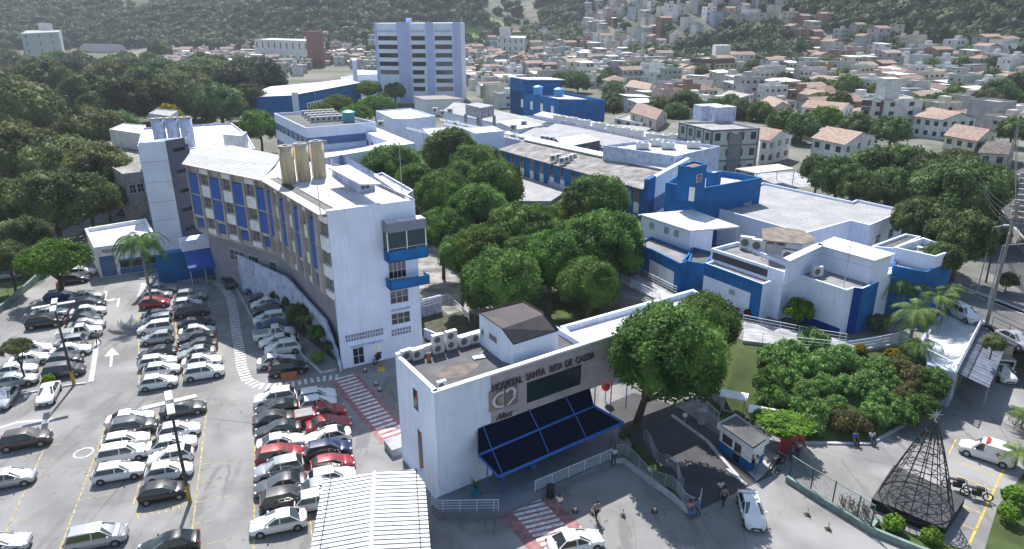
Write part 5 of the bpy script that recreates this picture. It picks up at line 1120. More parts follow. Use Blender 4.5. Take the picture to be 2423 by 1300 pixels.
for k,(x,y,w_) in enumerate(((1675,280,5.5),(1705,284,5))): v=G(x,y,zt); g=MB(); g.box((v.x,v.y,zt+1.3),(w_,3.5,3.2),rz=.3); g.build('roof_tank',WHS,r)
r,c,zt=special('tall white apartment tower with a brown stripe and a lift tower on top',[(2041,236),(2094,239),(2186,236),(2135,224)],(2088,318),3,'flat',wall=WC[0],rm=SLAB,floors=4,nw=2,name='apartment_block',cat='apartment block')
a,b_=c[0],c[1]; L=(b_-a).length; g=MB(); pan(g,P2(a),P2(b_),L-.9,L-.1,3,zt,.05,.1); g.build('brown_stripe',mat('brown_stripe',(.14,.075,.07),.7,.1),r); g=MB(); pan(g,P2(a),P2(b_),0,L*.45,zt-1.6,zt-.05,.05,.1); g.build('brown_panel',mat('brown_stripe',(.14,.075,.07)),r)
v=(c[0]+c[1]+c[2]+c[3])/4+(c[0]-c[2]).normalized()*2; g=MB(); g.box((v.x,v.y,zt+2.7),(4.6,4,5.6),rz=.2); g.build('lift_tower',WC[0],r)
g=MB(); v=(c[2]+c[3])/2; g.box((v.x-2,v.y-1,zt+2.4),(8,3.5,.15),rz=.2); g.build('roof_shade',FRM,r)
for zf in (.2,.45,.7):
    g=MB(); pan(g,P2(a),P2(b_),.2,L*.42,3+(zt-3)*zf,3+(zt-3)*zf+1,.9,.9); g.build('balcony',FRM,r)
r,c,zt=special('brown and cream apartment block with a pale water tank on top',[(1634,139),(1692,142),(1739,140),(1685,133)],(1690,192),0,'flat',wall=mat('pale_yellow_wall',(.56,.52,.36),.8,.1),rm=SLAB,floors=5,nw=4,name='apartment_block',cat='apartment block')
a,b_=c[0],c[1]; L=(b_-a).length; g=MB(); pan(g,P2(a),P2(b_),-.2,L,zt-2,zt+.3,.08,.2); pan(g,P2(b_),P2(c[2]),0,(c[2]-b_).length,zt-2,zt+.3,.08,.2); pan(g,P2(a),P2(b_),L-2.2,L+.1,0,zt-2,.08,.2); g.build('brown_band',mat('brown_stripe',(.14,.075,.07)),r)
for f_ in range(4):
    g=MB(); pan(g,P2(a),P2(b_),L*.2,L*.62,2.5+f_*(zt-4)/4,3.8+f_*(zt-4)/4,1,1); g.build('balcony',FRM,r)
v=G(1705,137,zt); g=MB(); g.box((v.x,v.y,zt+3.3),(8,7,6.8)); g.build('roof_tank',WC[0],r)
r,c,zt=special('long pale school like block in front of the forest, left of the office tower',[(601,93),(732,97),(748,93),(640,90)],(603,150),0,'flat',wall=WC[0],rm=WSH,floors=2,nw=9,name='school_block',cat='building')
v=c[1]; g=MB(); g.box((v.x+4,v.y,12),(10,9,25)); g.build('brick_tower',mat('red_brick_tower',(.28,.12,.12),.85,.1),r)
r,c,zt=special('white stepped flats at the foot of the meadow, right of the office tower',[(1176,88),(1242,90),(1246,85),(1190,84)],(1178,142),0,'flat',wall=WC[0],rm=WSH,floors=3,nw=5,name='apartment_block',cat='apartment block')
v=c[0].lerp(c[1],.3); g=MB(); g.box((v.x,v.y+3,zt+3.5),(9,7,8)); g.build('lift_tower',WC[0],r)
r,c,zt=special('pale green grey office block among the trees at the top left',[(48,80),(138,76),(150,66),(70,68)],(58,150),0,'flat',wall=mat('grey_green_wall',(.40,.45,.46),.8,.08),rm=SLAB,floors=4,nw=3,name='office_block',cat='building')
v=c[0].lerp(c[2],.5); g=MB(); g.box((v.x,v.y,zt+3),(9,8,7)); g.build('roof_room',WC[0],r)
special('wide low block behind the trees at the left edge',[(-20,108),(45,106),(40,100),(-20,102)],(0,130),0,'flat',wall=WC[2],rm=WSH,floors=1,name='low_block',cat='building')
special('pale green hall with a ribbed roof between the park trees',[(155,184),(232,182),(240,172),(170,174)],(158,205),0,wall=mat('grey_green_wall',(.40,.45,.46)),rm=ROOFL,floors=1,rise=.8,name='hall',cat='building')
# arched warehouse
aw=thing('arched_warehouse','white arched roof warehouse in front of the forest at the left','warehouse',tuple(G(240,125))); a=G(192,128); b_=G(262,130); dd=Vector((60,30,0)); w_=(G(300,131)-G(262,130)); w_.z=0; g=MB(); n_=12
for k in range(n_):
    t0,t1=math.pi*k/n_,math.pi*(k+1)/n_; pr=lambda t:(b_+w_*(1-math.cos(t))/2+Vector((0,0,5+5*math.sin(t)))); q0,q1=pr(t0),pr(t1); s_=a-b_; s_.z=0
    g.add([q0,q1,q1+s_,q0+s_],[(0,1,2,3)])
g.build('arched_roof',WSH,aw); g=MB(); vs=[b_+w_*(1-math.cos(math.pi*k/n_))/2+Vector((0,0,5+5*math.sin(math.pi*k/n_))) for k in range(n_+1)]; g.add([b_]+vs+[b_+w_],[tuple(range(n_+3))]); g.obox(tuple(b_),s_,(0,.4,0),(0,0,5)); g.build('wall',WC[0],aw)
for lab,px_,zt_ in (('bright flat shed roof at the left of the far houses',[(392,132),(440,130),(445,134),(400,136)],6),('long pale roof shed behind the park trees',[(510,136),(610,142),(600,148),(500,140)],5),('white gable shed beside the long pale roof shed',[(455,122),(496,124),(500,130),(460,132)],6)):
    hb(lab,px_,zt_,0,WC[0],WSH,0,name='shed',cat='shed')
# carpark shade roof right of the stained block
SR=thing('shade_roof','flat cream shade roof on posts behind the wide blue block','canopy',tuple(G(1810,420,3.5))); q=[G(x,y,6.8) for x,y in [(1740,399),(1790,410),(1880,399),(1842,388)]]; g=MB(); g.prism([P2(v) for v in q],6.6,6.8,bottom=True); g.build('roof',mat('cream_sheet',(.55,.54,.48),.8,.1),SR)
for v in q: g=MB(); g.tube(z_(v,3.5),z_(v,6.6),.08,6); g.build('post',MET,SR)
sheet('shed_yard',[(1740,410),(1900,408),(1960,440),(1850,445)],PLZ+.015,PAV,zpx=PLZ)
hb('low pale roofed garage right of the blue block',[(1440,306),(1520,312),(1545,302),(1470,296)],4,0,WC[0],ROOFL,0,name='garage',cat='garage')
# ---- generated houses
def house_proto(i):
    rd=random.Random(100+i); w_,d_=rd.uniform(8,12.5),rd.uniform(7,10.5); fl=rd.choice([1,2,2,2,3]); h=2.9*fl; kind=['hip','flat','sheet','flat','gable','flat','hip','flat','sheet','flat'][i%10]
    r=thing('town_house','x','house',(0,0,0)); g=MB(); g.box((0,0,h/2-1),(w_,d_,h+2)); 
    if kind in('flat',): 
        for s in (-1,1): g.box((0,s*(d_/2-.1),h+.3),(w_,.2,.7)); g.box((s*(w_/2-.1),0,h+.3),(.2,d_-.4,.7))
        if rd.random()<.7: g.box((rd.uniform(-2,2),rd.uniform(-1,1),h+1.2),(3,2.6,2.4))
    g.build('wall',WC[0],r); g=MB(); o_=.5
    if kind=='hip': g.add([(-w_/2-o_,-d_/2-o_,h),(w_/2+o_,-d_/2-o_,h),(w_/2+o_,d_/2+o_,h),(-w_/2-o_,d_/2+o_,h),(-w_/5,0,h+1.9),(w_/5,0,h+1.9)],[(0,1,5,4),(1,2,5),(2,3,4,5),(3,0,4),(3,2,1,0)]); rm=TERR
    elif kind=='gable': g.add([(-w_/2-o_,-d_/2-o_,h),(w_/2+o_,-d_/2-o_,h),(w_/2+o_,d_/2+o_,h),(-w_/2-o_,d_/2+o_,h),(-w_/2-o_,0,h+1.7),(w_/2+o_,0,h+1.7)],[(0,1,5,4),(1,2,5),(2,3,4,5),(3,0,4),(3,2,1,0)]); rm=TERR
    elif kind=='sheet': g.box((0,0,h+.35),(w_+1,d_+1,.12),tilt=.06); rm=WSH
    else: g.box((0,0,h+.02),(w_-.4,d_-.4,.1)); rm=SLAB
    g.build('roof',rm,r)
    for f_ in range(fl):
        for side in (0,1):
            L=w_ if side==0 else d_; k=int(L/2.6)
            for q in range(k):
                if rd.random()<.2: continue
                u=-L/2+L*(q+.5)/k; ww=rd.uniform(.9,1.6); z=2.9*f_+1.5; g=MB()
                if side==0: g.box((u,-d_/2-.02,z),(ww,.1,1.1))
                else: g.box((rd.choice([-1,1])*(w_/2+.02),u,z),(.1,ww,1.1))
                g.build('window',OPN,r)
    return r,kind,fl,max(w_,d_)
def far_proto(i):
    rd=random.Random(300+i); w_,d_=rd.uniform(5.5,9),rd.uniform(5.5,8.5); h=rd.choice([3,5.6,5.8,8.4]); g=MB(); g.box((0,0,h/2-2),(w_,d_,h+4)); k=[0,2,1,2,0,2,1,2,0][i%9]
    if k==0: g.box((0,0,h+.15),(w_+.7,d_+.7,.15),mi=1,tilt=.05)
    elif k==1: g.add([(-w_/2-.4,-d_/2-.4,h),(w_/2+.4,-d_/2-.4,h),(w_/2+.4,d_/2+.4,h),(-w_/2-.4,d_/2+.4,h),(-w_/2-.4,0,h+1.3),(w_/2+.4,0,h+1.3)],[(0,1,5,4),(1,2,5),(2,3,4,5),(3,0,4)],1)
    else: g.box((0,0,h+.1),(w_*.97,d_*.97,.2),mi=1); g.box((1,0,h+1),(2.2,2.2,2),mi=0)
    for f_ in range(int(h/2.8)):
        for u in (-w_*.3,0,w_*.3):
            if rd.random()<.8: g.box((u,-d_/2-.03,1.5+2.8*f_),(1.0,.1,1.1),mi=2)
        g.box((-w_/2-.03,0,1.5+2.8*f_),(.1,1,1.1),mi=2)
    return g,[TERR,WSH,SLAB][(1,0,2)[k]] if False else [WSH,TERR,SLAB][k],k
HP=[house_proto(i) for i in range(10)]; FP=[far_proto(i) for i in range(9)]
bx=[(0,176),(460,176),(560,160),(700,186),(770,160),(830,160),(888,190),(1096,190),(1100,225),(1200,262),(1200,196),(1440,228),(1445,300),(1580,300),(1600,292),(1790,296),(1880,345),(1915,392),(2160,388),(2300,402),(2500,402)]
def blim(u):
    for (x0,y0),(x1,y1) in zip(bx[:-1],bx[1:]):
        if x0<=u<=x1: return y0+(y1-y0)*(u-x0)/max(1,(x1-x0))
    return 340
rd=random.Random(77); cand=[]
th=R(16); cs,sn=math.cos(th),math.sin(th)
i_=-58
while i_<80:
    j_=5
    while j_<92:
        near=j_*11.; gx,gy=i_*11.2+rd.uniform(-1.6,1.6),j_*10.+rd.uniform(-1.2,1.2); x,y=gx*cs-gy*sn*.6,gx*sn+gy*cs
        j_+=1
        if i_%8==0 and rd.random()<.7: continue
        z=ht(x,y); d=math.hypot(x,y); z=max(z,PLZ) if inpoly(x,y,pl) else z
        if d<125 or y<90: continue
        u,v,dep=PX(x,y,z); 
        if u<-20 or u>2460 or v<-5: continue
        if u<385 or (u<1100 and (d>700)): continue
        if v>blim(u)-4 : continue
        if inpoly(u,v,KNOLL) : continue
        onhill=z>5 and d>430
        if u>1100 and not inpoly(u,v,FAV) and z>14: continue
        if u<1385 and z>20: continue
        if any((x-a)**2+(y-b_)**2<(11 if d<260 else 9)**2 for a,b_ in SPC): continue
        if rd.random()<(.17 if not onhill else .12): cand.append(('t',x,y,z,u,v,dep)); continue
        cand.append(('h',x,y,z,u,v,dep))
    i_+=1
# the packed hillside gets a second, finer set
for k in range(2600):
    x,y=rd.uniform(60,560),rd.uniform(380,860); z=ht(x,y); u,v,dep=PX(x,y,z)
    if z<4 or u<1370 or u>2430 or v<-5 or not inpoly(u,v,FAV) or inpoly(u,v,KNOLL): continue
    if any(abs(c[1]-x)<7.5 and abs(c[2]-y)<7.5 for c in cand): continue
    cand.append(('h' if rd.random()<.86 else 't',x,y,z,u,v,dep))
hp_=[(c[1],c[2]) for c in cand]; na=0
for k in range(5000):
    x,y=rd.uniform(15,230),rd.uniform(110,310); u,v,dep=PX(x,y,4)
    if na>=26 or u<1445 or u>2440 or v>blim(u)-3 or any((x-a)**2+(y-b_)**2<52 for a,b_ in hp_) or any((x-a)**2+(y-b_)**2<130 for a,b_ in SPC): continue
    hp_.append((x,y)); na+=1; cand.append(('t',x,y,max(ht(x,y),PLZ if inpoly(x,y,pl) else 0),u,v,dep))
hs=sorted([c for c in cand if c[0]=='h'],key=lambda c:c[6]); ts=sorted([c for c in cand if c[0]=='t'],key=lambda c:c[6])
print('houses',len(hs),'trees',len(ts))
near=hs[:265]; farh=hs[265:]
rows={}
for c in near: rows.setdefault(int(c[6]//26),[]).append(c)
rname=['nearest','second','third','fourth','fifth','sixth','seventh','eighth','ninth','tenth','eleventh','twelfth']+ORD[12:]
KR={'hip':'terracotta hipped roof','gable':'terracotta gable roof','flat':'flat slab roof','sheet':'bright sheet roof'}
tot=0
for ri,(k,L_) in enumerate(sorted(rows.items())):
    for j,c in enumerate(sorted(L_,key=lambda q:q[4])):
        _,x,y,z,u,v,dep=c; wi=rd.choices(range(8),[11,5,5,2,5,.6,.5,.6])[0]; ang=th+rd.choice([0,0,math.pi/2,math.pi])+rd.uniform(-.06,.06)
        if dep<360:
            pr,kind,fl,_s=HP[rd.randrange(10)]; lab=f'{WN[wi]} house, {KR[kind]}, {ordn(j)} from left in the {rname[min(ri,19)]} row of houses'
            copy_tree(pr,(x,y,z),ang,lab,'houses of the town',rd.uniform(.78,.98),recolor={WC[0].name:WC[wi]})
        else:
            g,rm,kk=FP[rd.randrange(9)]
            key=('F',id(g))
            if key not in CR: m0=MB(); m0.v,m0.f,m0.m=g.v,g.f,g.m; o_=m0.build('town_house',[WC[0],rm,OPN]); CR[key]=o_.data; bpy.data.objects.remove(o_)
            o_=bpy.data.objects.new('town_house',CR[key]); COL.objects.link(o_); o_.location=(x,y,z); o_.rotation_euler=(0,0,ang); s_=rd.uniform(.95,1.25); o_.scale=(s_,s_,s_*.9)
            o_.material_slots[0].link='OBJECT'; o_.material_slots[0].material=WC[wi]
            tag(o_,f'{WN[wi]} house, {["bright sheet","terracotta","flat slab"][kk]} roof, {ordn(j)} from left in the {rname[min(ri,19)]} row of houses','house','houses of the town')
        tot+=1
for r_,*_ in HP:
    for ch in list(r_.children): bpy.data.objects.remove(ch)
    bpy.data.objects.remove(r_)
print('rows',len(rows),'near houses',tot)
# the rest of the packed hillside as one mass
V=[];Fs=[];Mi=[]; mats_=WC+[TERR,WSH,SLAB,OPN]
mb=MB()
for c in farh:
    _,x,y,z,u,v,dep=c; g,rm,kk=FP[rd.randrange(9)]; a=th+rd.choice([0,math.pi/2,math.pi])+rd.uniform(-.2,.2); ca,sa=math.cos(a),math.sin(a); s_=rd.uniform(.85,1.15); wi=rd.choices(range(8),[6,2,6,5,4,1,1,1])[0]; n=len(mb.v)
    mb.v+=[(x+s_*(p[0]*ca-p[1]*sa),y+s_*(p[0]*sa+p[1]*ca),z+p[2]*s_) for p in g.v]; mb.f+=[tuple(i+n for i in f_) for f_ in g.f]
    mr=8+[WSH,TERR,SLAB].index(rm); mr={WSH:9,TERR:8,SLAB:10}[rm]; mb.m+=[wi if q==0 else (mr if q==1 else 11) for q in g.m]
o_=mb.build('hillside_houses',mats_); tag(o_,'crowded mass of small box houses climbing the distant hillside','houses',kind='stuff')
tn=ts[:88]; 
for i,c in enumerate(sorted(tn,key=lambda q:q[4])):
    _,x,y,z,u,v,dep=c; k=rd.choice(['dark','dark','mango','olive']); tree(0,0,rd.uniform(3.0,4.9)*F/dep,k,'far',z+4,f'{dict(dark="dark green",mango="rich green",olive="olive green")[k]} garden tree among the town houses, {ordn(i)} from the left',zg=z,name='garden_tree',group='garden trees of the town',at=Vector((x,y,z+4)))
Vs=[];Ts=[];off=0
for c in ts[88:]:
    _,x,y,z,u,v,dep=c; Vb,T_=BL[rng.randint(5)]; s=rng.uniform(3,5); P=Vb*s+np.array([x,y,z+3]); Vs.append(P); Ts.append(T_+off); off+=len(P)
if Vs:
    fo=bpy.data.objects.new('hillside_trees',mesh_np('hillside_trees',np.concatenate(Vs),np.concatenate(Ts),FORM)); COL.objects.link(fo); tag(fo,'scattered dark trees filling gaps between the hillside houses','trees',kind='stuff')
# ================================================================ cars
def paint(n,c,met=.0): return mat('car_paint_'+n,c,.28,0,metal=met,coat=.6)
CP_={'white':paint('white',(.74,.74,.75)),'silver':paint('silver',(.42,.43,.45),.4),'grey':paint('grey',(.10,.10,.11),.3),'black':paint('black',(.012,.012,.014)),'red':paint('red',(.30,.025,.035)),
     'navy':paint('navy',(.012,.022,.08)),'dark blue':paint('dark_blue',(.01,.04,.16)),'dark grey':paint('dark_grey',(.045,.045,.05),.2),'brown grey':paint('brown_grey',(.075,.06,.06),.3)}
CGL=mat('car_glass',(.02,.028,.032),.06,0,spec=.8); TYR=mat('tyre_rubber',(.02,.02,.02),.9,0); RIM=mat('alloy_rim',(.35,.35,.37),.35,0,metal=.7); HLM=mat('headlamp_lens',(.55,.57,.6),.1,0,spec=.9); TLM=mat('taillamp_red',(.35,.01,.01),.2,0); BLP=mat('black_plastic',(.02,.02,.02),.6,0)
PROTO={}
def car_proto(kind,colour):
    if (kind,colour) in PROTO: return PROTO[(kind,colour)]
    if kind in PROTO: 
        r=copy_tree(PROTO[kind],recolor={CP_['white'].name:CP_[colour]}); PROTO[(kind,colour)]=r; return r
    sp={'hatchback':(3.95,1.70,1.47,.93,(1.02,.10,-1.28,-1.86),.80),'sedan':(4.45,1.74,1.46,.92,(1.05,.10,-.92,-1.72),.80),'suv':(4.35,1.80,1.66,1.05,(1.15,.30,-1.58,-2.05),.95),
        'minivan':(4.3,1.74,1.62,1.0,(1.25,.42,-1.75,-2.05),.90),'pickup':(5.1,1.82,1.74,1.08,(1.25,.62,-.35,-.55),1.0),'van':(4.4,1.72,1.80,1.02,(1.15,.5,.0,-.02),.90),'wagon':(4.2,1.68,1.45,.92,(1.0,.15,-1.50,-1.98),.80)}[kind]
    L,W,H,bz,(x0,x1,x2,x3),hood=sp; h=L/2; w=W/2
    r=thing('parked_car','x','car',(0,0,0)); 
    st=[(-h,.40,bz-.24,w*.66),(-h+.05,.30,bz-.12,w*.84),(-h+.14,.26,bz-.03,w*.93),(-h+.3,.22,bz,w*.99),(x3,.22,bz+.01,w),(0,.22,bz,w),(x0-.05,.22,bz-.02,w),(x0+.35,.22,(bz*.6+hood*.4)+.0,w*.99),(h-.42,.24,hood-.05,w*.95),(h-.16,.27,hood-.14,w*.85),(h-.04,.32,hood-.26,w*.70),(h,.38,hood-.36,w*.5)]
    if kind=='pickup': st=[(-h,.40,bz-.02,w*.96),(-h+.08,.34,bz,w*.99)]+[s for s in st[3:]]
    g=MB(); V=[]; 
    for x,zb,zt,ww in st:
        p=[(0,zb),(ww*.9,zb),(ww*.99,zb+.14),(ww,(zb+zt)/2),(ww*.97,zt-.09),(ww*.88,zt-.015),(ww*.5,zt+.02),(0,zt+.03)]
        V.append([(x,y,z) for y,z in p]+[(x,-y,z) for y,z in p[-2:0:-1]])
    n=len(V[0]); vs=[p for s_ in V for p in s_]; fs=[(i*n+k,i*n+(k+1)%n,(i+1)*n+(k+1)%n,(i+1)*n+k) for i in range(len(V)-1) for k in range(n)]; fs+=[tuple(range(n))[::-1],tuple(range((len(V)-1)*n,len(V)*n))]
    g.add(vs,fs)
    rw=w*.68; zb=bz-.02; ring=lambda x,y,z,x_,z2: None
    B_=[(x3,w*.90,zb),(x0,w*.90,zb)]; T_=[(x2,rw,H-.04),(x1,rw,H-.02)]; xm=(x1+x2)/2
    gv=[(x3,-w*.93,zb),(0,-w*.95,zb),(x0,-w*.90,zb),(x0,w*.90,zb),(0,w*.95,zb),(x3,w*.93,zb),(x2,-rw,H-.06),(xm,-rw*1.03,H-.03),(x1,-rw,H-.07),(x1,rw,H-.07),(xm,rw*1.03,H-.03),(x2,rw,H-.06),(x2+.08,0,H-.01),(xm,0,H),(x1-.05,0,H-.02),(x3,0,zb+.02),(x0+.06,0,zb+.02)]
    g.add(gv,[(0,1,7,6),(1,2,8,7),(3,4,10,9),(4,5,11,10),(2,16,14,8),(16,3,9,14),(5,15,12,11),(15,0,6,12),(6,7,13,12),(7,8,14,13),(12,13,10,11),(13,14,9,10)])
    if kind=='van': g.box(((-h+.04)/2-.0,0,(H+.55)/2+.05),(h-.02,W*.93,H-.6))
    body=g.build('body',CP_['white'],r,smooth=True)
    try: body.data.set_sharp_from_angle(angle=R(35))
    except Exception: pass
    if kind=='pickup': g=MB(); g.box(((-h+x3)/2-.05,0,bz+.035),(h+x3-.3,W*.84,.06)); g.build('bed_cover',mat('bed_cover_grey',(.30,.30,.30),.8,.1),r)
    def quadp(a,b_,c,d,sh=.08,out=.014,name='windscreen'):
        P=[Vector(q) for q in (a,b_,c,d)]; m_=sum(P,Vector())/4; nn=(P[1]-P[0]).cross(P[2]-P[0]).normalized(); P=[m_+(q-m_)*(1-sh)+nn*out for q in P]; Q=[q-nn*.03 for q in P]; g=MB(); g.add(P+Q,[(0,1,2,3),(7,6,5,4),(0,4,5,1),(1,5,6,2),(2,6,7,3),(3,7,4,0)]); return g
    quadp(gv[2],gv[3],gv[9],gv[8]).build('windscreen',mat('windscreen_glass',(.07,.09,.09),.12,0,spec=.8),r)  # lighter than the other panes: sky reflection is put into the glass colour
    if kind!='van': quadp(gv[5],gv[0],gv[6],gv[11]).build('rear_window',CGL,r)
    for s in (-1,1):
        g=MB(); xb=-.15 if kind not in('pickup','van') else .15
        def lerp(a,b_,t): return a+(b_-a)*t
        def sidep(xa,xb_,):   # window between two x at mid height
            lo,hi=bz+.03,H-.13; vv=[]
            for z,(f0,f1) in ((lo,(x3,x0)),(hi,(x2,x1))):
                pass
            tl=(lo-zb)/(H-zb); th_=(hi-zb)/(H-zb); yl=lerp(w*.945,rw,tl)+.014; yh=lerp(w*.945,rw,th_)+.016
            xl0,xl1=max(xa,lerp(x3,x2,tl)+.12),min(xb_,lerp(x0,x1,tl)-.16); xh0,xh1=max(xa,lerp(x3,x2,th_)+.12),min(xb_,lerp(x0,x1,th_)-.12)
            a=[(xl0,s*yl,lo),(xl1,s*yl,lo),(xh1,s*yh,hi),(xh0,s*yh,hi)]; b2=[(x,y-s*.04,z) for x,y,z in a]; f_=[(0,1,2,3),(0,4,5,1),(1,5,6,2),(2,6,7,3),(3,7,4,0)]
            g.add(a+b2,f_ if s<0 else [q[::-1] for q in f_])
        sidep(xb+.05,9)
        if kind!='van': sidep(-9,xb-.05)
        g.build('side_window',CGL,r)
        wx=L*.31
        for x in (-wx-.05,wx+.02):
            rr=.31 if kind not in('suv','pickup') else .35
            g=MB(); g.tube((x,s*(w-.12),rr),(x,s*(w+.012),rr),rr*1.13,14); g.build('wheel_arch',BLP,r)
            g=MB(); g.tube((x,s*(w-.16),rr),(x,s*(w+.03),rr),rr,14); t=g.build('wheel',TYR,r); g=MB(); g.tube((x,s*(w-.1),rr),(x,s*(w+.045),rr),rr*.62,10); g.build('rim',RIM,t)
        g=MB(); g.box((h-.2,s*w*.62,hood-.18),(.22,w*.34,.13),rz=-s*.35); g.build('headlight',HLM,r)
        g=MB(); g.box((-h+.09,s*w*.72,bz-.14),(.13,w*.26,.2 if kind!='suv' else .3),rz=s*.25); g.build('taillight',TLM,r)
        g=MB(); g.box((x0-.28,s*(w+.09),bz+.06),(.12,.17,.13)); g.build('mirror',CP_['white'] if kind!='pickup' else BLP,r)
    g=MB(); g.box((h-.03,0,.46),(.10,W*.46,.15)); g.build('grille',BLP,r); g=MB(); g.box((h+.015,0,.36),(.03,.42,.12)); g.build('number_plate',mat('plate_grey',(.5,.5,.5),.6,0),r)
    PROTO[kind]=r; PROTO[(kind,'white')]=r; 
    if colour!='white': return car_proto(kind,colour)
    return r
aB=math.atan2(B.y,B.x)
def car(px,py,colour,kind,face,label,ang=None,z=0,group='cars parked in the car park',name=None,zc=.75):
    p=G(px,py,z+zc); a=ang if ang is not None else (aB if face=='R' else aB+math.pi); rd_=random.Random(px*3+py)
    src=car_proto(kind,colour); o=copy_tree(src,(p.x,p.y,z+.012),a+rd_.uniform(-.035,.035),label,group,.91)
    if name: o.name=name
    return o
COLS=[('the far left bay, left column',[(140,697,'dark blue','hatchback','R'),(116,737,'white','sedan','R'),(105,759,'black','suv','R'),(83,822,'white','hatchback','R'),(72,845,'white','sedan','R'),(35,872,'white','sedan','R'),(35,896,'silver','sedan','R')]),
('the far left bay, right column',[(205,698,'silver','sedan','R'),(213,716,'dark grey','hatchback','R'),(208,733,'white','sedan','R'),(198,751,'black','sedan','R'),(204,765,'silver','sedan','R'),(188,784,'white','pickup','R'),(161,806,'silver','wagon','L'),(167,825,'white','sedan','R'),(152,848,'dark grey','hatchback','R'),(151,873,'grey','minivan','R')]),
('the palm island bay, left column',[(381,680,'silver','sedan','R'),(372,695,'silver','hatchback','R'),(365,713,'red','hatchback','R'),(377,743,'dark grey','sedan','R'),(369,757,'silver','minivan','L'),(367,773,'white','minivan','L'),(372,796,'silver','hatchback','L'),(372,832,'dark grey','sedan','L'),(373,852,'white','wagon','R'),(382,871,'white','hatchback','R'),(374,900,'white','hatchback','R')]),
('the palm island bay, right column',[(452,698,'silver','suv','R'),(443,716,'white','hatchback','R'),(455,733,'grey','suv','R'),(463,762,'black','sedan','R'),(466,780,'white','sedan','R'),(463,796,'dark grey','sedan','L'),(469,814,'grey','sedan','L'),(463,832,'silver','sedan','L'),(477,851,'white','sedan','R'),(482,877,'white','suv','R')]),
('the row along the ward block',[(611,681,'dark blue','hatchback','L'),(625,698,'dark grey','sedan','L'),(626,715,'white','hatchback','L'),(632,731,'black','hatchback','L'),(637,751,'white','minivan','L'),(642,768,'dark blue','sedan','L'),(649,786,'white','pickup','R'),(655,803,'white','sedan','L'),(669,820,'white','suv','L'),(654,850,'white','sedan','R'),(681,868,'black','suv','R')]),
('the middle front bay, left column',[(307,986,'white','sedan','R'),(316,1006,'grey','suv','R'),(297,1038,'white','wagon','R'),(291,1068,'white','minivan','R'),(280,1111,'white','wagon','R')]),
('the middle front bay, right column',[(433,962,'grey','sedan','R'),(422,1014,'white','hatchback','R'),(405,1047,'white','sedan','R'),(402,1075,'white','hatchback','L'),(399,1110,'white','hatchback','R'),(387,1158,'black','hatchback','R')]),
('the crowded front bay, left column',[(650,938,'white','suv','L'),(655,962,'black','sedan','L'),(652,986,'dark grey','sedan','R'),(658,1012,'dark grey','sedan','L'),(664,1042,'white','sedan','R'),(662,1074,'red','suv','R'),(660,1106,'silver','suv','L'),(663,1142,'grey','sedan','L'),(678,1176,'dark grey','suv','R'),(658,1230,'white','sedan','L')]),
('the crowded front bay, right column',[(748,931,'white','wagon','R'),(752,950,'white','hatchback','R'),(758,975,'red','pickup','R'),(778,999,'red','sedan','R'),(775,1028,'white','sedan','L'),(776,1062,'navy','suv','R'),(787,1093,'red','hatchback','R'),(785,1123,'white','wagon','R'),(762,1150,'silver','sedan','R'),(752,1178,'white','hatchback','R')])]
short={'dark grey':'dark grey'}
for desc,L_ in COLS:
    for i,(x,y,c_,k,f_) in enumerate(L_): car(x,y,c_,k,f_,f'{c_} {k}, {ordn(i)} from the top of {desc}')
aA=math.atan2(A.y,A.x)
singles=[(60,1036,'brown grey','suv','R','dark brown grey SUV alone at the far left of the front lot',None),(22,1127,'silver','hatchback','R','silver hatchback cut by the left edge of the view',None),(-8,1285,'silver','sedan','R','silver car nose at the lower left corner',None),(228,1266,'silver','minivan','R','silver white hatchback alone near the bottom left',None),(398,1284,'black','sedan','L','black car cut by the bottom edge',None),
(113,926,'white','sedan','R','white sedan seen from behind beside the kerb end',aA+math.pi+.05),(11,936,'silver','sedan','R','silver car with its nose down at the left edge',aA+math.pi),(175,657,'dark grey','hatchback','R','dark car with red lamps under the spreading tree',None),(193,641,'white','hatchback','R','white car half under the spreading tree',None),(542,663,'grey','sedan','R','grey car moving round the curved crossing by the ward block',aA+.2),(17,648,'silver','wagon','R','silver car outside the green fence at the left edge',None),
(300,498,'navy','sedan','R','navy car on the inner road left of the stair tower',aA-.35),(318,486,'dark grey','hatchback','R','dark car behind the navy one on the inner road',aA-.35)]
for x,y,c_,k,f_,l_,a_ in singles: car(x,y,c_,k,f_,l_,a_)
d=G(1792,1245)-G(1766,1160); car(1779,1200,'white','sedan','R','white sedan driving across the forecourt towards the camera',math.atan2(d.y,d.x),group='cars on the forecourt')
d=G(1420,1268)-G(1312,1290); car(1362,1277,'white','sedan','R','white coupe like sedan crossing the zebra at the bottom edge',math.atan2(d.y,d.x),group='cars on the forecourt')
d=G(2290,1055)-G(2380,1085); am=car(2335,1066,'white','van','R','white ambulance van with a red cross and red roof lamp in its bay',math.atan2(d.y,d.x),group='cars on the forecourt',name='ambulance'); am['category']='ambulance'
RC_=mat('signal_red',(.5,.02,.02),.4,0)
ORG[am.name]=Vector()
for s in (-1,1):
    g=MB(); g.box((-.9,s*.815,1.15),(.42,.02,.13)); g.box((-.9,s*.815,1.15),(.13,.024,.42)); g.build('red_cross',RC_,am)
g=MB(); g.box((.05,0,1.86),(.3,1.0,.13)); g.build('beacon_bar',RC_,am)
d=Vector((-.35,-1,0)); car(2368,876,'white','suv','R','white SUV parked nose out beside the sheet awning',math.atan2(-1,-.1),group='cars on the forecourt')
d=G(2423,812,PLZ)-G(2330,765,PLZ); sa=math.atan2(d.y,d.x)
car(2281,739,'white','suv','R','white car on the street beside the lattice balustrade',sa,PLZ,'cars on the street'); car(2405,800,'silver','sedan','R','silver car on the street cut by the right edge',sa,PLZ,'cars on the street')
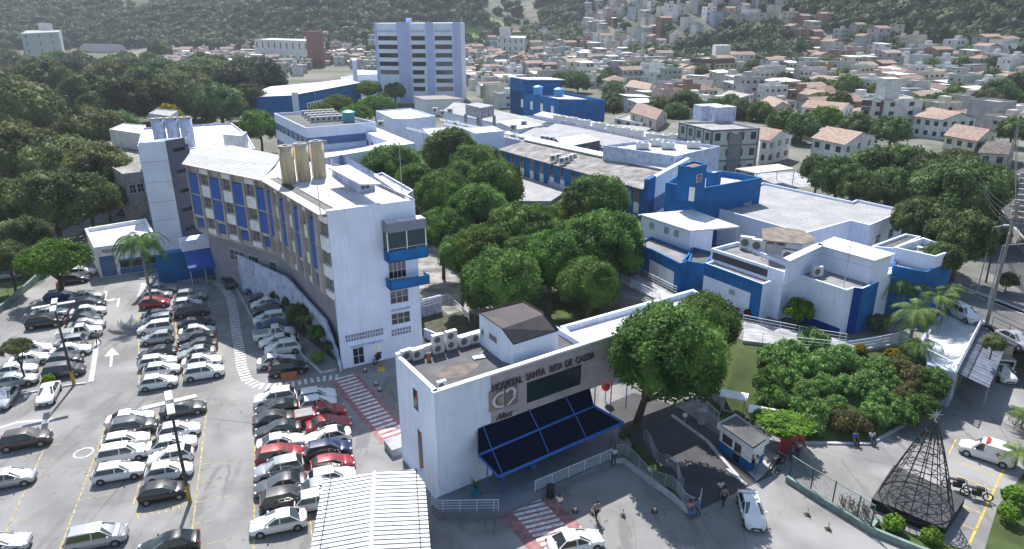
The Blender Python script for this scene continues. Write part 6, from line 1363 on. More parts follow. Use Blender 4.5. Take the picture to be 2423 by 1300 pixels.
car(2415,420,'silver','hatchback','R','silver car on the back street at the right edge',sa+.5,PLZ,'cars on the street'); car(2312,392,'dark grey','suv','R','dark car on the back street under the lattice pole',sa+.5,PLZ,'cars on the street'); car(1893,322,'white','sedan','R','small white car between the terracotta roofed houses',-.3,PLZ,'cars on the street')
car(1112,208,'white','hatchback','R','distant white car on the road right of the office tower',-.8,0,'cars on the street')
tk=thing('box_truck','white box truck body standing behind the white SUV','truck',tuple(G(2345,862,0)),rz=math.atan2(-1,-.25)); tk_o=Vector(); ORG[tk.name]=Vector()
g=MB(); g.box((-.6,0,1.75),(4.0,2.1,2.3)); g.build('cargo_box',mat('cream_box',(.60,.56,.52),.6,.05),tk); g=MB(); g.box((2.1,0,1.15),(1.3,1.9,1.5)); g.build('cab',CP_['white'],tk); g=MB(); g.box((2.77,0,1.45),(.05,1.6,.6)); g.build('windscreen',CGL,tk)
for x in (-1.8,1.9):
    for s in (-1,1): g=MB(); g.tube((x,s*.75,.42),(x,s*1.0,.42),.42,12); g.build('wheel',TYR,tk)
for k,o_ in list(PROTO.items()):
    pass
for o_ in set(PROTO.values()):
    def rm_(o):
        for c in list(o.children): rm_(c)
        bpy.data.objects.remove(o)
    try: rm_(o_)
    except ReferenceError: pass
# ================================================================ rooftop plant
WBX=mat('condenser_casing',(.62,.62,.62),.5,.06,2); 
def acproto(w_,d_,h_,fans,top=False):
    r=thing('condenser_unit','x','air conditioner',(0,0,0)); g=MB(); g.box((0,0,h_/2+.12),(w_,d_,h_)); g.build('casing',WBX,r)
    for i in range(fans):
        if top: x=(i-(fans-1)/2)*w_/fans; g=MB(); g.tube((x,0,h_+.11),(x,0,h_+.16),min(w_/fans,d_)*.38,12); g.build('fan_grille',BLKM,r)
        else: z=h_*(i+.5)/fans+.12; g=MB(); g.tube((-w_*.12,-d_/2-.02,z),(-w_*.12,-d_/2+.02,z),min(w_*.30,h_/fans*.34),12); g.build('fan_grille',mat('fan_grey',(.13,.13,.14),.6,.1),r)
    g=MB(); g.box((0,0,.06),(w_*.9,d_*.7,.12)); g.build('foot',MET,r); return r
AC1,AC2,AC3=acproto(.95,.4,.8,1),acproto(.95,.4,1.5,2),acproto(2.9,1.7,1.3,2,True)
def ac(src,px,py,z,rz_,label,group,sc=1): p=G(px,py,z); return copy_tree(src,tuple(p),rz_,label,group,sc)
ang=math.atan2(dF.y,dF.x)
for i,(x,y,s_) in enumerate([(963,853,1),(988,851,1),(1037,836,2),(1068,827,2),(1099,820,1),(1126,812,1)]): ac(AC1 if s_==1 else AC2,x,y,9.2,ang,f'{"single" if s_==1 else "double"} fan condenser along the rear parapet of the entrance roof, {ordn(i)} from the left','condensers of the entrance roof',1.05)
ac(AC1,1152,800,10.0,ang-1.2,'condenser fixed to the side of the roof stair tower','condensers of the entrance roof'); ac(AC1,1045,922,9.0,ang,'small white box by the front parapet of the entrance roof','condensers of the entrance roof',.8)
bxs=thing('electrical_box','small orange box on the entrance roof between the condensers','box',tuple(G(1015,852,9.2))); g=MB(); q=G(1015,852,9.2); g.box((q.x,q.y,9.5),(.3,.25,.6)); g.build('casing',mat('orange_plastic',(.5,.14,.03),.6,0),bxs); g=MB(); g.box((q.x,q.y,9.82),(.36,.3,.05)); g.build('lid',BLP,bxs)
dsh=thing('dish_bracket','white folded antenna bracket lying on the entrance roof','antenna',tuple(G(1130,850,9.2))); g=MB(); q=G(1122,852,9.25); g.obox(tuple(q),(.9,.35,0),(-.2,.5,0),(0,0,.06)); g.build('plate',WHB,dsh); g=MB(); g.path([G(1125,850,9.3),G(1145,828,9.7),G(1132,848,9.3)],.03,4); g.build('arm',WHB,dsh)
a2=math.atan2((c_:=G(890,289,12.5)-G(723,303,12.5)).y,c_.x)
k=0
for r_ in range(4):
    for j in range(6):
        x=733+j*13-r_*7+ (0); y=292-j*-.1-r_*5.3-j*.9
        ac(AC1,x+8,y-2,11.9,a2,f'condenser on the striped block roof, {ordn(j)} in the {ordn(r_)} row from the front','condensers of the striped block',1.35); k+=1
for i,(x,y) in enumerate([(1309,382),(1320,379),(1330,388),(1340,385),(1349,381),(1357,378)]): ac(AC1,x,y,8.75,.2,f'condenser in the cluster on the grey ward roof, {ordn(i)} from the left','condensers of the long ward',1.3)
for i,(x,y) in enumerate([(1285,334),(1295,335),(1305,337)]): ac(AC1,x,y,8.0,.2,f'condenser before the bright lean-to roof, {ordn(i)} from the left','condensers of the long ward',1.3)
for i,(x,y) in enumerate([(1323,286),(1353,291),(1382,297),(1417,304),(1450,311),(1475,316),(1506,322),(1545,331),(1568,334),(1601,333),(1625,345),(1650,352)]): ac(AC3,x,y,8.4,-.75,f'large rooftop unit on the service strip, {ordn(i)} from the far end','large units of the service strip',1.0)
for i,(x,y) in enumerate([(1520,352),(1555,345),(1580,352),(1640,350)]): ac(AC3,x,y,11.8,-.2,f'large unit on the streaked block roof, {ordn(i)} from the left','machinery of the streaked block',.8)
for i,(x,y,s_) in enumerate([(1766,590,AC1),(1793,597,AC1),(1832,598,AC3),(1866,622,AC1)]): ac(s_,x,y,8.7,-.5,f'white roof unit before the brown fan canopy, {ordn(i)} from the left','units under the fan canopy',1.7 if s_ is AC1 else .8)
ac(AC1,1931,655,8.25,.3,'single condenser on the dark roof beside the thin mast','condensers of the right blocks',1.3)
for i,(x,y) in enumerate([(2144,607),(2160,606),(2180,609)]): ac(AC1,x,y,8.9,-.25,f'condenser below the roof terrace wall, {ordn(i)} from the left','condensers of the right blocks',1.3)
for i,(x,y,z) in enumerate([(902,300,6),(919,297,6),(967,302,6),(1014,292,6),(1080,302,7.5),(1030,268,8),(1048,275,8),(1065,270,8),(1240,300,7.5),(1215,310,7.5)]): ac(AC1,x,y,z,.2,f'small unit among the central white roofs, {ordn(i)} from the left','units of the central roofs',1.7)
for s_ in (AC1,AC2,AC3): rm_(s_)
# pipe runs over the central roofs
for i,(a,b_,z,l_) in enumerate((((1040,285),(1200,318),8.6,'pipe bundle crossing the central roofs, farther one'),((1050,295),(1290,345),8.4,'pipe bundle crossing the central roofs, nearer one'),((1195,315),(1420,365),9.2,'handrail pipe run above the grey ward roof'),((960,305),(1090,335),7.8,'guard rail along the flat pale roof'))):
    t=thing('pipe_run',l_,'pipes',tuple(G(*a,z))); p,q=G(*a,z),G(*b_,z); g=MB(); 
    for k in range(3): o_=Vector((0,.35*k,.15*k)); g.tube(p+o_,q+o_,.06,5)
    g.build('pipe',MET,t); g=MB(); n_=9
    for k in range(n_+1): v=p.lerp(q,k/n_); g.tube(v-Vector((0,0,.8)),v+Vector((0,0,.9)),.04,4)
    g.build('support',MET,t)
# ================================================================ forecourt things
def floodlight(px,py,top,label):
    b_=G(px,py); t=thing('light_pole',label,'light pole',tuple(b_),'floodlight poles of the car park'); H_=8.8
    g=MB(); g.tube(b_,b_+Vector((0,0,1.6)),.16,8); g.build('yellow_base',mat('yellow_paint_worn',(.45,.33,.06),.7,.2,3),t)
    g=MB(); g.tube(b_+Vector((0,0,1.6)),b_+Vector((0,0,H_)),.14,8,r1=.09); g.build('pole',mat('dark_pole',(.07,.055,.05),.8,.1),t)
    for k in range(4):
        a=k*math.pi/2+.5; c=b_+Vector((math.cos(a)*1.05,math.sin(a)*1.05,H_+.05)); g=MB(); g.box(tuple(c),(1.5,.5,.10),rz=a); g.build('lamp_head',mat('lamp_casing',(.5,.5,.48),.5,.05),t)
floodlight(450,1190,None,'tall dark floodlight pole with a cross of four lamps in the middle front bay'); floodlight(176,912,None,'tall dark floodlight pole with a cross of four lamps in the far left bay')
def post_lamp(p,h,label,arms=2,name='street_lamp',L=1.6):
    t=thing(name,label,'street lamp',tuple(p)); g=MB(); g.tube(p,p+Vector((0,0,h)),.09,6,r1=.05); g.build('pole',MET,t)
    for k in range(arms):
        s=1 if k==0 else -1; q=p+Vector((0,0,h)); g=MB(); g.tube(q,q+Vector((s*L,0,.25)),.04,5); g.build('arm',MET,t); g=MB(); g.box(tuple(q+Vector((s*(L+.25),0,.27))),(.6,.25,.12)); g.build('lamp_head',WHB,t)
post_lamp(G(160,300),10,'double armed lamp among the park trees beside the rear lawn'); post_lamp(G(22,400),10,'double armed lamp among the park trees at the left edge')
post_lamp(G(2335,730,PLZ),7.5,'single armed street lamp reaching right from the power pole',1,L=3)
post_lamp(G(2312,690,PLZ),8,'single armed street lamp behind the blue corner block',1,L=1.2)
def upole(px,py,z,h,label,lat=False):
    p=G(px,py,z); t=thing('power_pole',label,'power pole',tuple(p)); g=MB(); m_=mat('pole_concrete',(.27,.26,.25),.9,.15)
    if lat:
        for s in (-.35,.35): g.tube(p+Vector((s,0,0)),p+Vector((s*.5,0,h)),.12,5)
        for k in range(6): g.tube(p+Vector((-.3,0,h*k/6)),p+Vector((.3,0,h*(k+1)/6)),.05,4)
    else: g.tube(p,p+Vector((0,0,h)),.2,8,r1=.12)
    g.build('pole',m_,t)
    for k,zz in enumerate((h-.3,h-1.6,h-3.2)): g=MB(); g.box((p.x,p.y,z+zz),(2.4 if k else 2.0,.12,.12),rz=.4+k*.2); g.build('cross_arm',mat('pole_timber',(.12,.09,.07)),t)
    return p
pp=upole(2334,768,PLZ,13.5,'leaning dark power pole with cross arms beside the terrace'); p2=upole(2378,425,PLZ,11,'lattice transformer pole on the back street',True); p3=upole(2550,900,PLZ,12,'power pole just outside the right edge'); p4=upole(2275,545,PLZ,10,'power pole behind the white hall')
for i,(a,b_,l_) in enumerate(((pp,p2,'power line'),(pp,p3,'power line'),(pp,p4,'power line'))):
    t=thing('power_line',['bundle of wires from the leaning pole to the lattice pole','bundle of wires from the leaning pole out of the right edge','bundle of wires running left from the leaning pole'][i],'wires',tuple(a)); 
    for k in range(4):
        g=MB(); za,zb_=(12.8,10.5)[0]-k*.8,10-k*.7; q=[a.lerp(b_,u/10)+Vector((.25*k,0,za+(zb_-za)*u/10-1.2*math.sin(math.pi*u/10))) for u in range(11)]; g.path(q,.028,4); g.build('wire',BLKM,t)
# wavy railings beside the drive
def wave_rail(pxs,label,n=24,h=1.1):
    P=[G(x,y,.15) for x,y in pxs]; tot=along(P,sum((b_-a).length for a,b_ in zip(P[:-1],P[1:]))/n); pts=[Vector((c.x,c.y,.15+.28*(1+math.sin(i/len(tot)*math.pi*4)))) for i,(c,_) in enumerate(tot)]
    return railing('wavy_railing',pts,h,label,rails=8,post=1.4,m_=MET)
wave_rail([(1448,1090),(1475,1090),(1530,1130),(1590,1172),(1620,1205),(1652,1212),(1660,1180)],'wavy grey railing curling round the end of the planted strip'); wave_rail([(1522,1050),(1565,1110),(1600,1130),(1615,1165)],'shorter wavy railing between the strip and the drive')
sw=thing('strip_wall','low concrete wall under the wavy railing','wall',tuple(G(1550,1150))); g=MB(); ribbon(g,[G(x,y) for x,y in [(1448,1095),(1475,1095),(1530,1137),(1590,1180),(1625,1212),(1655,1216)]],.3,.01,.35); g.build('wall_body',mat('kerb_concrete',(.5,.5,.53)),sw)
sheet('planted_strip',[(1480,1080),(1520,1052),(1612,1165),(1640,1195),(1590,1165)],.03,GRS,zpx=0)
railing('railing',[G(x,y,.1) for x,y in [(1637,940),(1700,1000)]],1.0,'double row railing climbing past the gatehouse, nearer the drive',rails=5); railing('railing',[G(x,y,.6) for x,y in [(1655,920),(1712,970)]],1.0,'double row railing climbing past the gatehouse, farther one',rails=5)
# glass fenced ramp
rp=thing('access_ramp','pale concrete access ramp hugging the white blocks','ramp',tuple(G(1880,790,PLZ))); g=MB(); q=[G(x,y,PLZ+.25) for x,y in [(1757,762),(1757,806),(2000,834),(2165,806),(2150,782),(2010,806)]]; g.prism([P2(v) for v in q],PLZ-.3,PLZ+.25); g.build('ramp_floor',PAV,rp)
railing('railing',[G(x,y,PLZ+.25) for x,y in [(1757,804),(1880,820),(2000,832)]],1.0,'outer metal and glass railing of the pale ramp',rails=3,post=1.9); railing('railing',[G(x,y,PLZ+.25) for x,y in [(1757,766),(1925,800),(2000,812)]],1.0,'inner metal railing of the pale ramp',rails=3,post=1.9); railing('railing',[G(x,y,PLZ+.25) for x,y in [(2005,830),(2060,822),(2165,800)]],1.0,'blue grey railing from the ramp to the palms',rails=3,post=1.9)
rp2=thing('access_ramp','short pale ramp descending into the ward court by the banded block','ramp',tuple(G(1520,690,PLZ))); g=MB(); q=[G(x,y,PLZ+.25) for x,y in [(1450,655),(1560,712),(1600,698),(1490,640)]]; g.prism([P2(v) for v in q],PLZ-.2,PLZ+.25); g.build('ramp_floor',PAV,rp2)
railing('railing',[G(x,y,PLZ+.25) for x,y in [(1450,657),(1560,713)]],1.0,'railing of the short ramp, courtyard side',rails=3,post=1.9); railing('railing',[G(x,y,PLZ+.25) for x,y in [(1490,642),(1600,698)]],1.0,'railing of the short ramp, building side',rails=3,post=1.9)
# gatehouse
GH=thing('gatehouse','small white gatehouse with a dark flat roof and blue skirting','kiosk',tuple(G(1760,1060))); c=[G(x,y,2.4) for x,y in [(1697,1003),(1783,1064),(1822,1037),(1741,980)]]
g=MB(); g.prism([P2(v) for v in c],1.95,2.45,mtop=False); I_=inset([P2(v) for v in c],.18); g.build('fascia',WHB,GH); g=MB(); g.add([(x,y,2.4) for x,y in I_],[(0,1,2,3)]); g.build('roof',DECK,GH)
I2=inset([P2(v) for v in c],.25); g=MB(); g.prism(I2,0,1.97,mtop=False); g.build('wall',WHB,GH)
a,b_=Vector((*P2(c[0]),0)),Vector((*P2(c[1]),0)); 
g=MB(); L=(b_-a).length; pan(g,P2(a),P2(b_),.25,L-.25,0,.8,-.2,.1); pan(g,P2(b_),P2(c[2]),.25,(c[2]-c[1]).length-.25,0,.8,-.2,.1); g.build('blue_skirting',BLU,GH)
for u0,u1,z0,z1 in ((.6,1.7,1.0,1.8),(2.0,2.7,.1,1.85),(3.1,4.4,.1,1.85)):
    if u1<L: g=MB(); pan(g,P2(a),P2(b_),u0,u1,z0,z1,-.19,.1); g.build('opening',GLS,GH)
sheet('gatehouse_apron',[(1700,1040),(1745,1015),(1850,1085),(1790,1140)],.02,PAV,zpx=0)
gt=thing('red_gate','red metal gate panels under the green vine','gate',tuple(G(1865,1070))); a,b_=G(1840,1088),G(1903,1052); g=MB(); d=(b_-a); n_=14
for k in range(n_): q=a.lerp(b_,k/n_); g.obox(tuple(q),d*.82/n_,nrm(a,b_)*.06,(0,0,2.0))
g.build('gate_panel',mat('gate_red',(.33,.03,.04),.6,.1),gt); g=MB()
for z in (.3,1.2,2.0): g.tube(z_(a,z),z_(b_,z),.05,5)
g.build('gate_frame',mat('gate_red',(.33,.03,.04)),gt)
for i,(x,y,l_) in enumerate(((1730,937,'small white roofed bench shelter on the lawn, left one'),(1798,975,'small white roofed bench shelter on the lawn, right one'))):
    t=thing('bench_shelter',l_,'shelter',tuple(G(x,y+25)),'shelters on the lawn'); p=G(x,y,2.1); g=MB(); g.obox((p.x-1.1,p.y-.1,2.1),(2.2,-1.0,.05),(.5,1.1,.1),(0,0,.08)); g.build('roof',WHB,t)
    for dx,dy in ((-.8,0),(1,-.7),(-.4,.8),(1.4,.1)): g=MB(); g.tube((p.x+dx,p.y+dy,0),(p.x+dx,p.y+dy,2.1),.04,5); g.build('post',MET,t)
    g=MB(); g.box((p.x+.2,p.y,.45),(1.6,.4,.08),rz=-.4); g.build('bench',CONC,t)
def globe(px,py,z,label,h=.6,r=.22):
    p=G(px,py,z); t=thing('globe_lamp',label,'lamp',(p.x,p.y,0)); g=MB(); g.ball((p.x,p.y,z),r,12,8); g.build('globe',WHB,t,smooth=True); g=MB(); g.tube((p.x,p.y,0),(p.x,p.y,z-r*.8),.05,6); g.build('post',MET,t)
globe(1783,912,1.6,'white globe lamp rising out of the yellow shrub'); globe(1621,983,.8,'white globe lamp on the planted edge of the drive')
pd=thing('pedestal','pale concrete pedestal on the bank left of the gatehouse','pedestal',tuple(G(1660,1000))); p=G(1660,1002); g=MB(); g.tube(p,p+Vector((0,0,1.3)),.38,10,r1=.3); g.build('column',PAV,pd); g=MB(); g.tube(p+Vector((0,0,1.3)),p+Vector((0,0,1.42)),.42,10); g.build('cap',PAV,pd)
# christmas tree frame
TR=thing('cone_frame','tall dark wire cone of rings and ribs with a star, standing on a black stage','sculpture',tuple(G(2172,1185,.9)))
C0=G(2166,1188,.9); HT=6.9; RB=2.35; g=MB(); nn=14
rad=lambda z: RB*(1-z/HT)**.85+.12
for k in range(nn):
    a=2*math.pi*k/nn; g.path([C0+Vector((rad(z)*math.cos(a),rad(z)*math.sin(a),z)) for z in [i*HT/10 for i in range(11)]],.035,4)
g.build('rib',BLKM,TR); g=MB()
for i in range(10):
    z=i*HT/10; g.path([C0+Vector((rad(z)*math.cos(2*math.pi*k/nn),rad(z)*math.sin(2*math.pi*k/nn),z)) for k in range(nn+1)],.035,4)
g.build('ring',BLKM,TR); g=MB()
for i in range(9):
    z0,z1=i*HT/10,(i+1)*HT/10
    for k in range(nn):
        if (k+i)%3==0: g.tube(C0+Vector((rad(z0)*math.cos(2*math.pi*k/nn),rad(z0)*math.sin(2*math.pi*k/nn),z0)),C0+Vector((rad(z1)*math.cos(2*math.pi*(k+1)/nn),rad(z1)*math.sin(2*math.pi*(k+1)/nn),z1)),.025,4)
for k in range(5): a=k*1.2566; g.path([C0+Vector((1.1*math.cos(a)+.55*math.cos(b_*.628),1.1*math.sin(a)+.55*math.sin(b_*.628),.15)) for b_ in range(11)],.03,4)
g.build('brace',BLKM,TR); g=MB(); tp=C0+Vector((0,0,HT+.55)); g.tube(C0+Vector((0,0,HT-.3)),tp,.04,5)
for k in range(8): a=k*math.pi/4; g.tube(tp,tp+Vector((.55*math.cos(a),.1,.55*math.sin(a))),.045,4,r1=.01)
g.build('star',MET,TR)
SG=thing('stage','low black square stage under the wire cone','stage',tuple(G(2170,1180))); q=[G(x,y,.85) for x,y in [(2063,1180),(2115,1100),(2284,1178),(2236,1252)]]; g=MB(); g.prism([P2(v) for v in q],0,.85,mtop=False); g.build('skirt',mat('black_cloth',(.012,.012,.015),.9,.1),SG); g=MB(); g.add([z_(v,.86) for v in q],[(0,1,2,3)[::-1] if area([P2(v) for v in q])<0 else (0,1,2,3)]); g.build('top',mat('stage_grey',(.055,.055,.065),.8,.15,2),SG)
# green mesh fence
GRM=mat('green_metal',(.015,.10,.07),.5,.1)
FN=thing('mesh_fence','tall green framed mesh fence between the forecourt and the bicycle bay','fence',tuple(G(1867,1134)))
fp_=[G(x,y) for x,y in [(1867,1136),(1916,1168),(1968,1199),(2025,1235),(2058,1258)]]
for p in fp_: g=MB(); g.tube(p,p+Vector((0,0,2.3)),.06,6); g.build('post',GRM,FN)
for a,b_ in zip(fp_[:-1],fp_[1:]):
    g=MB(); 
    for z in (.25,2.25): g.tube(z_(a,z),z_(b_,z),.04,5)
    g.build('rail',GRM,FN); g=MB(); n_=10
    for k in range(1,n_): g.tube(z_(a.lerp(b_,k/n_),.25),z_(a.lerp(b_,k/n_),2.25),.008,3)
    for k in range(1,8): g.tube(z_(a,.25+k*.25),z_(b_,.25+k*.25),.008,3)
    g.build('mesh',GRM,FN)
lw=thing('bed_wall','low green grey wall edging the hedge bed at the bottom right','wall',tuple(G(2150,1270))); g=MB(); ribbon(g,[G(x,y) for x,y in [(1860,1140),(2058,1262),(2180,1312),(2300,1350)]],.25,.01,.55); ribbon(g,[G(2058,1262),G(2075,1240)],.25,.01,.55); g.build('wall_body',mat('green_grey_paint',(.20,.27,.25),.8,.15),lw)
sheet('hedge_bed',[(2060,1258),(2075,1232),(2150,1262),(2280,1300),(2330,1335),(2180,1308)],.05,GRS,zpx=0); sheet('side_bed',[(2423,1120),(2360,1200),(2330,1300),(2500,1330),(2560,1120)],.05,GRS,zpx=0)
lf=thing('boundary_fence','green low wall with a thin post fence at the left edge of the car park','fence',tuple(G(50,700))); lp=[G(x,y) for x,y in [(-60,800),(0,742),(50,700),(100,655)]]; g=MB(); ribbon(g,lp,.3,.01,.9); g.build('wall_body',mat('green_grey_paint',(.20,.27,.25)),lf)
for c,_ in along(lp,2.6): g=MB(); g.tube((c.x,c.y,.9),(c.x,c.y,2.6),.03,4); g.build('post',BLKM,lf)
rf=railing('railing',[G(x,y,PLZ) for x,y in [(2345,775),(2423,812),(2520,860)]],1.2,'thin dark fence between the street and the ambulance lane',rails=3,post=2,m_=BLKM)
pf=railing('railing',[G(x,y,0) for x,y in [(225,520),(345,466)]],1.8,'thin park fence along the pale path',rails=3,post=2.5,m_=BLKM)
rl=railing('railing',[G(x,y,.2) for x,y in [(360,665),(440,640)]],.9,'pale railing beside the reception entrance',rails=3,post=1.5)
rt=railing('railing',[G(x,y,2.4) for x,y in [(992,735),(1060,715),(1110,760)]],1.0,'railing of the small court beside the end wall',rails=3,post=1.5)
cw=thing('court_wall','low white garden wall beside the end wall of the ward block','wall',tuple(G(1010,740))); g=MB(); ribbon(g,[G(992,752),G(1045,738)],.25,.01,2.3); ribbon(g,[G(1005,800),G(1090,835),G(1120,870)],.25,.01,1.2); g.build('wall_body',WHS,cw)
# bicycles and motorcycles
def ringm(g,c,r,ax,rr=.018,n=14):
    ax=Vector(ax).normalized(); u=ax.orthogonal().normalized(); v=ax.cross(u); g.path([Vector(c)+u*r*math.cos(2*math.pi*k/n)+v*r*math.sin(2*math.pi*k/n) for k in range(n+1)],rr,4)
def bike_proto(moto=False):
    r=thing('motorcycle' if moto else 'bicycle','x','motorcycle' if moto else 'bicycle',(0,0,0)); R_=.31 if moto else .34; wb=.65 if moto else .52
    for x in (-wb,wb): g=MB(); ringm(g,(x,0,R_),R_-.03,(0,1,0),.05 if moto else .02); t=g.build('wheel',TYR,r); g=MB(); g.tube((x,-.04,R_),(x,.04,R_),.06,6); [g.tube((x,0,R_),(x+R_*.85*math.cos(k),0,R_+R_*.85*math.sin(k)),.006,3) for k in range(6)]; g.build('hub',MET,t)
    g=MB()
    if moto: g.box((0,0,.45),(.55,.25,.32)); g.box((.15,0,.82),(.45,.26,.22)); g.tube((.42,0,.95),(wb,0,R_),.04,5); g.tube((-.2,0,.5),(-wb,0,R_),.04,5)
    else: P=[(-wb,0,R_),(-.15,0,.32),(.35,0,.78),(-.22,0,.80),(-wb,0,R_)]; g.path(P,.02,4); g.tube((-.15,0,.32),(-.25,0,.9),.02,4); g.tube((.33,0,.9),(wb,0,R_),.02,4)
    g.build('frame',BLKM if moto else mat('bike_frame',(.18,.10,.10),.4,.1,rnd=.3),r); g=MB(); g.box((-.3,0,.82 if moto else .92),(.6 if moto else .22,.2 if moto else .12,.09)); g.build('seat',BLP,r)
    g=MB(); x=.38 if moto else .32; g.tube((x,-.3,1.0),(x,.3,1.0),.018,4); g.tube((x,0,.85),(x,0,1.0),.018,4); g.build('handlebar',MET,r); return r
BK,MO=bike_proto(),bike_proto(True); rd=random.Random(3)
for i,(x,y) in enumerate([(1992,1192),(2002,1200),(2012,1195),(2022,1205),(2032,1212),(2042,1207),(2050,1218),(2060,1222)]): copy_tree(BK,tuple(G(x,y+10)),rd.uniform(1.2,1.9),f'parked bicycle beside the black stage, {ordn(i)} from the left','bicycles by the stage',1.05)
for i,(x,y) in enumerate([(2402,988),(2412,998),(2420,982)]): copy_tree(BK,tuple(G(x,y+6)),rd.uniform(.1,.6),['bicycle by the right edge, left of three','bicycle by the right edge, nearest of three','bicycle by the right edge, farthest of three'][i],'bicycles at the right edge',1.05)
for i,(x,y,a,l_) in enumerate([(2308,1180,-.45,'black motorcycle standing right of the black stage'),(2262,1160,-.45,'black motorcycle half behind the wire cone'),(880,850,1.2,'motorcycle at the foot of the end wall, left one'),(897,856,1.2,'motorcycle at the foot of the end wall, right one'),(1838,1105,.6,'motorcycle beside the red gate')]): copy_tree(MO,tuple(G(x,y)),a,l_,None,1.15)
rm_(BK); rm_(MO)
# cones, bins, pots, barriers
OR=mat('cone_orange',(.36,.14,.06),.6,.1)
for i,(x,y,l_) in enumerate([(1361,1212,'traffic cone between the two walkers'),(1401,1216,'traffic cone touching the right hand walker'),(1474,1221,'traffic cone in the round tree shadow, left one'),(1549,1212,'traffic cone in the round tree shadow, right one'),(1910,1219,'traffic cone beside the mesh fence, far one'),(1959,1253,'traffic cone beside the mesh fence, near one'),(864,880,'traffic cone left of the yellow block'),(890,912,'traffic cone beside the red edged crossing'),(899,926,'pale traffic cone nearest the entrance building')]):
    p=G(x,y); t=thing('traffic_cone',l_,'cone',tuple(p),'traffic cones'); g=MB(); g.tube(p+Vector((0,0,.03)),p+Vector((0,0,.62)),.13,10,r1=.03); g.build('cone_body',OR,t); g=MB(); g.box((p.x,p.y,.02),(.42,.42,.05)); g.build('base',BLP,t); g=MB(); g.tube(p+Vector((0,0,.26)),p+Vector((0,0,.46)),.098,10,r1=.066); g.build('white_band',WHB,t)
def pot(px,py,label,z=.7):
    p=G(px,py,z); t=thing('potted_plant',label,'potted plant',tuple(p)); g=MB(); g.tube(p,p+Vector((0,0,.55)),.25,14,r1=.4); g.build('pot',mat('teal_pot',(.03,.22,.30),.4,.1),t); g=MB()
    for k in range(16):
        a=k*2.4; e=p+Vector((.5*math.cos(a),.5*math.sin(a),1.2+.25*math.sin(k))); s=Vector((-math.sin(a),math.cos(a),0))*.05; b0=p+Vector((0,0,.6)); g.add([b0-s,b0+s,e+s*.3,e-s*.3],[(0,1,2,3)])
    g.build('leaves',LM['mango'],t); g=MB(); g.tube(p+Vector((0,0,.5)),p+Vector((0,0,.95)),.04,5); g.build('stem',BARK,t)
pot(1126,1172,'teal pot with a small palm against the white pier'); pot(1261,1106,'teal pot under the canopy edge')
p=G(1303,1176); t=thing('litter_bin','black litter bin in front of the entrance deck railing','bin',tuple(p)); g=MB(); g.tube(p,p+Vector((0,0,1.0)),.3,12); g.build('bin_body',BLP,t); g=MB(); g.tube(p+Vector((0,0,1.0)),p+Vector((0,0,1.12)),.33,12,r1=.2); g.build('lid',BLKM,t)
p=G(1432,950); t=thing('phone_booth','red rounded phone hood under the big round tree','phone booth',tuple(p)); g=MB(); g.tube(p,p+Vector((0,0,1.2)),.06,6); g.build('post',MET,t); g=MB(); g.ball((p.x,p.y,1.7),.45,12,8,sz=1.2); g.build('hood',mat('signal_red',(.5,.02,.02)),t,smooth=True)
p=G(686,896); t=thing('plastic_barrier','orange plastic water barrier behind the black SUV','barrier',tuple(p)); g=MB(); g.box((p.x,p.y,.4),(1.6,.45,.55),rz=.2); g.box((p.x,p.y,.12),(1.7,.6,.24),rz=.2); g.build('barrier_body',OR,t); g=MB(); g.box((p.x-.5,p.y-.2,.68),(.2,.1,.05),rz=.2); g.build('cap',BLP,t)
p=G(902,877); t=thing('yellow_block','yellow concrete block on the dark forecourt','block',tuple(p)); g=MB(); g.box((p.x,p.y,.25),(.75,.5,.5),rz=.3); g.build('block_body',mat('yellow_paint_bright',(.60,.42,.08)),t); g=MB(); g.box((p.x,p.y,.53),(.5,.1,.05),rz=.3); g.build('handle',BLKM,t)
p=G(143,682); t=thing('orange_tank','orange plastic tank under the spreading tree','tank',tuple(p)); g=MB(); g.tube(p,p+Vector((0,0,.9)),.5,12,r1=.42); g.build('tank_body',OR,t); g=MB(); g.tube(p+Vector((0,0,.9)),p+Vector((0,0,1)),.25,10); g.build('lid',BLP,t)
p=G(935,1068); t=thing('concrete_plinth','pale concrete plinth at the left foot of the entrance building','plinth',tuple(p)); g=MB(); g.box((p.x,p.y+.2,.35),(1.3,1.8,.7),rz=.55); g.build('plinth_body',PAV,t); g=MB(); g.box((p.x,p.y+.2,.72),(1.35,1.85,.05),rz=.55); g.build('cap',PAV,t)
t=thing('stand_barrier','yellow and black chain barrier left of the entrance building','barrier',tuple(G(925,955))); g=MB(); P=[G(912,948),G(925,935),G(938,975)]
for v in P: g.tube(v,v+Vector((0,0,1)),.04,6)
g.build('post',mat('yellow_paint_worn',(.45,.33,.06)),t); g=MB(); g.path([v+Vector((0,0,.9)) for v in P],.025,4); g.build('chain',BLKM,t)
# staircase and retaining wall at the right
t=thing('street_staircase','concrete steps between retaining walls at the right edge','stairs',tuple(G(2400,520,PLZ))); g=MB()
for k in range(12): p=G(2395+k*1.6,560-k*9,PLZ); g.box((p.x+1.2,p.y,PLZ+.1+k*.17),(3.4,.6,.2+k*.34),rz=-.5)
g.build('step',CONC,t); g=MB(); ribbon(g,[G(2350,480,PLZ),G(2362,520,PLZ),G(2400,570,PLZ),G(2440,620,PLZ)],.4,PLZ,1.6); g.build('side_wall',CONC,t)
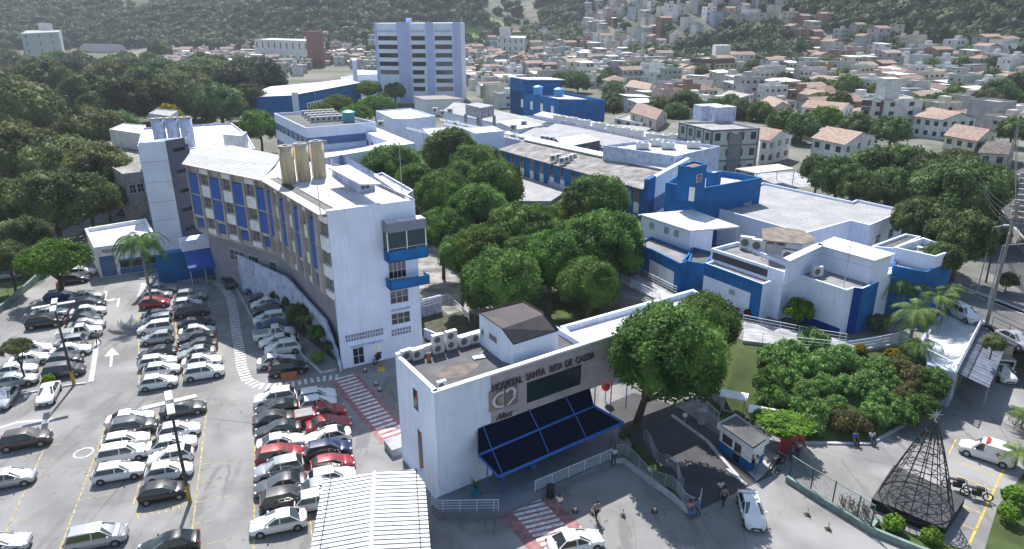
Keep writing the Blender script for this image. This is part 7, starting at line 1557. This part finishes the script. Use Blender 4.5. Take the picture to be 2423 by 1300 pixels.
# ================================================================ people
SK=[mat('skin_'+n,c,.6,.05) for n,c in (('brown',(.22,.11,.07)),('tan',(.36,.20,.13)))]; HAIR=mat('dark_hair',(.015,.012,.01),.7,0)
def skin_mesh(name,verts,edges,rad,m_,sub=1):
    me=bpy.data.meshes.new(name); me.from_pydata(verts,edges,[]); o=bpy.data.objects.new(name,me); COL.objects.link(o); md=o.modifiers.new('s','SKIN'); sl=me.skin_vertices[0].data
    for i,r_ in enumerate(rad): sl[i].radius=(r_,r_) if not isinstance(r_,tuple) else r_; sl[i].use_root=(i==0)
    md.use_smooth_shade=True; s2=o.modifiers.new('u','SUBSURF'); s2.levels=sub; s2.render_levels=sub; bpy.context.view_layer.update(); dg=bpy.context.evaluated_depsgraph_get(); m2=bpy.data.meshes.new_from_object(o.evaluated_get(dg)); bpy.data.objects.remove(o); m2.name=name; m2.materials.clear(); m2.materials.append(m_)
    return m2
def person_parts(pose):
    if pose=='sit': hip=.48; legs=[((.10,.02,.46),(.12,.42,.47),(.12,.46,.08),(.12,.58,.04)),((-.10,.02,.46),(-.12,.42,.47),(-.13,.44,.08),(-.13,.56,.04))]; arms=[((.19,0,.95),(.24,.08,.70),(.20,.30,.58)),((-.19,0,.95),(-.24,.06,.70),(-.18,.28,.58))]; sh=.98
    elif pose=='walk': hip=.92; legs=[((.09,0,.88),(.10,.14,.48),(.10,.22,.09),(.10,.36,.05)),((-.09,0,.88),(-.10,-.06,.47),(-.10,-.30,.12),(-.10,-.18,.04))]; arms=[((.19,0,1.40),(.25,-.12,1.13),(.24,-.10,.88)),((-.19,0,1.40),(-.25,.08,1.13),(-.23,.22,.92))]; sh=1.43
    else: hip=.92; legs=[((.10,0,.88),(.11,.02,.48),(.12,0,.09),(.13,.15,.04)),((-.10,0,.88),(-.11,.01,.48),(-.12,0,.09),(-.13,.15,.04))]; arms=[((.19,0,1.40),(.25,0,1.13),(.24,.06,.87)),((-.19,0,1.40),(-.26,.02,1.13),(-.16,.16,1.05))]; sh=1.43
    V=[(0,0,hip),(0,0,hip+.25),(0,0,sh-.03),(0,.0,sh+.07),(0,.02,sh+.17),(0,.02,sh+.27)]; E=[(0,1),(1,2),(2,3),(3,4),(4,5)]; Rd=[(.15,.11),(.13,.10),(.16,.11),.055,.095,.07]
    for L_ in legs:
        p=0
        for q,r_ in zip(L_,(.085,.06,.04,.035)): V.append(q); Rd.append(r_); E.append((p,len(V)-1)); p=len(V)-1
    for L_ in arms:
        p=2
        for q,r_ in zip(L_,(.06,.045,.03)): V.append(q); Rd.append(r_); E.append((p,len(V)-1)); p=len(V)-1
        h=Vector(L_[2]); d=(h-Vector(L_[1])).normalized(); V.append(tuple(h+d*.08)); Rd.append((.035,.018)); E.append((p,len(V)-1)); p=len(V)-1
        s=Vector((0,1,0)) if abs(d.y)<.8 else Vector((1,0,0))
        for k in range(4): V.append(tuple(h+d*(.15-.012*abs(k-1))+s*(-.03+.02*k))); Rd.append(.009); E.append((p,len(V)-1))
        V.append(tuple(h+d*.06+s*.055)); Rd.append(.01); E.append((p-1,len(V)-1))
    body=skin_mesh('body',V,E,Rd,SK[0])
    sv_=[(0,0,hip+.05),(0,0,hip+.25),(0,0,sh-.02)]; se=[(0,1),(1,2)]; sr_=[(.165,.125),(.145,.115),(.17,.12)]
    for L_ in arms: n=len(sv_); sv_+=[L_[0],tuple(Vector(L_[0]).lerp(Vector(L_[1]),.75))]; sr_+=[.078,.065]; se+=[(2,n),(n,n+1)]
    shirt=skin_mesh('shirt',sv_,se,sr_,WHB)
    tv=[(0,0,hip)]; te=[]; tr=[(.16,.122)]
    for L_ in legs:
        p=0
        for q,r_ in zip(L_[:3],(.10,.075,.06)): tv.append(q); tr.append(r_); te.append((p,len(tv)-1)); p=len(tv)-1
    tro=skin_mesh('trousers',tv,te,tr,BLKM); g=MB(); g.ball((0,-.01,sh+.25),.108,10,7,sz=.95); hm=g.build('hair',HAIR,None,smooth=True); h_=hm.data; bpy.data.objects.remove(hm)
    g=MB(); 
    for s in (-1,1): g.ball((s*.035,.105,sh+.21),.013,6,4); g.ball((s*.095,.02,sh+.19),.022,6,4)
    g.ball((0,.118,sh+.185),.016,6,4,sz=1.6); g.box((0,.108,sh+.145),(.05,.012,.01)); fm=g.build('face',HAIR,None); f2=fm.data; bpy.data.objects.remove(fm)
    return body,shirt,tro,h_,f2
PP={k:person_parts(k) for k in('stand','walk','sit')}
CL={n:mat('cloth_'+n.replace(' ','_'),c,.9,.1,4) for n,c in (('white',(.65,.65,.65)),('black',(.02,.02,.025)),('red',(.40,.03,.04)),('blue',(.05,.15,.40)),('pink',(.50,.25,.30)),('grey',(.2,.2,.21)),('jeans',(.05,.08,.16)))}
for x,y,z,pose,a,s_,t_,l_ in [(1323,1215,0,'walk',2.8,'white','grey','person in a white top walking left of the traffic cones'),(1411,1232,0,'walk',.4,'grey','black','person in grey walking beside the traffic cones'),(1734,1076,0,'stand',2.5,'red','red','person in red at the gatehouse window'),(1747,1092,0,'stand',2.2,'white','jeans','person in a white shirt before the gatehouse door'),(1778,1112,0,'stand',1.2,'pink','black','person in pink at the gatehouse corner'),(1787,1122,0,'stand',4,'white','blue','person in white and blue shorts at the gatehouse corner'),(1870,1092,0,'stand',1.5,'blue','jeans','person in blue by the red gate'),(1886,1084,0,'stand',2,'white','jeans','person in white by the red gate'),(1702,1180,0,'walk',3.5,'white','jeans','person in a white shirt walking in the drive'),(1711,1198,0,'walk',3.3,'grey','black','person in dark trousers walking at the drive edge'),(1632,1208,.35,'sit',3.1,'pink','blue','person in pink seated on the end of the low wall'),(1645,1206,.35,'sit',3.4,'blue','jeans','person in blue seated on the end of the low wall'),(2021,1048,.1,'sit',3.2,'blue','black','person in dark blue seated on the bank kerb'),(2060,1046,.1,'sit',3.2,'white','jeans','person in white seated on the bank kerb'),(234,815,0,'walk',3.1,'grey','black','person walking up the lane beside the arrow'),(1452,1100,.2,'stand',2.6,'white','jeans','person leaning at the corner of the deck railing')]:
    p=G(x,y,z); zz=z-(.02 if pose!='sit' else .0); r=thing('person',l_,'person',(p.x,p.y,max(0,z-.44) if pose=='sit' else z),rz=a); r.scale=(1.03,)*3
    for me,nm,m_ in zip(PP[pose],('body','shirt','trousers','hair','face'),(SK[(x+y)%2],CL[s_],CL[t_],HAIR,HAIR)):
        o_=bpy.data.objects.new(nm,me); COL.objects.link(o_); o_.parent=r; o_.material_slots[0].link='OBJECT'; o_.material_slots[0].material=m_
# ================================================================ haze
g=MB(); g.box((100,760,150),(2600,1700,304)); hz=g.build('haze',[]); hz.data.materials.clear(); tag(hz,'thin pale daylight haze over the far hills','haze',kind='stuff')
hm=bpy.data.materials.new('haze'); hm.use_nodes=True; N=hm.node_tree; N.nodes.clear(); oo=N.nodes.new('ShaderNodeOutputMaterial'); pv=N.nodes.new('ShaderNodeVolumePrincipled'); pv.inputs['Color'].default_value=(.80,.88,1,1); pv.inputs['Density'].default_value=.00017; pv.inputs['Anisotropy'].default_value=.2; N.links.new(pv.outputs[0],oo.inputs['Volume']); hz.data.materials.append(hm)
